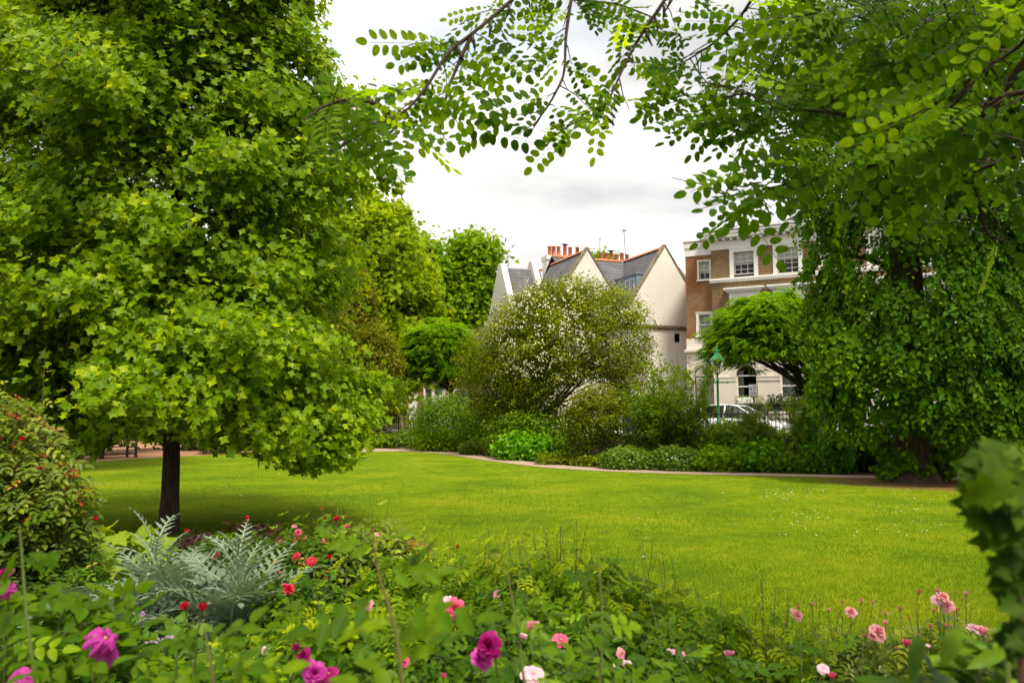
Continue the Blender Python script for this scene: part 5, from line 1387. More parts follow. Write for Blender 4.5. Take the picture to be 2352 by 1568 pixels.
# young stem in its mulch ring on the left of the lawn
def sapling():
    p = gnd(702, 1072); root = empty('young_tree', p, 'young thin-stemmed tree in a mulch ring on the lawn behind the tulip tree', 'tree'); mb = MB(); mb.tube([p, p + [0, 0, 1.2], p + [.05, 0, 3.4]], [.07, .055, .03], 8); mb.build('trunk', BARK, root)
    th = np.arange(24) / 24 * 6.283; V = [(p[0] + .55 * math.cos(t), p[1] + .5 * math.sin(t), .012) for t in th] + [(p[0], p[1], .05)]; mb = MB(); mb.add(V, [(i, (i + 1) % 24, 24) for i in range(24)]); mb.build('mulch_ring', plain('mulch', (.07, .03, .02), .95, scale=20), root)
    rg = np.random.default_rng(4); C, D, _ = crown_shell(p + [0, 0, 3.4], (1.1, 1.0, 1.3), 90, rg); P, N, T = clump_leaves(C, D, 16, .16, rg); leafset('crown', P, N, T, .12, T_OVAL, L_MID, root, .5 + rg.normal(size=len(P)) * .2)
sapling()
# planter plants
for k, (root, L, h, z0) in enumerate(PL):
    rg = np.random.default_rng(90 + k); n = 900; P = np.stack([rg.random(n) * L, rg.normal(size=n) * .12, h + rg.random(n) ** 1.5 * .45], 1)
    o = leafset('plants', P, rdir(rg, n) + [0, 0, .4], rdir(rg, n) + [0, 0, .6], .10, T_LANCE if k == 0 else T_OVAL, L_MID if k == 0 else L_DARK, root, .5 + rg.normal(size=n) * .2, False)
    if k == 0:
        n = 70; P = np.stack([.2 + rg.random(n) ** 1.5 * L * .6, -.2 + rg.normal(size=n) * .06, h + .05 + rg.random(n) * .25], 1); th = np.arange(6) / 6 * 6.283
        o = leafset('white_flowers', P, np.tile([0, -1, .4], (n, 1)), np.tile([0, 0, 1.], (n, 1)), .09, (np.stack([np.cos(th) * .5, np.sin(th) * .5, np.zeros(6)], 1), [tuple(range(6))]), M['white'], root, None, False); o['kind'] = 'stuff'
# ------------------------------------------------------------------ tulip tree on the left
def tulip():
    rg = np.random.default_rng(101); b = gnd(385, 1226); b[2] = 0
    root = empty('tulip_tree', b, 'tall leafy tulip tree with slim dark trunk and large lobed leaves', 'tree')
    H = 11.5
    tp = np.array([b + [.0 + .02 * math.sin(z * 1.3) - .012 * z, .02 * math.cos(z), z] for z in np.linspace(0, H, 24)])
    tr = np.interp(np.linspace(0, H, 24), [0, .25, 1.2, 3, 8, H], [.150, .122, .108, .095, .045, .01])
    mb = MB(); mb.smooth = True; mb.tube(tp, tr, 14, False)
    mb.build('trunk', BARK, root)
    limbs = MB(); PP, TT, RR = [], [], []
    nl = 118
    for i in range(nl + 22):
        f = i / (nl - 1) if i < nl else 0; z0 = 1.55 + f ** 1.15 * 8.8 if i < nl else rg.uniform(1.5, 2.5); az = i * 2.399963 + rg.normal() * .25
        R = np.interp(z0, [1.5, 2.1, 2.9, 3.6, 4.3, 5.1, 6.0, 6.8, 8, 10.4], [2.45, 2.75, 2.4, 2.3, 2.6, 1.85 if math.cos(az) > .2 else 2.5, 2.25, 1.8, 1.7, 1.0]) * rg.uniform(.86, 1.07)
        if math.cos(az) < -.2: R *= 1.14
        s = tp[0] + [0, 0, z0]; d = np.array([math.cos(az), math.sin(az), .35 + .25 * f])
        path = bend_path(s, d, R * 1.10, rg, 9, .85 if z0 < 3 else .62, .09)
        r0 = .030 * (1 - .5 * f) + .008
        lw = CAMZ - (np.interp(CX + path[:, 0] / path[:, 1] * FPX, [-100, 0, 200, 330, 450, 520, 640, 800, 860, 950], [1000, 1020, 1050, 1005, 1012, 1040, 1080, 1082, 1030, 1000]) - 14 - HOR) / FPX * path[:, 1]
        kk = np.argmax(path[:, 2] < lw) if (path[:, 2] < lw).any() else 10
        if kk > 2: limbs.tube(path[:kk], np.linspace(r0, .004, 10)[:kk], 5, False)
        ntw = int(30 + 12 * (R / 3))
        for k in range(ntw):
            t = rg.uniform(.22, 1.0) ** .8; q, dd = sample_path(path, np.array([t])); side = np.cross(dd[0], [0, 0, 1]) * rg.choice([-1, 1])
            L = rg.uniform(.30, .95) * (1.15 - .6 * t)
            tw = bend_path(q[0], dd[0] * .6 + side * rg.uniform(.3, 1.3) + [0, 0, rg.uniform(-.35, .75)], L, rg, 4, .6, .12)
            tq = tw[-1]; lowq = np.interp(CX + tq[0] / tq[1] * FPX, [-100, 0, 200, 330, 450, 520, 640, 800, 860, 950], [1000, 1020, 1050, 1005, 1012, 1040, 1080, 1082, 1030, 1000]) - 12
            if k % 2 == 0 and tq[2] > CAMZ - (lowq - HOR) / FPX * tq[1]: limbs.tube(tw, [.006, .005, .004, .003, .002], 3, False)
            m = rg.integers(26, 37); a, e = sample_path(tw, rg.uniform(.25, 1.0, m) ** .7)
            PP.append(a + rg.normal(size=a.shape) * [.10, .10, .10]); TT.append(e); RR.append(np.full(m, t))
    P = np.concatenate(PP); T0 = np.concatenate(TT); t = np.concatenate(RR); low = np.interp(CX + P[:, 0] / P[:, 1] * FPX, [-100, 0, 200, 330, 450, 520, 640, 800, 860, 950], [1000, 1020, 1050, 1005, 1012, 1040, 1080, 1082, 1030, 1000]) + rg.normal(size=len(P)) * 6; ok = P[:, 2] > CAMZ - (low - HOR) / FPX * P[:, 1]; P, T0, t = P[ok], T0[ok], t[ok]; n = len(P)
    # loose leaves on fine twigs between the limbs
    m = 15000; zq = rg.uniform(1.5, 9.0, m); aq = rg.random(m) * 6.283; Rq = np.interp(zq, [1.5, 2.1, 2.9, 3.6, 4.3, 5.1, 6.0, 6.8, 8, 10.4], [2.6, 2.9, 2.55, 2.45, 2.7, 2.3, 2.35, 1.95, 1.7, 1.0]) * np.where(np.cos(aq) < -.2, 1.12, 1) * rg.random(m) ** .45 * (1 + .06 * np.sin(aq * 5 + zq * 2))
    Pq = np.array([b[0], b[1], 0]) + np.stack([Rq * np.cos(aq), Rq * np.sin(aq), zq - .12 * Rq], 1); lq = np.interp(CX + Pq[:, 0] / Pq[:, 1] * FPX, [-100, 0, 200, 330, 450, 520, 640, 800, 860, 950], [1000, 1020, 1050, 1005, 1012, 1040, 1080, 1082, 1030, 1000]); kq = Pq[:, 2] > CAMZ - (lq - HOR) / FPX * Pq[:, 1]; Pq = Pq[kq]
    P = np.concatenate([P, Pq]); T0 = np.concatenate([T0, rdir(rg, len(Pq))]); t = np.concatenate([t, np.full(len(Pq), .6)]); n = len(P)
    rad = P - np.array([b[0], b[1], 0]); rad[:, 2] = 0; rad = unit(rad)
    N = unit(rad * .55 + np.array([0, -.18, .62]) + rg.normal(size=(n, 3)) * .42)
    T = unit(rad * .5 + T0 * .4 + np.array([0, 0, -.75]) + rg.normal(size=(n, 3)) * .45)
    ti = .38 + .34 * (t - .6) + rg.normal(size=n) * .16 + .30 * (rg.random(n) < .10)
    leafset('crown', P, N, T, .082 * (1 + rg.normal(size=n) * .26).clip(.45, 1.5), T_TULIP, L_TULIP, root, ti)
    limbs.build('limbs', BARK, root)
    fm = plain('tulip_flower_petal', (.60, .30, .04), .5, col2=(.45, .40, .08)); 
    for px, py in ((186, 132), (256, 184), (805, 255), (125, 236)):
        q = at(px, py, b[1] - 2.2); mb = MB(); mb.smooth = True; mb.lathe([(.01, -.015), (.026, 0), (.034, .022), (.030, .042)], 0, 0, 6)
        o = mb.build('flower', fm, root, False); o.location = q - b
    return n
NT = tulip()

# ------------------------------------------------------------------ big weeping lime on the right
def lime():
    rg = np.random.default_rng(111); b = np.array([LX, LY + .35, 0.]); Yc = b[1]
    root = empty('lime_tree', b, 'huge old lime tree with curtains of hanging heart-shaped leaves and a flared trunk', 'tree')
    mb = MB(); mb.smooth = True; rows = []; k = 40
    for z in [0, .08, .2, .4, .7, 1.1, 1.6, 2.4, 4, 7, 11]:
        r = np.interp(z, [0, .2, .5, 1.2, 2.4, 7, 11], [.70, .58, .50, .455, .43, .33, .15]); fl = math.exp(-z * 3.2)
        rows.append([(b[0] + (r * (1 + fl * .42 * max(0, math.cos(5 * w + .4)) ** 2 - .10 * fl) + .015 * math.sin(11 * w + z)) * math.cos(w), b[1] + (r * (1 + fl * .42 * max(0, math.cos(5 * w + .4)) ** 2 - .10 * fl) + .015 * math.sin(13 * w + z * 2)) * math.sin(w), z) for w in np.arange(k) / k * 6.2832])
    mb.add([p for q in rows for p in q], [(i * k + j, i * k + (j + 1) % k, (i + 1) * k + (j + 1) % k, (i + 1) * k + j) for i in range(len(rows) - 1) for j in range(k)])
    mb.build('trunk', BARK2, root)
    # leafy strands
    px = lambda x: (x - CX) / FPX * Yc
    outl = [(.5, 2060, 2160), (.9, 1985, 2235), (1.3, 1935, 2285), (1.9, 1872, 2330), (3.0, 1848, 2352), (4.2, 1850, 2350), (4.9, 1872, 2330), (5.6, 1895, 2345), (6.6, 1882, 2380), (8., 1800, 2420), (9.5, 1735, 2460), (11.5, 1740, 2480), (13., 1800, 2400)]
    outl = sorted(outl); zz = [o[0] for o in outl]; lx = [px(o[1]) for o in outl]; rx = [px(o[2]) for o in outl]
    PP, NN, TT, SS, TI = [], [], [], [], []; mb = MB()
    ns = 4500
    z = .8 + 12.0 * rg.random(ns) ** 1.25; az = rg.random(ns) * 6.2832
    front = rg.random(ns) < .6; az = np.where(front, -abs(az - 3.1416), az)   # more on the garden side
    na = 330; az_a = rg.random(na) * 6.2832; az_a = np.where(rg.random(na) < .6, -abs(az_a - 3.1416), az_a); z_a = 1.25 + 12.0 * rg.random(na) ** 1.25; k_a = rg.uniform(.66, 1.04, na)
    z = np.repeat(z_a, 15) + rg.normal(size=na * 15) * .26; wz = np.interp(z, zz, (np.array(rx) - np.array(lx)) / 2); az = np.repeat(az_a, 15) + rg.normal(size=na * 15) * .40 / np.maximum(wz, .6); kk = np.repeat(k_a, 15) + rg.normal(size=na * 15) * .035 - .05 * ((z - np.repeat(z_a, 15)) / .3) ** 2 * .5
    for i in range(na * 15):
        if z[i] < .95: continue
        l, r = np.interp(z[i], zz, lx), np.interp(z[i], zz, rx); cx, R = (l + r) / 2, (r - l) / 2
        k = kk[i]
        s = np.array([cx + R * k * math.cos(az[i]), Yc + min(R, 2.9) * .92 * k * math.sin(az[i]), z[i] + .15])
        L = rg.uniform(.30, .85); m = int(L / .062)
        out = np.array([math.cos(az[i]), math.sin(az[i]), 0])
        path = bend_path(s, out * .55 + [0, 0, -.15], L, rg, 6, 2.6, .06)
        q, d = sample_path(path, np.linspace(.05, 1, m)); sd = np.cross(out, [0, 0, 1]) * 1.0
        alt = np.where(np.arange(m) % 2, 1, -1)[:, None]
        q = q + sd * alt * .03 + rg.normal(size=q.shape) * .025
        PP.append(q); NN.append(out * .75 + [0, 0, .50] + rg.normal(size=(m, 3)) * .33 + sd * alt * .25); TT.append(sd * alt * .8 + out * .3 + [0, 0, -.75] + rg.normal(size=(m, 3)) * .3)
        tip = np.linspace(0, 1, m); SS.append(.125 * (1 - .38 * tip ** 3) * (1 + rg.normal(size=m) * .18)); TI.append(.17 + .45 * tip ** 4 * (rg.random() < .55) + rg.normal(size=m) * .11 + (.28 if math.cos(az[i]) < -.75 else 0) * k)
        if i % 3 == 0: mb.tube(path, [.004, .0035, .003, .0025, .002, .0015, .001], 3, False)
    P = np.concatenate(PP); n = len(P); ti = np.concatenate(TI)
    ok = P[:, 2] > .82 + rg.normal(size=n) * .07; 
    # clear the trunk foot
    ok &= ~((abs(P[:, 0] - b[0] * P[:, 1] / b[1]) < .62) & (P[:, 2] < 1.14 + .25 * np.sin(P[:, 0] * 9)) & (P[:, 1] < Yc + 1))
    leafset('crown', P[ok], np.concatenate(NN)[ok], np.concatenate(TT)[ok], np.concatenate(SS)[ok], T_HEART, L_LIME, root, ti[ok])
    # inner leaf mass and limbs
    C, D, _ = crown_shell((b[0], Yc, 7.0), (2.4, 2.0, 5.8), 420, rg, .3, -.95); C2, D2, _ = crown_shell((b[0] + .1, Yc, 10.5), (3.5, 2.2, 4.2), 620, rg, .3, -.95); C = np.concatenate([C, C2]); D = np.concatenate([D, D2]); Q, N, T = clump_leaves(C, D, 44, .30, rg)
    ok = (Q[:, 2] > 1.5); leafset('inner_foliage', Q[ok], N[ok], T[ok], .10, T_DIAM, L_LIME, root, .2 + rg.normal(size=ok.sum()) * .1)
    for i in range(26):
        a = i * 2.4; z0 = 2.0 + i * .35; mb.tube(bend_path([b[0], b[1], z0], [math.cos(a), math.sin(a), .5], rg.uniform(1.8, 2.8), rg, 7, .9, .1), np.linspace(.09, .012, 8), 5, False)
    mb.build('limbs', BARK, root)
    # basal shoots round the foot
    PP, NN, TT = [], [], []; mb = MB()
    for i in range(170):
        a = rg.uniform(-3.6, .5); s = np.array([b[0] + .56 * math.cos(a), b[1] + .56 * math.sin(a), rg.uniform(.15, .75)]); 
        if abs(math.cos(a)) < .45 and rg.random() < .85: continue
        out = np.array([math.cos(a), math.sin(a) * .6, 0]); L = rg.uniform(.15, .45) * (1.5 if math.cos(a) > 0 else 1.1)
        path = bend_path(s, out + [0, 0, .35], L, rg, 5, .6, .12); mb.tube(path, [.006, .005, .004, .003, .003, .002], 3, False); m = 13; q, d = sample_path(path, rg.random(m)); PP.append(q + rg.normal(size=q.shape) * .04); NN.append(out * .5 + [0, -.4, .5] + rg.normal(size=q.shape) * .4); TT.append(out + [0, 0, -.6] + rg.normal(size=q.shape) * .5)
    P = np.concatenate(PP); leafset('basal_shoots', P, np.concatenate(NN), np.concatenate(TT), .085 * (1 + rg.normal(size=len(P)) * .2), T_HEART, L_LIME, root, .45 + rg.normal(size=len(P)) * .15); mb.build('shoot_stems', CANEG, root)
    return n
NL = lime()

# ------------------------------------------------------------------ overhanging locust tree branches, close to the camera
L_LOC = leaf_mat('locust_leaflet', (.018, .060, .003), (.055, .145, .004), (.160, .310, .007), .58, .5, .2, (2.3, 2.0, .5))
T_OVALP = (T_OVALW[0] * np.array([1.0, 1, 1]) + np.array([0, .22, 0]), T_OVALW[1])
T_LOC = compound(T_OVALP, 6, 1.0, .185, 68, True, .22, .95, .012, .008, .16)
def locust():
    rg = np.random.default_rng(121); base = np.array([4.6, -.4, 0.]); root = empty('locust_tree', base, 'near locust tree whose leafy branches hang into the top of the view', 'tree')
    mb = MB(); mb.smooth = True; mb.tube([base, base + [-.1, 0, 1.5], base + [-.3, .1, 3.2], base + [-.5, .4, 5]], [.2, .16, .14, .10], 10); mb.build('trunk', BARK, root)
    B = [  # pixel path, depth at start and end, twig spacing, leaves hang dir, tint
        ('L', [(1240, -60), (1163, 13), (1085, 78), (1029, 117), (990, 186), (938, 255), (869, 285), (804, 285), (735, 330)], 3.3, 2.5, 1.0),
        ('L', [(1085, 78), (1060, 130), (1029, 203), (1020, 246), (1010, 300)], 3.1, 2.9, 1.0),
        ('L', [(1330, -50), (1311, 0), (1299, 86), (1297, 173), (1262, 240), (1225, 290)], 3.2, 2.9, 1.15),
        ('L', [(1560, -50), (1521, 9), (1461, 99), (1425, 170), (1390, 250), (1330, 280)], 3.2, 3.0, 1.1),
        ('L', [(900, 262), (850, 232), (790, 228), (740, 245), (700, 275)], 2.5, 2.3, 1.7),
        ('L', [(869, 285), (820, 310), (770, 345), (730, 350)], 2.5, 2.4, 1.5),
        ('L', [(1240, -60), (1320, 0), (1420, 10), (1500, 40)], 3.3, 3.3, 1.0),
        ('R', [(2340, -40), (2193, 0), (2168, 75), (2106, 146), (2064, 179), (1960, 215), (1840, 250), (1714, 212)], 2.3, 2.9, 1.3),
        ('R', [(2200, 330), (2043, 287), (1906, 258), (1781, 246), (1714, 212), (1640, 230)], 2.5, 3.0, 1.3),
        ('R', [(2180, 340), (2014, 375), (1898, 408), (1798, 425), (1720, 445), (1655, 452)], 2.4, 3.0, 1.3),
        ('R', [(2180, 250), (2223, 367), (2243, 442), (2264, 537), (2320, 560)], 2.3, 2.4, 1.1),
        ('R', [(2400, 60), (2230, 40), (2050, 60), (1900, 20), (1760, 60)], 2.2, 2.9, 1.3),
        ('R', [(2420, 200), (2300, 220), (2200, 300), (2080, 330)], 1.9, 2.3, 1.3),
        ('R', [(2420, 330), (2330, 360), (2220, 400), (2120, 420)], 2.0, 2.4, 1.1),
        ('R', [(1760, -50), (1700, 40), (1640, 100), (1560, 150)], 3.0, 3.2, 1.2),
        ('R', [(2420, -20), (2350, 100), (2260, 160), (2150, 240)], 1.9, 2.3, 1.3),
    ]
    total = 0; LIMX = [600, 760, 860, 1000, 1120, 1250, 1400, 1500, 1560, 1750, 1900, 2000, 2100, 2400]; LIMY = [330, 400, 385, 370, 290, 365, 310, 290, 500, 540, 510, 460, 430, 440]   # how low the sprays hang
    for bi, (kind, pts, Y0, Y1, dens) in enumerate(B):
        k = len(pts); P3 = np.array([at(x, y, Y0 + (Y1 - Y0) * i / (k - 1)) for i, (x, y) in enumerate(pts)])
        mb = MB(); r0 = .009 if kind == 'L' else .008
        # smooth the path
        tt = np.linspace(0, 1, 22); path, _ = sample_path(P3, tt)
        path[1:-1] = (path[:-2] + 2 * path[1:-1] + path[2:]) / 4
        mb.tube(path, np.linspace(r0, .003, 22), 6, False)
        if pts[0][1] < 0 or pts[0][0] > 2150:   # carry the limb on to the tree it grows from
            far = np.array([base[0] - .4, base[1] + .3, 4.2 + .1 * bi]); mb.tube([P3[0], P3[0] * .6 + far * .4 + [0, 0, .5], far], [r0, r0 * 2, .05], 6, False)
        Ln = np.linalg.norm(np.diff(path, axis=0), axis=1).sum()
        PP, NN, TT = [], [], []
        nt = int(Ln / (.055 if kind == 'L' else .036) * dens)
        for i in range(nt):
            t = (i + rg.random()) / nt; q, d = sample_path(path, np.array([t])); side = rg.choice([-1, 1]); up = rg.uniform(-.7, .3) if kind == 'L' else rg.uniform(-.45, .7)
            dr = d[0] * .5 + np.array([side * rg.uniform(.2, .9), rg.normal() * .35, up]); L = rg.uniform(.04, .17) if kind == 'L' else rg.uniform(.05, .26)
            tw = bend_path(q[0], dr, L, rg, 4, .3, .1); te = tw[-1]; tx, ty = CX + te[0] / te[1] * FPX, HOR - (te[2] - CAMZ) / te[1] * FPX
            if bi == 10 or ty < np.interp(tx, LIMX, LIMY) - 30: mb.tube(tw, [.0035, .003, .0025, .002, .0015], 3, False)
            for j in range(rg.integers(1, 4)):
                a, e = sample_path(tw, np.array([rg.uniform(.4, 1)])); tip = unit(e[0] * .5 + np.array([side * rg.uniform(.1, .9), rg.normal() * .35, rg.uniform(-1.0, .2)]))
                PP.append(a[0]); TT.append(tip); NN.append(np.array([rg.normal() * .45, -.75 + rg.normal() * .35, .42 + rg.normal() * .45]))
        P = np.array(PP); TT = np.array(TT); NN = np.array(NN); e = P + unit(TT) * .2
        pxx, pyy = CX + e[:, 0] / e[:, 1] * FPX, HOR - (e[:, 2] - CAMZ) / e[:, 1] * FPX
        lim = np.interp(pxx, LIMX, LIMY) if bi != 10 else np.full(len(P), 640)
        ok = pyy < lim + rg.normal(size=len(P)) * 14; P, TT, NN = P[ok], TT[ok], NN[ok]; n = len(P); total += n
        br = mb.build('branch', BARK, root)
        leafset('leaves', P, np.array(NN), np.array(TT), (.20 if kind == 'L' else .205) * (1 + rg.normal(size=n) * .2).clip(.55, 1.5), T_LOC, L_LOC, br, (.42 if kind == 'L' else .34) + rg.normal(size=n) * .27)
        if bi in (7, 8, 10):
            fm = plain('faded_blossom', (.62, .50, .42), .7, var=.1); m = 26; j = rg.integers(n); F = P[j] + rg.normal(size=(m, 3)) * [.03, .02, .035]; leafset('flower_cluster', F, rdir(rg, m), rdir(rg, m), .010, T_BALL, fm, br)
        if bi in (0, 3):
            pm = plain('dark_seed_pod', (.05, .03, .02), .7)
            for j in range(4):
                q, _ = sample_path(path, np.array([.12 + .07 * j])); pd = MB(); pd.tube([q[0], q[0] + [.008, 0, -.03], q[0] + [.014 * (j - 1), 0, -.075]], [.004, .008, .002], 6); pd.build('seed_pod', pm, br)
    return total
NB = locust()
print('leaves', NT, NL, NB)
# ------------------------------------------------------------------ foreground border
T_SERR = (lambda hs: half_template(hs, .22, .20))([(0, 0), (.16, .06), (.26, .2), (.315, .36), (.29, .42), (.31, .54), (.25, .62), (.22, .74), (.13, .86), (0, 1.02)])
T_ROSE5 = compound(T_SERR, 2, 1.0, .46, 68, True, .35, .9, .01, .012, .28)
T_ROSE7 = compound(T_SERR, 3, 1.0, .38, 66, True, .40, .9, .01, .010, .22)
R_APPLE = leaf_mat('apple_green_rose_leaf', (.018, .062, .005), (.075, .170, .007), (.250, .380, .014), .38, .40, .25)
R_MIDG = leaf_mat('mid_green_rose_leaf', (.010, .040, .006), (.030, .088, .008), (.100, .215, .014), .35, .38, .28)
R_GLAUC = leaf_mat('glaucous_rose_leaf', (.030, .070, .018), (.075, .140, .035), (.190, .270, .07), .3, .4, .5)
R_NEAR = leaf_mat('near_rose_leaf', (.012, .045, .004), (.042, .115, .006), (.130, .245, .012), .42, .45, .22)
R_YOUNG = leaf_mat('red_young_leaf', (.34, .05, .015), (.42, .10, .02), (.42, .22, .03), .35, .4, .3, (1.5, 1.0, .8), lift=False)
def pet_mat(name, c1, c2): 
    m = leaf_mat(name, c1, tuple((a + b) / 2 for a, b in zip(c1, c2)), c2, .35, .5, .3, (1.3, 1.0, 1.1), lift=False); return m
PM = dict(magenta=pet_mat('magenta_petal', (.36, .008, .22), (.66, .06, .42)), purple=pet_mat('deep_magenta_petal', (.24, .002, .085), (.45, .008, .19)), pink=pet_mat('pink_petal', (.80, .17, .28), (.88, .42, .50)),
          hot=pet_mat('hot_pink_petal', (.72, .02, .12), (.86, .16, .28)), soft=pet_mat('salmon_pink_petal', (.80, .22, .22), (.88, .48, .46)), pale=pet_mat('pale_pink_petal', (.82, .40, .50), (.88, .62, .66)),
          red=pet_mat('red_petal', (.42, .004, .012), (.68, .015, .05)), coral=pet_mat('coral_bud_petal', (.62, .10, .07), (.85, .34, .26)), lilac=pet_mat('lilac_petal', (.48, .20, .55), (.68, .38, .72)), yellow=pet_mat('yellow_petal', (.75, .60, .06), (.8, .7, .2)))
SEPAL = plain('green_sepal', (.10, .17, .03), .6); STAMEN = plain('yellow_stamen', (.75, .55, .12), .7)
def flower_mesh(kind, seed):
    rg = np.random.default_rng(seed); V, F, TI, MI = [], [], [], []
    def petal(a, phi, L, W, cup, r0, curl):
        nu, nv = 5, 4; b = len(V); er = rg.normal() * .06
        for j in range(nv + 1):
            v = j / nv
            for i in range(nu):
                u = -1 + 2 * i / (nu - 1); w = W * (math.sin(min(1, v * .75 + .12) * math.pi * .62)) * (1 if v < .99 else .82 - .22 * abs(u))
                ph = phi + er + curl * v * v; rr = r0 + L * v * math.sin(ph) - cup * (u * w) ** 2 * 1.6 / max(W, .1)
                z = L * v * math.cos(ph) + rg.normal() * (.12 if kind == 'ragged' else .024) * v + .03 * v * math.sin(3 * u + a); lat = u * w
                V.append((rr * math.cos(a) - lat * math.sin(a), rr * math.sin(a) + lat * math.cos(a), z)); TI.append(.15 + .8 * v + rg.normal() * .06)
        for j in range(nv):
            for i in range(nu - 1): q = b + j * nu + i; F.append((q, q + 1, q + nu + 1, q + nu)); MI.append(0)
    R = math.radians
    spec = dict(full=[(3, 4, .50, .24, .8, .02, .1), (4, 18, .58, .32, .9, .05, .2), (5, 34, .66, .38, .8, .07, .3), (6, 55, .72, .40, .6, .08, .35), (6, 76, .78, .42, .4, .08, .3)],
                cup=[(3, 2, .62, .26, .9, .03, .0), (4, 8, .70, .36, 1.0, .07, .1), (5, 22, .78, .42, .8, .10, .25)],
                open=[(5, 62, .62, .34, .4, .05, .35), (6, 84, .78, .42, .2, .06, .3)],
                ragged=[(6, 35, .6, .18, .6, .03, 1.0), (8, 68, .85, .20, .5, .05, 1.1), (7, 98, .95, .22, .3, .05, .7)],
                bud=[(3, -2, .80, .24, 1.1, .06, -.12), (3, 3, .72, .26, 1.1, .08, -.1)], five=[(5, 72, .75, .40, .1, .05, .2)])[kind]
    for n, phi, L, W, cup, r0, curl in spec:
        o = rg.random() * 6
        for i in range(n): petal(o + 6.283 * i / n + rg.normal() * .1, R(phi), L * (1 + rg.normal() * .06), W, cup, r0, curl)
    def cone(pts, mi, n=7):
        b = len(V)
        for r, z in pts:
            for j in range(n): V.append((r * math.cos(6.283 * j / n), r * math.sin(6.283 * j / n), z)); TI.append(.5)
        for i in range(len(pts) - 1):
            for j in range(n): F.append((b + i * n + j, b + i * n + (j + 1) % n, b + (i + 1) * n + (j + 1) % n, b + (i + 1) * n + j)); MI.append(mi)
    cone([(.02, -.9), (.02, -.28), (.10, -.22), (.13, -.1), (.08, 0)], 1)
    for i in range(5):
        a = 6.283 * i / 5; b = len(V); ph = 2.0 if kind != 'bud' else .35
        for u, v in ((-1, 0), (1, 0), (.6, .5), (0, 1), (-.6, .5)):
            rr = .08 + .48 * v * math.sin(ph); z = -.06 + .48 * v * math.cos(ph); l = u * .08
            V.append((rr * math.cos(a) - l * math.sin(a), rr * math.sin(a) + l * math.cos(a), z)); TI.append(.5)
        F.append((b, b + 1, b + 2, b + 3, b + 4)); MI.append(1)
    if kind in ('open', 'ragged', 'five'): cone([(.02, .02), (.07, .05), (.08, .10), (.02, .12)], 2, 8)
    me = bpy.data.meshes.new('flower'); me.from_pydata(V, [], F); me.polygons.foreach_set('material_index', MI); me.polygons.foreach_set('use_smooth', [True] * len(F)); me.update()
    at_ = me.attributes.new('tint', 'FLOAT', 'POINT'); at_.data.foreach_set('value', np.clip(TI, 0, 1).astype(np.float32)); return me
FM = {}
def flower(parent, P, kind, col, dia, facing=None, rg=None, variant=0, stem_to=None):
    key = (kind, col, variant)
    if key not in FM:
        me = flower_mesh(kind, 300 + variant); 
        for m in (PM[col], SEPAL, STAMEN): me.materials.append(m)
        FM[key] = me
    o = bpy.data.objects.new('flower', FM[key]); COL.objects.link(o); o.parent = parent
    o.location = Vector(P) - Vector(parent.location); f = Vector(facing if facing is not None else (0, -.5, .8)); o.rotation_euler = f.to_track_quat('Z', 'Y').to_euler()
    s = dia / (1.7 if kind in ('full', 'open', 'ragged', 'five') else 1.0 if kind == 'cup' else .75); o.scale = (s, s, s)
    return o
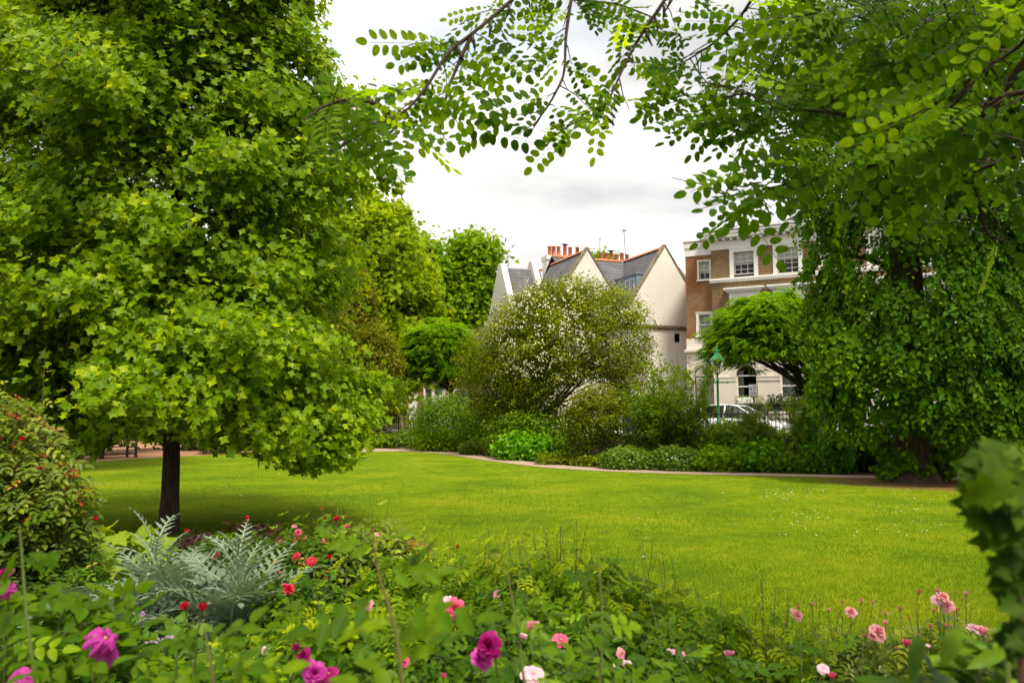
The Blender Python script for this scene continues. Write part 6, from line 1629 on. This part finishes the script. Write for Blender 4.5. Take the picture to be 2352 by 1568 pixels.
def bush(name, label, px, py, Y, r, mat, seed, n=420, S=.125, tmpl=None, canes=16, fl=(), shoots=0, cat='shrub', group=None, young=0, zlo=.35, top_tint=.43, fill=.5, lean=0., depth=.9, cane_mat=None, tj=.13, sh_leaf=1.0):
    """bush of leafy canes; top at pixel row py for the distance Y"""
    S *= .80; n = int(n * 1.45); tmpl = tmpl or T_ROSE5; rg = np.random.default_rng(seed); top = at(px, py, Y); b = np.array([top[0], Y, 0.]); h = top[2]
    root = empty(name, b, label, cat, group); mb = MB(); PP, NN, TT, HH = [], [], [], []
    per = int(n * (1 - fill) / max(canes, 1))
    for i in range(canes):
        a = rg.random() * 6.283; k = math.sqrt(rg.random()) * r
        e = b + [k * math.cos(a), k * depth * math.sin(a), h * rg.uniform(.80, 1.0) * (1 - .18 * (k / r) ** 2)]; s = b + rg.normal(size=3) * [r * .22, r * .18, 0]; m = (s + e) / 2 + np.array([math.cos(a), math.sin(a), 0]) * -.03 + rg.normal(size=3) * .03
        path = np.array([s, s * .5 + m * .5, m, m * .5 + e * .5 + [0, 0, .03], e]); mb.tube(path, [.007, .006, .005, .004, .002], 4, False)
        if per:
            q, d = sample_path(path, .3 + .7 * rg.random(per) ** .7); az = rg.random(per) * 6.283; out = np.stack([np.cos(az), np.sin(az), np.zeros(per)], 1)
            PP.append(q + out * .015); TT.append(out + [0, 0, .25] + rg.normal(size=q.shape) * .25); NN.append(out * -.25 + [0, -.15, 1] + rg.normal(size=q.shape) * .28); HH.append(q[:, 2] / h)
    nf = int(n * fill)
    if nf:
        a = rg.random(nf) * 6.283; k = rg.random(nf) ** .5; zz = zlo + (1 - zlo) * np.sqrt(np.clip(1 - k ** 3, 0, 1)) * (1 - .55 * rg.random(nf) ** 2.2)
        P = b + np.stack([k * r * np.cos(a), k * r * depth * np.sin(a), zz * h + rg.normal(size=nf) * .03], 1); out = np.stack([np.cos(a), np.sin(a), np.zeros(nf)], 1) + rg.normal(size=(nf, 3)) * .8
        PP.append(P); TT.append(out * [1, 1, .3] + [0, 0, -.05]); NN.append(np.array([0, -.25, 1.]) + out * .2 + rg.normal(size=(nf, 3)) * .3); HH.append(zz)
    for i in range(shoots):
        a = rg.random() * 6.283; k = rg.random() * r * .9; s = b + [k * math.cos(a), k * depth * math.sin(a), h * .7]; path = bend_path(s, [rg.normal() * .12, rg.normal() * .1, 1], h * rg.uniform(.36, .55), rg, 6, 0, .05); mb.tube(path, np.linspace(.0035, .0012, 7), 4, False)
        q, d = sample_path(path, np.linspace(.2, 1, 5)); az = np.arange(5) * 2.4; out = np.stack([np.cos(az), np.sin(az), np.zeros(5)], 1)
        PP.append(q); TT.append(out + [0, 0, .15] + rg.normal(size=(5, 3)) * .2); NN.append(out * .3 + [0, -.3, 1] + rg.normal(size=(5, 3)) * .35); HH.append(np.full(5, 1.3))
    P = np.concatenate(PP); N = np.concatenate(NN); T = np.concatenate(TT); H_ = np.concatenate(HH); m = len(P)
    ti = .20 + top_tint * (H_ - .60) * 2.0 + rg.normal(size=m) * tj  # new growth lighter up top; lower leaves darkened to stand in for shade
    sz = S * (1 + rg.normal(size=m) * .18).clip(.55, 1.4) * np.where(H_ > 1.25, .58 * sh_leaf, 1)
    yg = (rg.random(m) < young) & (H_ > .75)
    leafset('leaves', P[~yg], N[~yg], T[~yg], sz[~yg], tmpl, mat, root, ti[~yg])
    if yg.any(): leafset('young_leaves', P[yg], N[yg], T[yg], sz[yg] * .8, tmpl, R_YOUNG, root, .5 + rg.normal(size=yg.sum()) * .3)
    FLV = []
    for q in fl:
        fx, fy, kind, col, dpx = q[:5]; fY = q[5] if len(q) > 5 else Y - r * .35
        p = at(fx, fy, fY); dia = dpx / FPX * fY * (.80 if kind == 'bud' else .95); fc = (rg.normal() * .45, -.75 + rg.normal() * .25, .55 + rg.normal() * .3) if kind not in ('bud', 'cup') else (rg.normal() * .2, -.25, 1)
        flower(root, p, kind, col, dia, fc, variant=int(rg.integers(3)))
        f = unit(np.array(fc)); st = p - f * dia * .35; low = np.array([st[0] * .55 + b[0] * .45, st[1] * .6 + b[1] * .4, max(.1, st[2] - .45)]); jn = st * .72 + low * .28 + rg.normal(size=3) * [.02, .02, .01]; mb.tube([st, (st + jn) / 2 + rg.normal(size=3) * .004, jn, (jn + low) / 2 + rg.normal(size=3) * .015, low], [.0014, .0018, .0024, .003, .0035], 4, False)
        FLV.append(np.array([st * (1 - u) + low * u for u in (.22, .32, .42, .5, .58, .68, .78, .9)]) + rg.normal(size=(8, 3)) * .010)
    mb.build('canes', cane_mat or CANEG, root)
    if FLV:
        q = np.concatenate(FLV); k = len(q); leafset('stem_leaves', q, rdir(rg, k) * .5 + [0, -.2, 1], rdir(rg, k) + [0, 0, .2], S * .72 * (1 + rg.normal(size=k) * .2), tmpl, mat, root, .5 + rg.normal(size=k) * .18)
    return root, b, h
RG = 'rose bushes of the near border'
# far row of the border
bush('climbing_rose', 'tall rose with grey-green leaves, red young shoots and small red roses at the left edge', -60, 905, 5.0, .62, R_GLAUC, 201, 1700, .12, T_ROSE5, 40, [(216, 1195, 'bud', 'red', 12), (164, 1211, 'cup', 'red', 13), (61, 1161, 'full', 'red', 18), (134, 1271, 'full', 'red', 17), (93, 1252, 'open', 'hot', 24), (132, 1307, 'cup', 'red', 15), (52, 1014, 'bud', 'red', 14), (70, 1150, 'bud', 'red', 12)], 10, group=RG, young=.12, zlo=.15, cane_mat=CANE, fill=.7)
bush('climbing_rose', 'lower shoulder of grey-green rose leaves with red tips beside the tall left rose', 95, 1045, 4.9, .34, R_GLAUC, 202, 800, .115, T_ROSE5, 22, [(96, 1080, 'bud', 'red', 14)], 6, group=RG, young=.12, zlo=.2, cane_mat=CANE, fill=.65)
bush('lobed_leaf_perennial', 'pale green broad-lobed plant between the left rose and the silver thistle', 262, 1215, 5.6, .42, leaf_mat('poppy_leaf', (.07, .14, .03), (.13, .24, .045), (.24, .36, .07), .35, .5, .35), 203, 190, .15, T_MAPLE, 8, cat='plant', zlo=.3, fill=.8)
bush('yellow_flowered_plant', 'low green plant with two small yellow flowers left of the silver thistle', 190, 1290, 4.7, .32, R_MIDG, 204, 260, .10, T_ROSE7, 8, [(205, 1305, 'cup', 'yellow', 10), (220, 1298, 'cup', 'yellow', 9)], cat='plant')
bush('purple_leaved_plant', 'dark purple-leaved plant at the foot of the tulip tree trunk', 470, 1230, 8.6, .30, L_PURPLE, 205, 420, .11, T_LANCE, 10, cat='plant', zlo=.3, group='purple plants under the tulip tree', fill=.8, depth=.5)
bush('purple_leaved_plant', 'dark purple-leaved plant right of the tulip tree trunk by fallen leaves', 590, 1236, 8.2, .32, L_PURPLE, 206, 460, .11, T_LANCE, 10, [(568, 1190, 'full', 'red', 14, 6.6), (431, 1224, 'cup', 'red', 12, 6.6)], cat='plant', zlo=.3, group='purple plants under the tulip tree', fill=.8, depth=.5)
RED1 = [(684, 1223, 'full', 'hot', 20), (774, 1196, 'cup', 'red', 14), (798, 1213, 'cup', 'hot', 11), (741, 1243, 'full', 'hot', 14), (716, 1287, 'open', 'red', 26, 4.9), (757, 1285, 'bud', 'red', 14, 4.9), (676, 1207, 'open', 'pink', 14), (680, 1275, 'open', 'red', 20, 5)]
bush('red_rose_bush', 'rose bush with crimson roses and bronze young leaves right of the silver thistle', 725, 1222, 5.6, .52, R_MIDG, 207, 900, .125, T_ROSE5, 26, RED1, 8, group=RG, young=.10, cane_mat=CANE)
bush('red_rose_bush', 'darker rose bush with tall upright shoot of glossy leaves right of the crimson roses', 860, 1205, 5.5, .36, R_GLAUC, 208, 480, .13, T_ROSE5, 14, [(866, 1227, 'open', 'pink', 12), (868, 1254, 'cup', 'red', 14), (893, 1246, 'bud', 'red', 9)], 3, group=RG, young=.03)
bush('red_rose_bush', 'dark green rose bush with one crimson rose behind the silver leaves', 680, 1318, 4.5, .34, R_MIDG, 209, 420, .12, T_ROSE5, 14, [(663, 1353, 'full', 'red', 30, 4.1), (652, 1348, 'cup', 'hot', 12, 4.1), (492, 1286, 'cup', 'hot', 13, 4.6), (502, 1276, 'cup', 'hot', 11, 4.6)], 0, group=RG)
# apple-green mass
bush('rose_bush', 'apple-green rose bush with a small hot pink rose left of the centre of the border', 965, 1285, 4.7, .42, R_APPLE, 210, 760, .125, T_ROSE7, 22, [(986, 1257, 'open', 'hot', 22), (1050, 1259, 'bud', 'red', 9)], 12, group=RG)
bush('rose_bush', 'apple-green rose bush with many thin upright shoots, middle of the border', 1135, 1290, 4.2, .42, R_APPLE, 211, 820, .125, T_ROSE7, 24, [(1140, 1362, 'open', 'pink', 26, 3.8)], 16, group=RG)
bush('rose_bush', 'apple-green rose bush right of the middle with its tallest shoot against the lawn', 1300, 1290, 4.0, .40, R_APPLE, 212, 820, .12, T_ROSE7, 24, [(1248, 1387, 'bud', 'hot', 8)], 16, group=RG)
bush('rose_bush', 'apple-green rose bush sloping down to the lawn right of the middle', 1440, 1345, 3.7, .36, R_APPLE, 213, 640, .115, T_ROSE7, 20, [(1463, 1425, 'bud', 'pink', 12)], 12, group=RG)
bush('rose_bush', 'thin yellow-green rose bush letting the lawn show, lower right of centre', 1600, 1400, 3.4, .36, R_APPLE, 214, 360, .11, T_ROSE7, 16, [(1565, 1512, 'open', 'pink', 46, 3.0), (1545, 1504, 'open', 'pale', 40, 3.05), (1495, 1532, 'cup', 'hot', 26, 3.0)], 9, group=RG)
bush('rose_bush', 'sparse yellow-green rose bush left of the salmon-pink roses', 1760, 1440, 3.3, .32, R_APPLE, 215, 230, .105, T_ROSE7, 12, [(1676, 1511, 'cup', 'pink', 24, 3.1)], 9, group=RG)
bush('low_green_plant', 'low mid green leafy plant under the tulip tree between the purple plants', 530, 1228, 7.6, .40, R_MIDG, 301, 420, .10, T_ROSE5, 10, cat='plant', zlo=.3)
# second row
bush('rose_bush', 'mid green rose bush with a bright pink rose behind the blurred leaves', 900, 1385, 3.5, .36, R_APPLE, 216, 640, .115, T_ROSE7, 18, [(847, 1391, 'open', 'pink', 34, 3.2), (1046, 1397, 'full', 'hot', 52, 3.2), (1033, 1378, 'open', 'pale', 34, 3.25)], 3, group=RG)
bush('rose_bush', 'mid green rose bush with pink cupped roses, centre of the second row', 1180, 1400, 3.1, .36, R_MIDG, 217, 620, .115, T_ROSE5, 18, [(1222, 1452, 'cup', 'pink', 36, 2.75), (1288, 1468, 'open', 'hot', 42, 2.75), (1196, 1470, 'cup', 'pale', 22, 2.8)], 3, group=RG)
bush('rose_bush', 'mid green rose bush with pale and hot pink roses right of centre', 1400, 1425, 3.0, .33, R_MIDG, 218, 560, .115, T_ROSE5, 16, [(1427, 1503, 'open', 'pink', 36, 2.7), (1405, 1540, 'open', 'pale', 40, 2.6), (1438, 1538, 'cup', 'pale', 26, 2.6)], 4, group=RG)
bush('rose_bush', 'dark green leafy rose bush below the silver thistle, left of centre', 560, 1500, 3.0, .34, R_APPLE, 219, 560, .115, T_ROSE7, 16, [(607, 1492, 'open', 'pale', 22, 2.7)], 3, group=RG)
bush('rose_bush', 'leafy rose bush in the second row between thistle and pink roses', 730, 1400, 3.2, .32, R_APPLE, 220, 560, .115, T_ROSE7, 16, [], 4, group=RG)
# nearest row
bush('near_rose_bush', 'near rose bush with purple roses at the left edge', 40, 1350, 2.1, .34, R_NEAR, 221, 300, .15, T_ROSE7, 14, [(12, 1322, 'full', 'purple', 48, 1.75), (8, 1352, 'ragged', 'magenta', 50, 1.75), (42, 1556, 'ragged', 'magenta', 74, 1.7)], 0, group=RG, young=.02)
bush('near_rose_bush', 'near rose bush with a ragged magenta rose, lower left', 215, 1500, 2.0, .30, R_NEAR, 222, 330, .125, T_ROSE7, 14, [(240, 1466, 'ragged', 'magenta', 84, 1.45), (246, 1502, 'ragged', 'magenta', 58, 1.47)], 0, group=RG)
bush('near_rose_bush', 'near rose bush with two red buds, lower left of centre', 430, 1545, 2.0, .28, R_NEAR, 223, 320, .12, T_ROSE7, 13, [(427, 1402, 'bud', 'red', 24, 1.6), (464, 1404, 'bud', 'red', 24, 1.62)], 0, group=RG)
bush('near_rose_bush', 'near rose bush with a cluster of deep magenta roses at the bottom', 700, 1490, 2.2, .30, R_MIDG, 224, 400, .12, T_ROSE7, 14, [(700, 1511, 'full', 'purple', 52, 1.75), (680, 1496, 'bud', 'purple', 22, 1.75), (722, 1544, 'full', 'magenta', 58, 1.75), (756, 1546, 'open', 'purple', 46, 1.76)], 0, group=RG)
bush('near_rose_bush', 'near rose bush at the bottom left of the big magenta rose', 930, 1505, 2.3, .30, R_MIDG, 225, 420, .12, T_ROSE7, 14, [(930, 1518, 'open', 'hot', 28, 2.1), (927, 1532, 'bud', 'purple', 18, 2.1), (1018, 1558, 'bud', 'hot', 16, 2.0)], 0, group=RG)
bush('near_rose_bush', 'near rose bush with one large deep magenta rose at the bottom centre', 1130, 1510, 2.2, .28, R_MIDG, 226, 420, .12, T_ROSE7, 14, [(1124, 1482, 'full', 'purple', 70, 1.6), (1106, 1512, 'full', 'magenta', 60, 1.63), (1225, 1546, 'open', 'pale', 62, 1.95)], 0, group=RG)
bush('near_rose_bush', 'near dark green rose bush at the bottom right of centre', 1350, 1520, 2.3, .30, R_MIDG, 227, 420, .12, T_ROSE5, 14, [], 0, group=RG)
bush('near_rose_bush', 'near rose bush under the thin yellow-green shoots, bottom right', 1570, 1535, 2.4, .30, R_MIDG, 228, 380, .115, T_ROSE5, 14, [], 0, group=RG)
bush('near_rose_bush', 'near dark leafy bush at the bottom below the salmon roses', 1800, 1550, 2.5, .30, R_MIDG, 229, 260, .11, T_ROSE5, 12, [(1890, 1534, 'open', 'pale', 30, 2.4), (1912, 1558, 'cup', 'hot', 18, 2.4)], 2, group=RG)
# salmon-pink roses on open sprays, right
def xy4(l): return [(1524.5 + .398 * a, 943.7 + .398 * b, *c) for a, b, *c in l]
BL = [(765, 1175, 'full', 'soft', 34), (1080, 1160, 'full', 'soft', 30), (858, 1123, 'bud', 'soft', 11), (778, 1133, 'bud', 'coral', 8), (950, 1157, 'cup', 'soft', 10), (1140, 1105, 'bud', 'soft', 11), (1205, 1108, 'bud', 'soft', 9), (1030, 1112, 'bud', 'coral', 8), (1030, 1190, 'bud', 'coral', 7), (700, 1230, 'bud', 'soft', 8)]
BM = [(1235, 1278, 'full', 'soft', 44), (1210, 1300, 'full', 'soft', 26), (1400, 1355, 'cup', 'hot', 20), (1280, 1230, 'cup', 'soft', 12), (1365, 1150, 'bud', 'coral', 11), (1280, 1175, 'bud', 'soft', 10), (1160, 1305, 'bud', 'coral', 11), (1420, 1195, 'bud', 'coral', 6), (1540, 1250, 'bud', 'coral', 10), (1470, 1300, 'bud', 'soft', 8), (1340, 1375, 'bud', 'coral', 8), (1525, 1350, 'open', 'pale', 12), (1420, 1495, 'bud', 'coral', 10)]
BR = [(1610, 1072, 'full', 'soft', 32), (1640, 1125, 'full', 'soft', 32), (1575, 1090, 'open', 'pale', 28), (1470, 1052, 'bud', 'coral', 12), (1585, 1045, 'bud', 'soft', 11), (1745, 1065, 'bud', 'soft', 12), (1690, 1155, 'bud', 'coral', 10), (1560, 1160, 'bud', 'coral', 10), (1720, 1090, 'bud', 'coral', 7), (1680, 1050, 'bud', 'coral', 7), (1625, 1245, 'bud', 'soft', 10), (1660, 1250, 'bud', 'soft', 9)]
BR2 = [(1785, 1258, 'full', 'pale', 32), (1825, 1262, 'full', 'soft', 26), (1840, 1290, 'cup', 'soft', 24), (1760, 1310, 'bud', 'coral', 9), (1800, 1350, 'bud', 'soft', 9), (1875, 1298, 'bud', 'coral', 8), (1955, 1280, 'bud', 'soft', 10), (1972, 1345, 'open', 'soft', 16), (1915, 1385, 'open', 'pale', 14), (1860, 1330, 'bud', 'coral', 7)]
SM = leaf_mat('shiny_small_rose_leaf', (.030, .070, .015), (.075, .140, .025), (.20, .27, .05), .35, .3, .6)
bush('salmon_rose_bush', 'open rose bush with two salmon-pink roses and buds, leftmost of the salmon roses', 1880, 1440, 3.6, .30, SM, 231, 420, .09, T_ROSE7, 18, xy4(BL), 2, group='salmon-pink rose bushes', fill=.35, sh_leaf=.7)
bush('salmon_rose_bush', 'open rose bush with one large drooping salmon-pink rose in the middle', 2035, 1462, 3.4, .30, SM, 232, 460, .09, T_ROSE7, 18, xy4(BM), 2, group='salmon-pink rose bushes', fill=.35, sh_leaf=.7)
bush('salmon_rose_bush', 'open rose bush with the highest pair of salmon-pink roses', 2165, 1450, 3.5, .28, SM, 233, 420, .09, T_ROSE7, 18, xy4(BR), 2, group='salmon-pink rose bushes', fill=.35, sh_leaf=.7)
bush('salmon_rose_bush', 'open rose bush with salmon-pink roses at the far right of the border', 2290, 1460, 3.4, .30, SM, 234, 480, .09, T_ROSE7, 18, xy4(BR2), 2, group='salmon-pink rose bushes', fill=.35, sh_leaf=.7)
# lilac cranesbill below the thistle
bush('cranesbill', 'cranesbill with lilac-pink flowers below the silver thistle', 360, 1440, 3.4, .34, leaf_mat('cranesbill_leaf', (.025, .075, .02), (.05, .13, .035), (.12, .2, .06), .3, .5, .35), 235, 360, .075, T_MAPLE, 12,
     [(x, y, 'five', 'lilac', d, 3.05) for x, y, d in ((310, 1402, 16), (327, 1409, 15), (338, 1480, 16), (352, 1474, 14), (362, 1471, 14), (372, 1470, 13), (384, 1466, 15), (393, 1464, 13), (368, 1478, 12), (163, 1562, 12), (318, 1562, 12))], cat='plant')
SILV = leaf_mat('silver_thistle_leaf', (.085, .14, .07), (.17, .235, .145), (.32, .39, .27), .22, .6, .3, (1.2, 1.35, .8), lift=False)
def thistle(px, py, Y, seed, label, nl, L0, spikes, spread=1.0):
    """cardoon: long arching deeply cut silver leaves"""
    rg = np.random.default_rng(seed); b = at(px, HOR, Y); b[2] = 0; top = at(px, py, Y)[2]; root = empty('silver_thistle_plant', b, label, 'plant', 'silver thistle plants'); V, F, TI = [], [], []
    pin = [(0, -.5), (.22, -.62), (.34, -1.1), (.40, -.42), (.62, -.75), (.64, -.22), (1, 0), (.66, .24), (.60, .7), (.42, .38), (.30, .95), (.2, .55), (0, .5)]
    mbm = MB(); mbm.smooth = True
    def leaf(s, az, L, el, arch, tint, np_=12, w=.31):
        k = 26; d = np.array([math.cos(az) * math.cos(el), math.sin(az) * math.cos(el), math.sin(el)]); side = np.array([-math.sin(az), math.cos(az), 0]); P = [s.copy()]; p = s.copy(); tw = rg.normal() * .25
        for i in range(k):
            e = el - arch * ((i + 1) / k) ** 1.6; a2 = az + tw * i / k; d = np.array([math.cos(a2) * math.cos(e), math.sin(a2) * math.cos(e), math.sin(e)]); p = p + d * L / k; P.append(p.copy())
        P = np.array(P); mbm.tube(P[::3], np.linspace(.0085, .002, len(P[::3])), 5, False)
        for i in range(np_ * 2):
            sd = 1 if i % 2 else -1; t = .14 + .86 * (i // 2 + .35 * (i % 2)) / np_; q, dd = sample_path(P, np.array([min(t, .999)])); q, dd = q[0], dd[0]
            sv = unit(np.cross(dd, [0, 0, 1])) * sd; up = unit(np.cross(sv * sd, dd)); ln = L * w * (math.sin(math.pi * min(1, .12 + t * .88) ** .9) * .95 + .10) * rg.uniform(.8, 1.15); ax = unit(dd * .80 + sv * 1.0 + up * .40 + np.array([0, 0, -.08])); cr = unit(np.cross(ax, up)) * ln * .095; bb = len(V)
            for (x, y) in pin: V.append(q + ax * ln * x + cr * y * (1.3 - .3 * x) + up * (-.18 * ln * x * x) + np.array([0, 0, -.10 * ln * x * x])); TI.append(np.clip(tint + rg.normal() * .05 + .1 * x, 0, 1))
            F.append(tuple(range(bb, bb + len(pin))))
        q, dd = sample_path(P, np.array([.999])); bb = len(V); sv = unit(np.cross(dd[0], [0, 0, 1]))
        for x, y in pin: V.append(q[0] + dd[0] * L * .1 * x + sv * y * L * .025); TI.append(tint)
        F.append(tuple(range(bb, bb + len(pin))))
    for i in range(nl):
        az = i * 2.4 + rg.normal() * .2; f = i / nl; leaf(b + [0, 0, .12 + .25 * f] + rg.normal(size=3) * .02, az, L0 * rg.uniform(.8, 1.15) * spread, math.radians(30 + 42 * f), 1.55 + rg.normal() * .3 - .4 * f, .38 + .3 * rg.random())
    for sx, hh in spikes:       # upright flowering shoots with narrow leaves
        s = b + [sx * .3, 0, .3]; e = np.array([at(px + sx * 400, HOR, Y)[0] if False else b[0] + sx, b[1] + rg.normal() * .08, hh]); path = np.array([s, (s + e) / 2 + [0, 0, .05], e]); mbm.tube(path, [.018, .014, .006], 6, False)
        for j in range(13): q, _ = sample_path(path, np.array([.25 + .74 * j / 13])); leaf(q[0], j * 2.4 + rg.normal() * .2, rg.uniform(.24, .40) * (1.1 - .35 * j / 13), math.radians(48 + 30 * j / 13), .75 + rg.normal() * .3, .62, 7, .30)
    me = bpy.data.meshes.new('leaves'); me.from_pydata([tuple(v) for v in V], [], F); me.update(); a = me.attributes.new('tint', 'FLOAT', 'POINT'); a.data.foreach_set('value', np.array(TI, np.float32)); link_mesh('leaves', me, SILV, root); mbm.build('leaf_ribs', plain('pale_rib', (.30, .38, .20), .6), root)
thistle(395, 1235, 4.6, 241, 'big silver thistle plant with deeply cut leaves and a pointed tuft, middle of the three', 32, .68, [(-.10, .86)])
thistle(545, 1235, 4.4, 242, 'big silver thistle plant with a pale bushy tuft, rightmost of the three', 32, .68, [(.02, .84), (.10, .80)])
thistle(225, 1300, 4.1, 244, 'darker silver thistle plant with leaves arching left, leftmost of the three', 24, .70, [])
thistle(300, 1490, 3.0, 243, 'young low silver thistle plant among the near rose leaves', 7, .24, [], 1.)

# blurred shoots close to the lens
def near_shoot(pts, Y, S, seed, label, tm, mat, step=.05, thick=.0024, group='close blurred rose shoots', name='rose_shoot', bud=False, cane=None):
    rg = np.random.default_rng(seed); P = np.array([at(x, y, Y) for x, y in pts]); low = P[-1].copy(); low = np.array([low[0] + .03, low[1] + .03, 0.]); P = np.vstack([P, low]); root = empty(name, low, label, 'shoot', group)
    k = len(P); mb = MB(); mb.smooth = True; mb.tube(P, np.linspace(thick * .5, thick * 1.3, k), 8, False); mb.build('stem', cane or CANEG, root)
    L = np.linalg.norm(P[0] - P[-2]); m = max(6, int(L / (step * .5))); q, d = sample_path(P[:-1], np.linspace(.0, .99, m)); az = np.arange(m) * 2.4 + rg.random(); out = np.stack([np.cos(az), np.sin(az) * .6, np.full(m, .15)], 1)
    sz = S * .78 * np.interp(np.arange(m), [0, 3, 7], [.5, .9, 1.15])
    leafset('leaves', q, out * -.25 + [0, -.45, .9] + rg.normal(size=q.shape) * .3, out + rg.normal(size=q.shape) * .2, sz, tm, mat, root, .5 + rg.normal(size=m) * .2)
    if bud:
        for j in range(3): flower(root, P[0] + rg.normal(size=3) * .008, 'bud', 'yellow', .010, (rg.normal() * .3, 0, 1), variant=0)
near_shoot([(858, 1240), (872, 1330), (893, 1390), (910, 1450), (925, 1568)], .95, .115, 251, 'close blurred rose shoot left of centre with broad soft leaves', T_ROSE7, R_NEAR, .035)
near_shoot([(1163, 1300), (1175, 1370), (1190, 1440), (1198, 1520), (1205, 1568)], 1.45, .085, 252, 'close blurred rose shoot at the centre with a dark bud cluster on top', T_ROSE5, R_MIDG, .06)
near_shoot([(1372, 1282), (1382, 1370), (1383, 1450), (1378, 1568)], 1.4, .095, 253, 'close blurred rose shoot right of centre with drooping folded leaves', T_ROSE5, R_MIDG, .06)
near_shoot([(470, 1440), (480, 1500), (492, 1568)], 1.0, .095, 254, 'close blurred rose shoot at the lower left with large yellow-green leaves', T_ROSE5, R_NEAR, .03)
near_shoot([(45, 1205), (52, 1300), (60, 1400), (80, 1568)], 1.15, .10, 255, 'close blurred rose shoot at the left edge with hanging leaves', T_ROSE7, R_NEAR, .045)
L_NB = leaf_mat('close_lobed_leaf', (.020, .050, .002), (.045, .095, .003), (.120, .210, .006), .3, .55, .08, lift=False)
def right_plant():
    rg = np.random.default_rng(261); Y = .82; b = at(2345, 1568, Y); b[2] = 0; root = empty('close_shrub', b, 'dark blurred leafy shrub very close to the lens at the right edge', 'shrub'); mb = MB()
    mb.tube([b, at(2350, 1568, Y), at(2342, 1350, Y), at(2320, 1200, Y), at(2290, 1060, Y)], [.006, .005, .0045, .004, .003], 8, False); mb.build('stem', CANE, root); PP, NN, TT, SS = [], [], [], []
    for (x, y, n, sx, sy, s) in ((2285, 1085, 18, 42, 45, .062), (2300, 1170, 26, 48, 45, .060), (2330, 1120, 14, 30, 50, .06), (2320, 1235, 9, 40, 22, .05), (2325, 1310, 9, 30, 28, .048), (2335, 1380, 7, 22, 24, .045), (2345, 1460, 8, 22, 30, .045)):
        for i in range(int(n * 3)): p = at(x + rg.normal() * sx * .6, y + rg.normal() * sy * .6, Y + rg.normal() * .04); c = at(x + 12, y + 18, Y); PP.append(p * .6 + c * .4); TT.append(unit(p - c) + rg.normal(size=3) * .35 + [0, 0, .15]); NN.append([rg.normal() * .4, -.8, .5 + rg.normal() * .3]); SS.append(s * .50 * rg.uniform(.6, 1.35))
    leafset('leaves', np.array(PP), np.array(NN), np.array(TT), np.array(SS), T_MAPLE, L_NB, root, .30 + .5 * np.clip((np.array(PP)[:, 2] - 1.46) / .08, 0, 1) * .6 + rg.normal(size=len(PP)) * .2)
    b = at(2290, 1568, 1.15); b[2] = 0; root = empty('lance_leaved_plant', b, 'close blurred plant with long lance-shaped leaves in the lower right corner', 'plant'); mb = MB(); PP, NN, TT, SS = [], [], [], []
    for (x, y, Yq) in ((2245, 1520, 1.15), (2310, 1490, 1.1), (2130, 1560, .95), (2345, 1540, 1.1)):
        c = at(x, y, Yq); mb.tube([[c[0], c[1], 0], c - [0, 0, .2], c], [.006, .005, .004], 6, False)
        for i in range(15): a = rg.uniform(-.3, 3.44); PP.append(c + rg.normal(size=3) * .008 - [0, 0, .01 * i * .4]); TT.append([math.cos(a), rg.normal() * .5, abs(math.sin(a)) * .75 + .1]); NN.append([rg.normal() * .4, -.7, .7]); SS.append(rg.uniform(.04, .08))
    leafset('leaves', np.array(PP), np.array(NN), np.array(TT), np.array(SS), strip_template([0, .10, .14, .10, 0], [0, .2, .5, .8, 1.0], .3, .25), R_MIDG, root, .5 + rg.normal(size=len(PP)) * .2); mb.build('stems', CANEG, root)
right_plant()
# fallen leaves under the tulip tree
rg = np.random.default_rng(271); n = 60; Q = np.array([gnd(a, b) for a, b in zip(rg.uniform(520, 650, n), rg.uniform(1208, 1228, n))]); Q[:, 2] = .03 + rg.random(n) * .03
o = leafset('fallen_leaves', Q, np.array([0, -.2, 1.]) + rg.normal(size=(n, 3)) * .5, rg.normal(size=(n, 3)), .14, T_OVAL, leaf_mat('dry_leaf', (.22, .09, .03), (.38, .20, .09), (.55, .33, .18), .1, .6, .3, (1, 1, 1), lift=False), None, rg.random(n)); tag(o, 'dry brown fallen leaves on the grass right of the tulip tree trunk', 'leaves', kind='stuff')
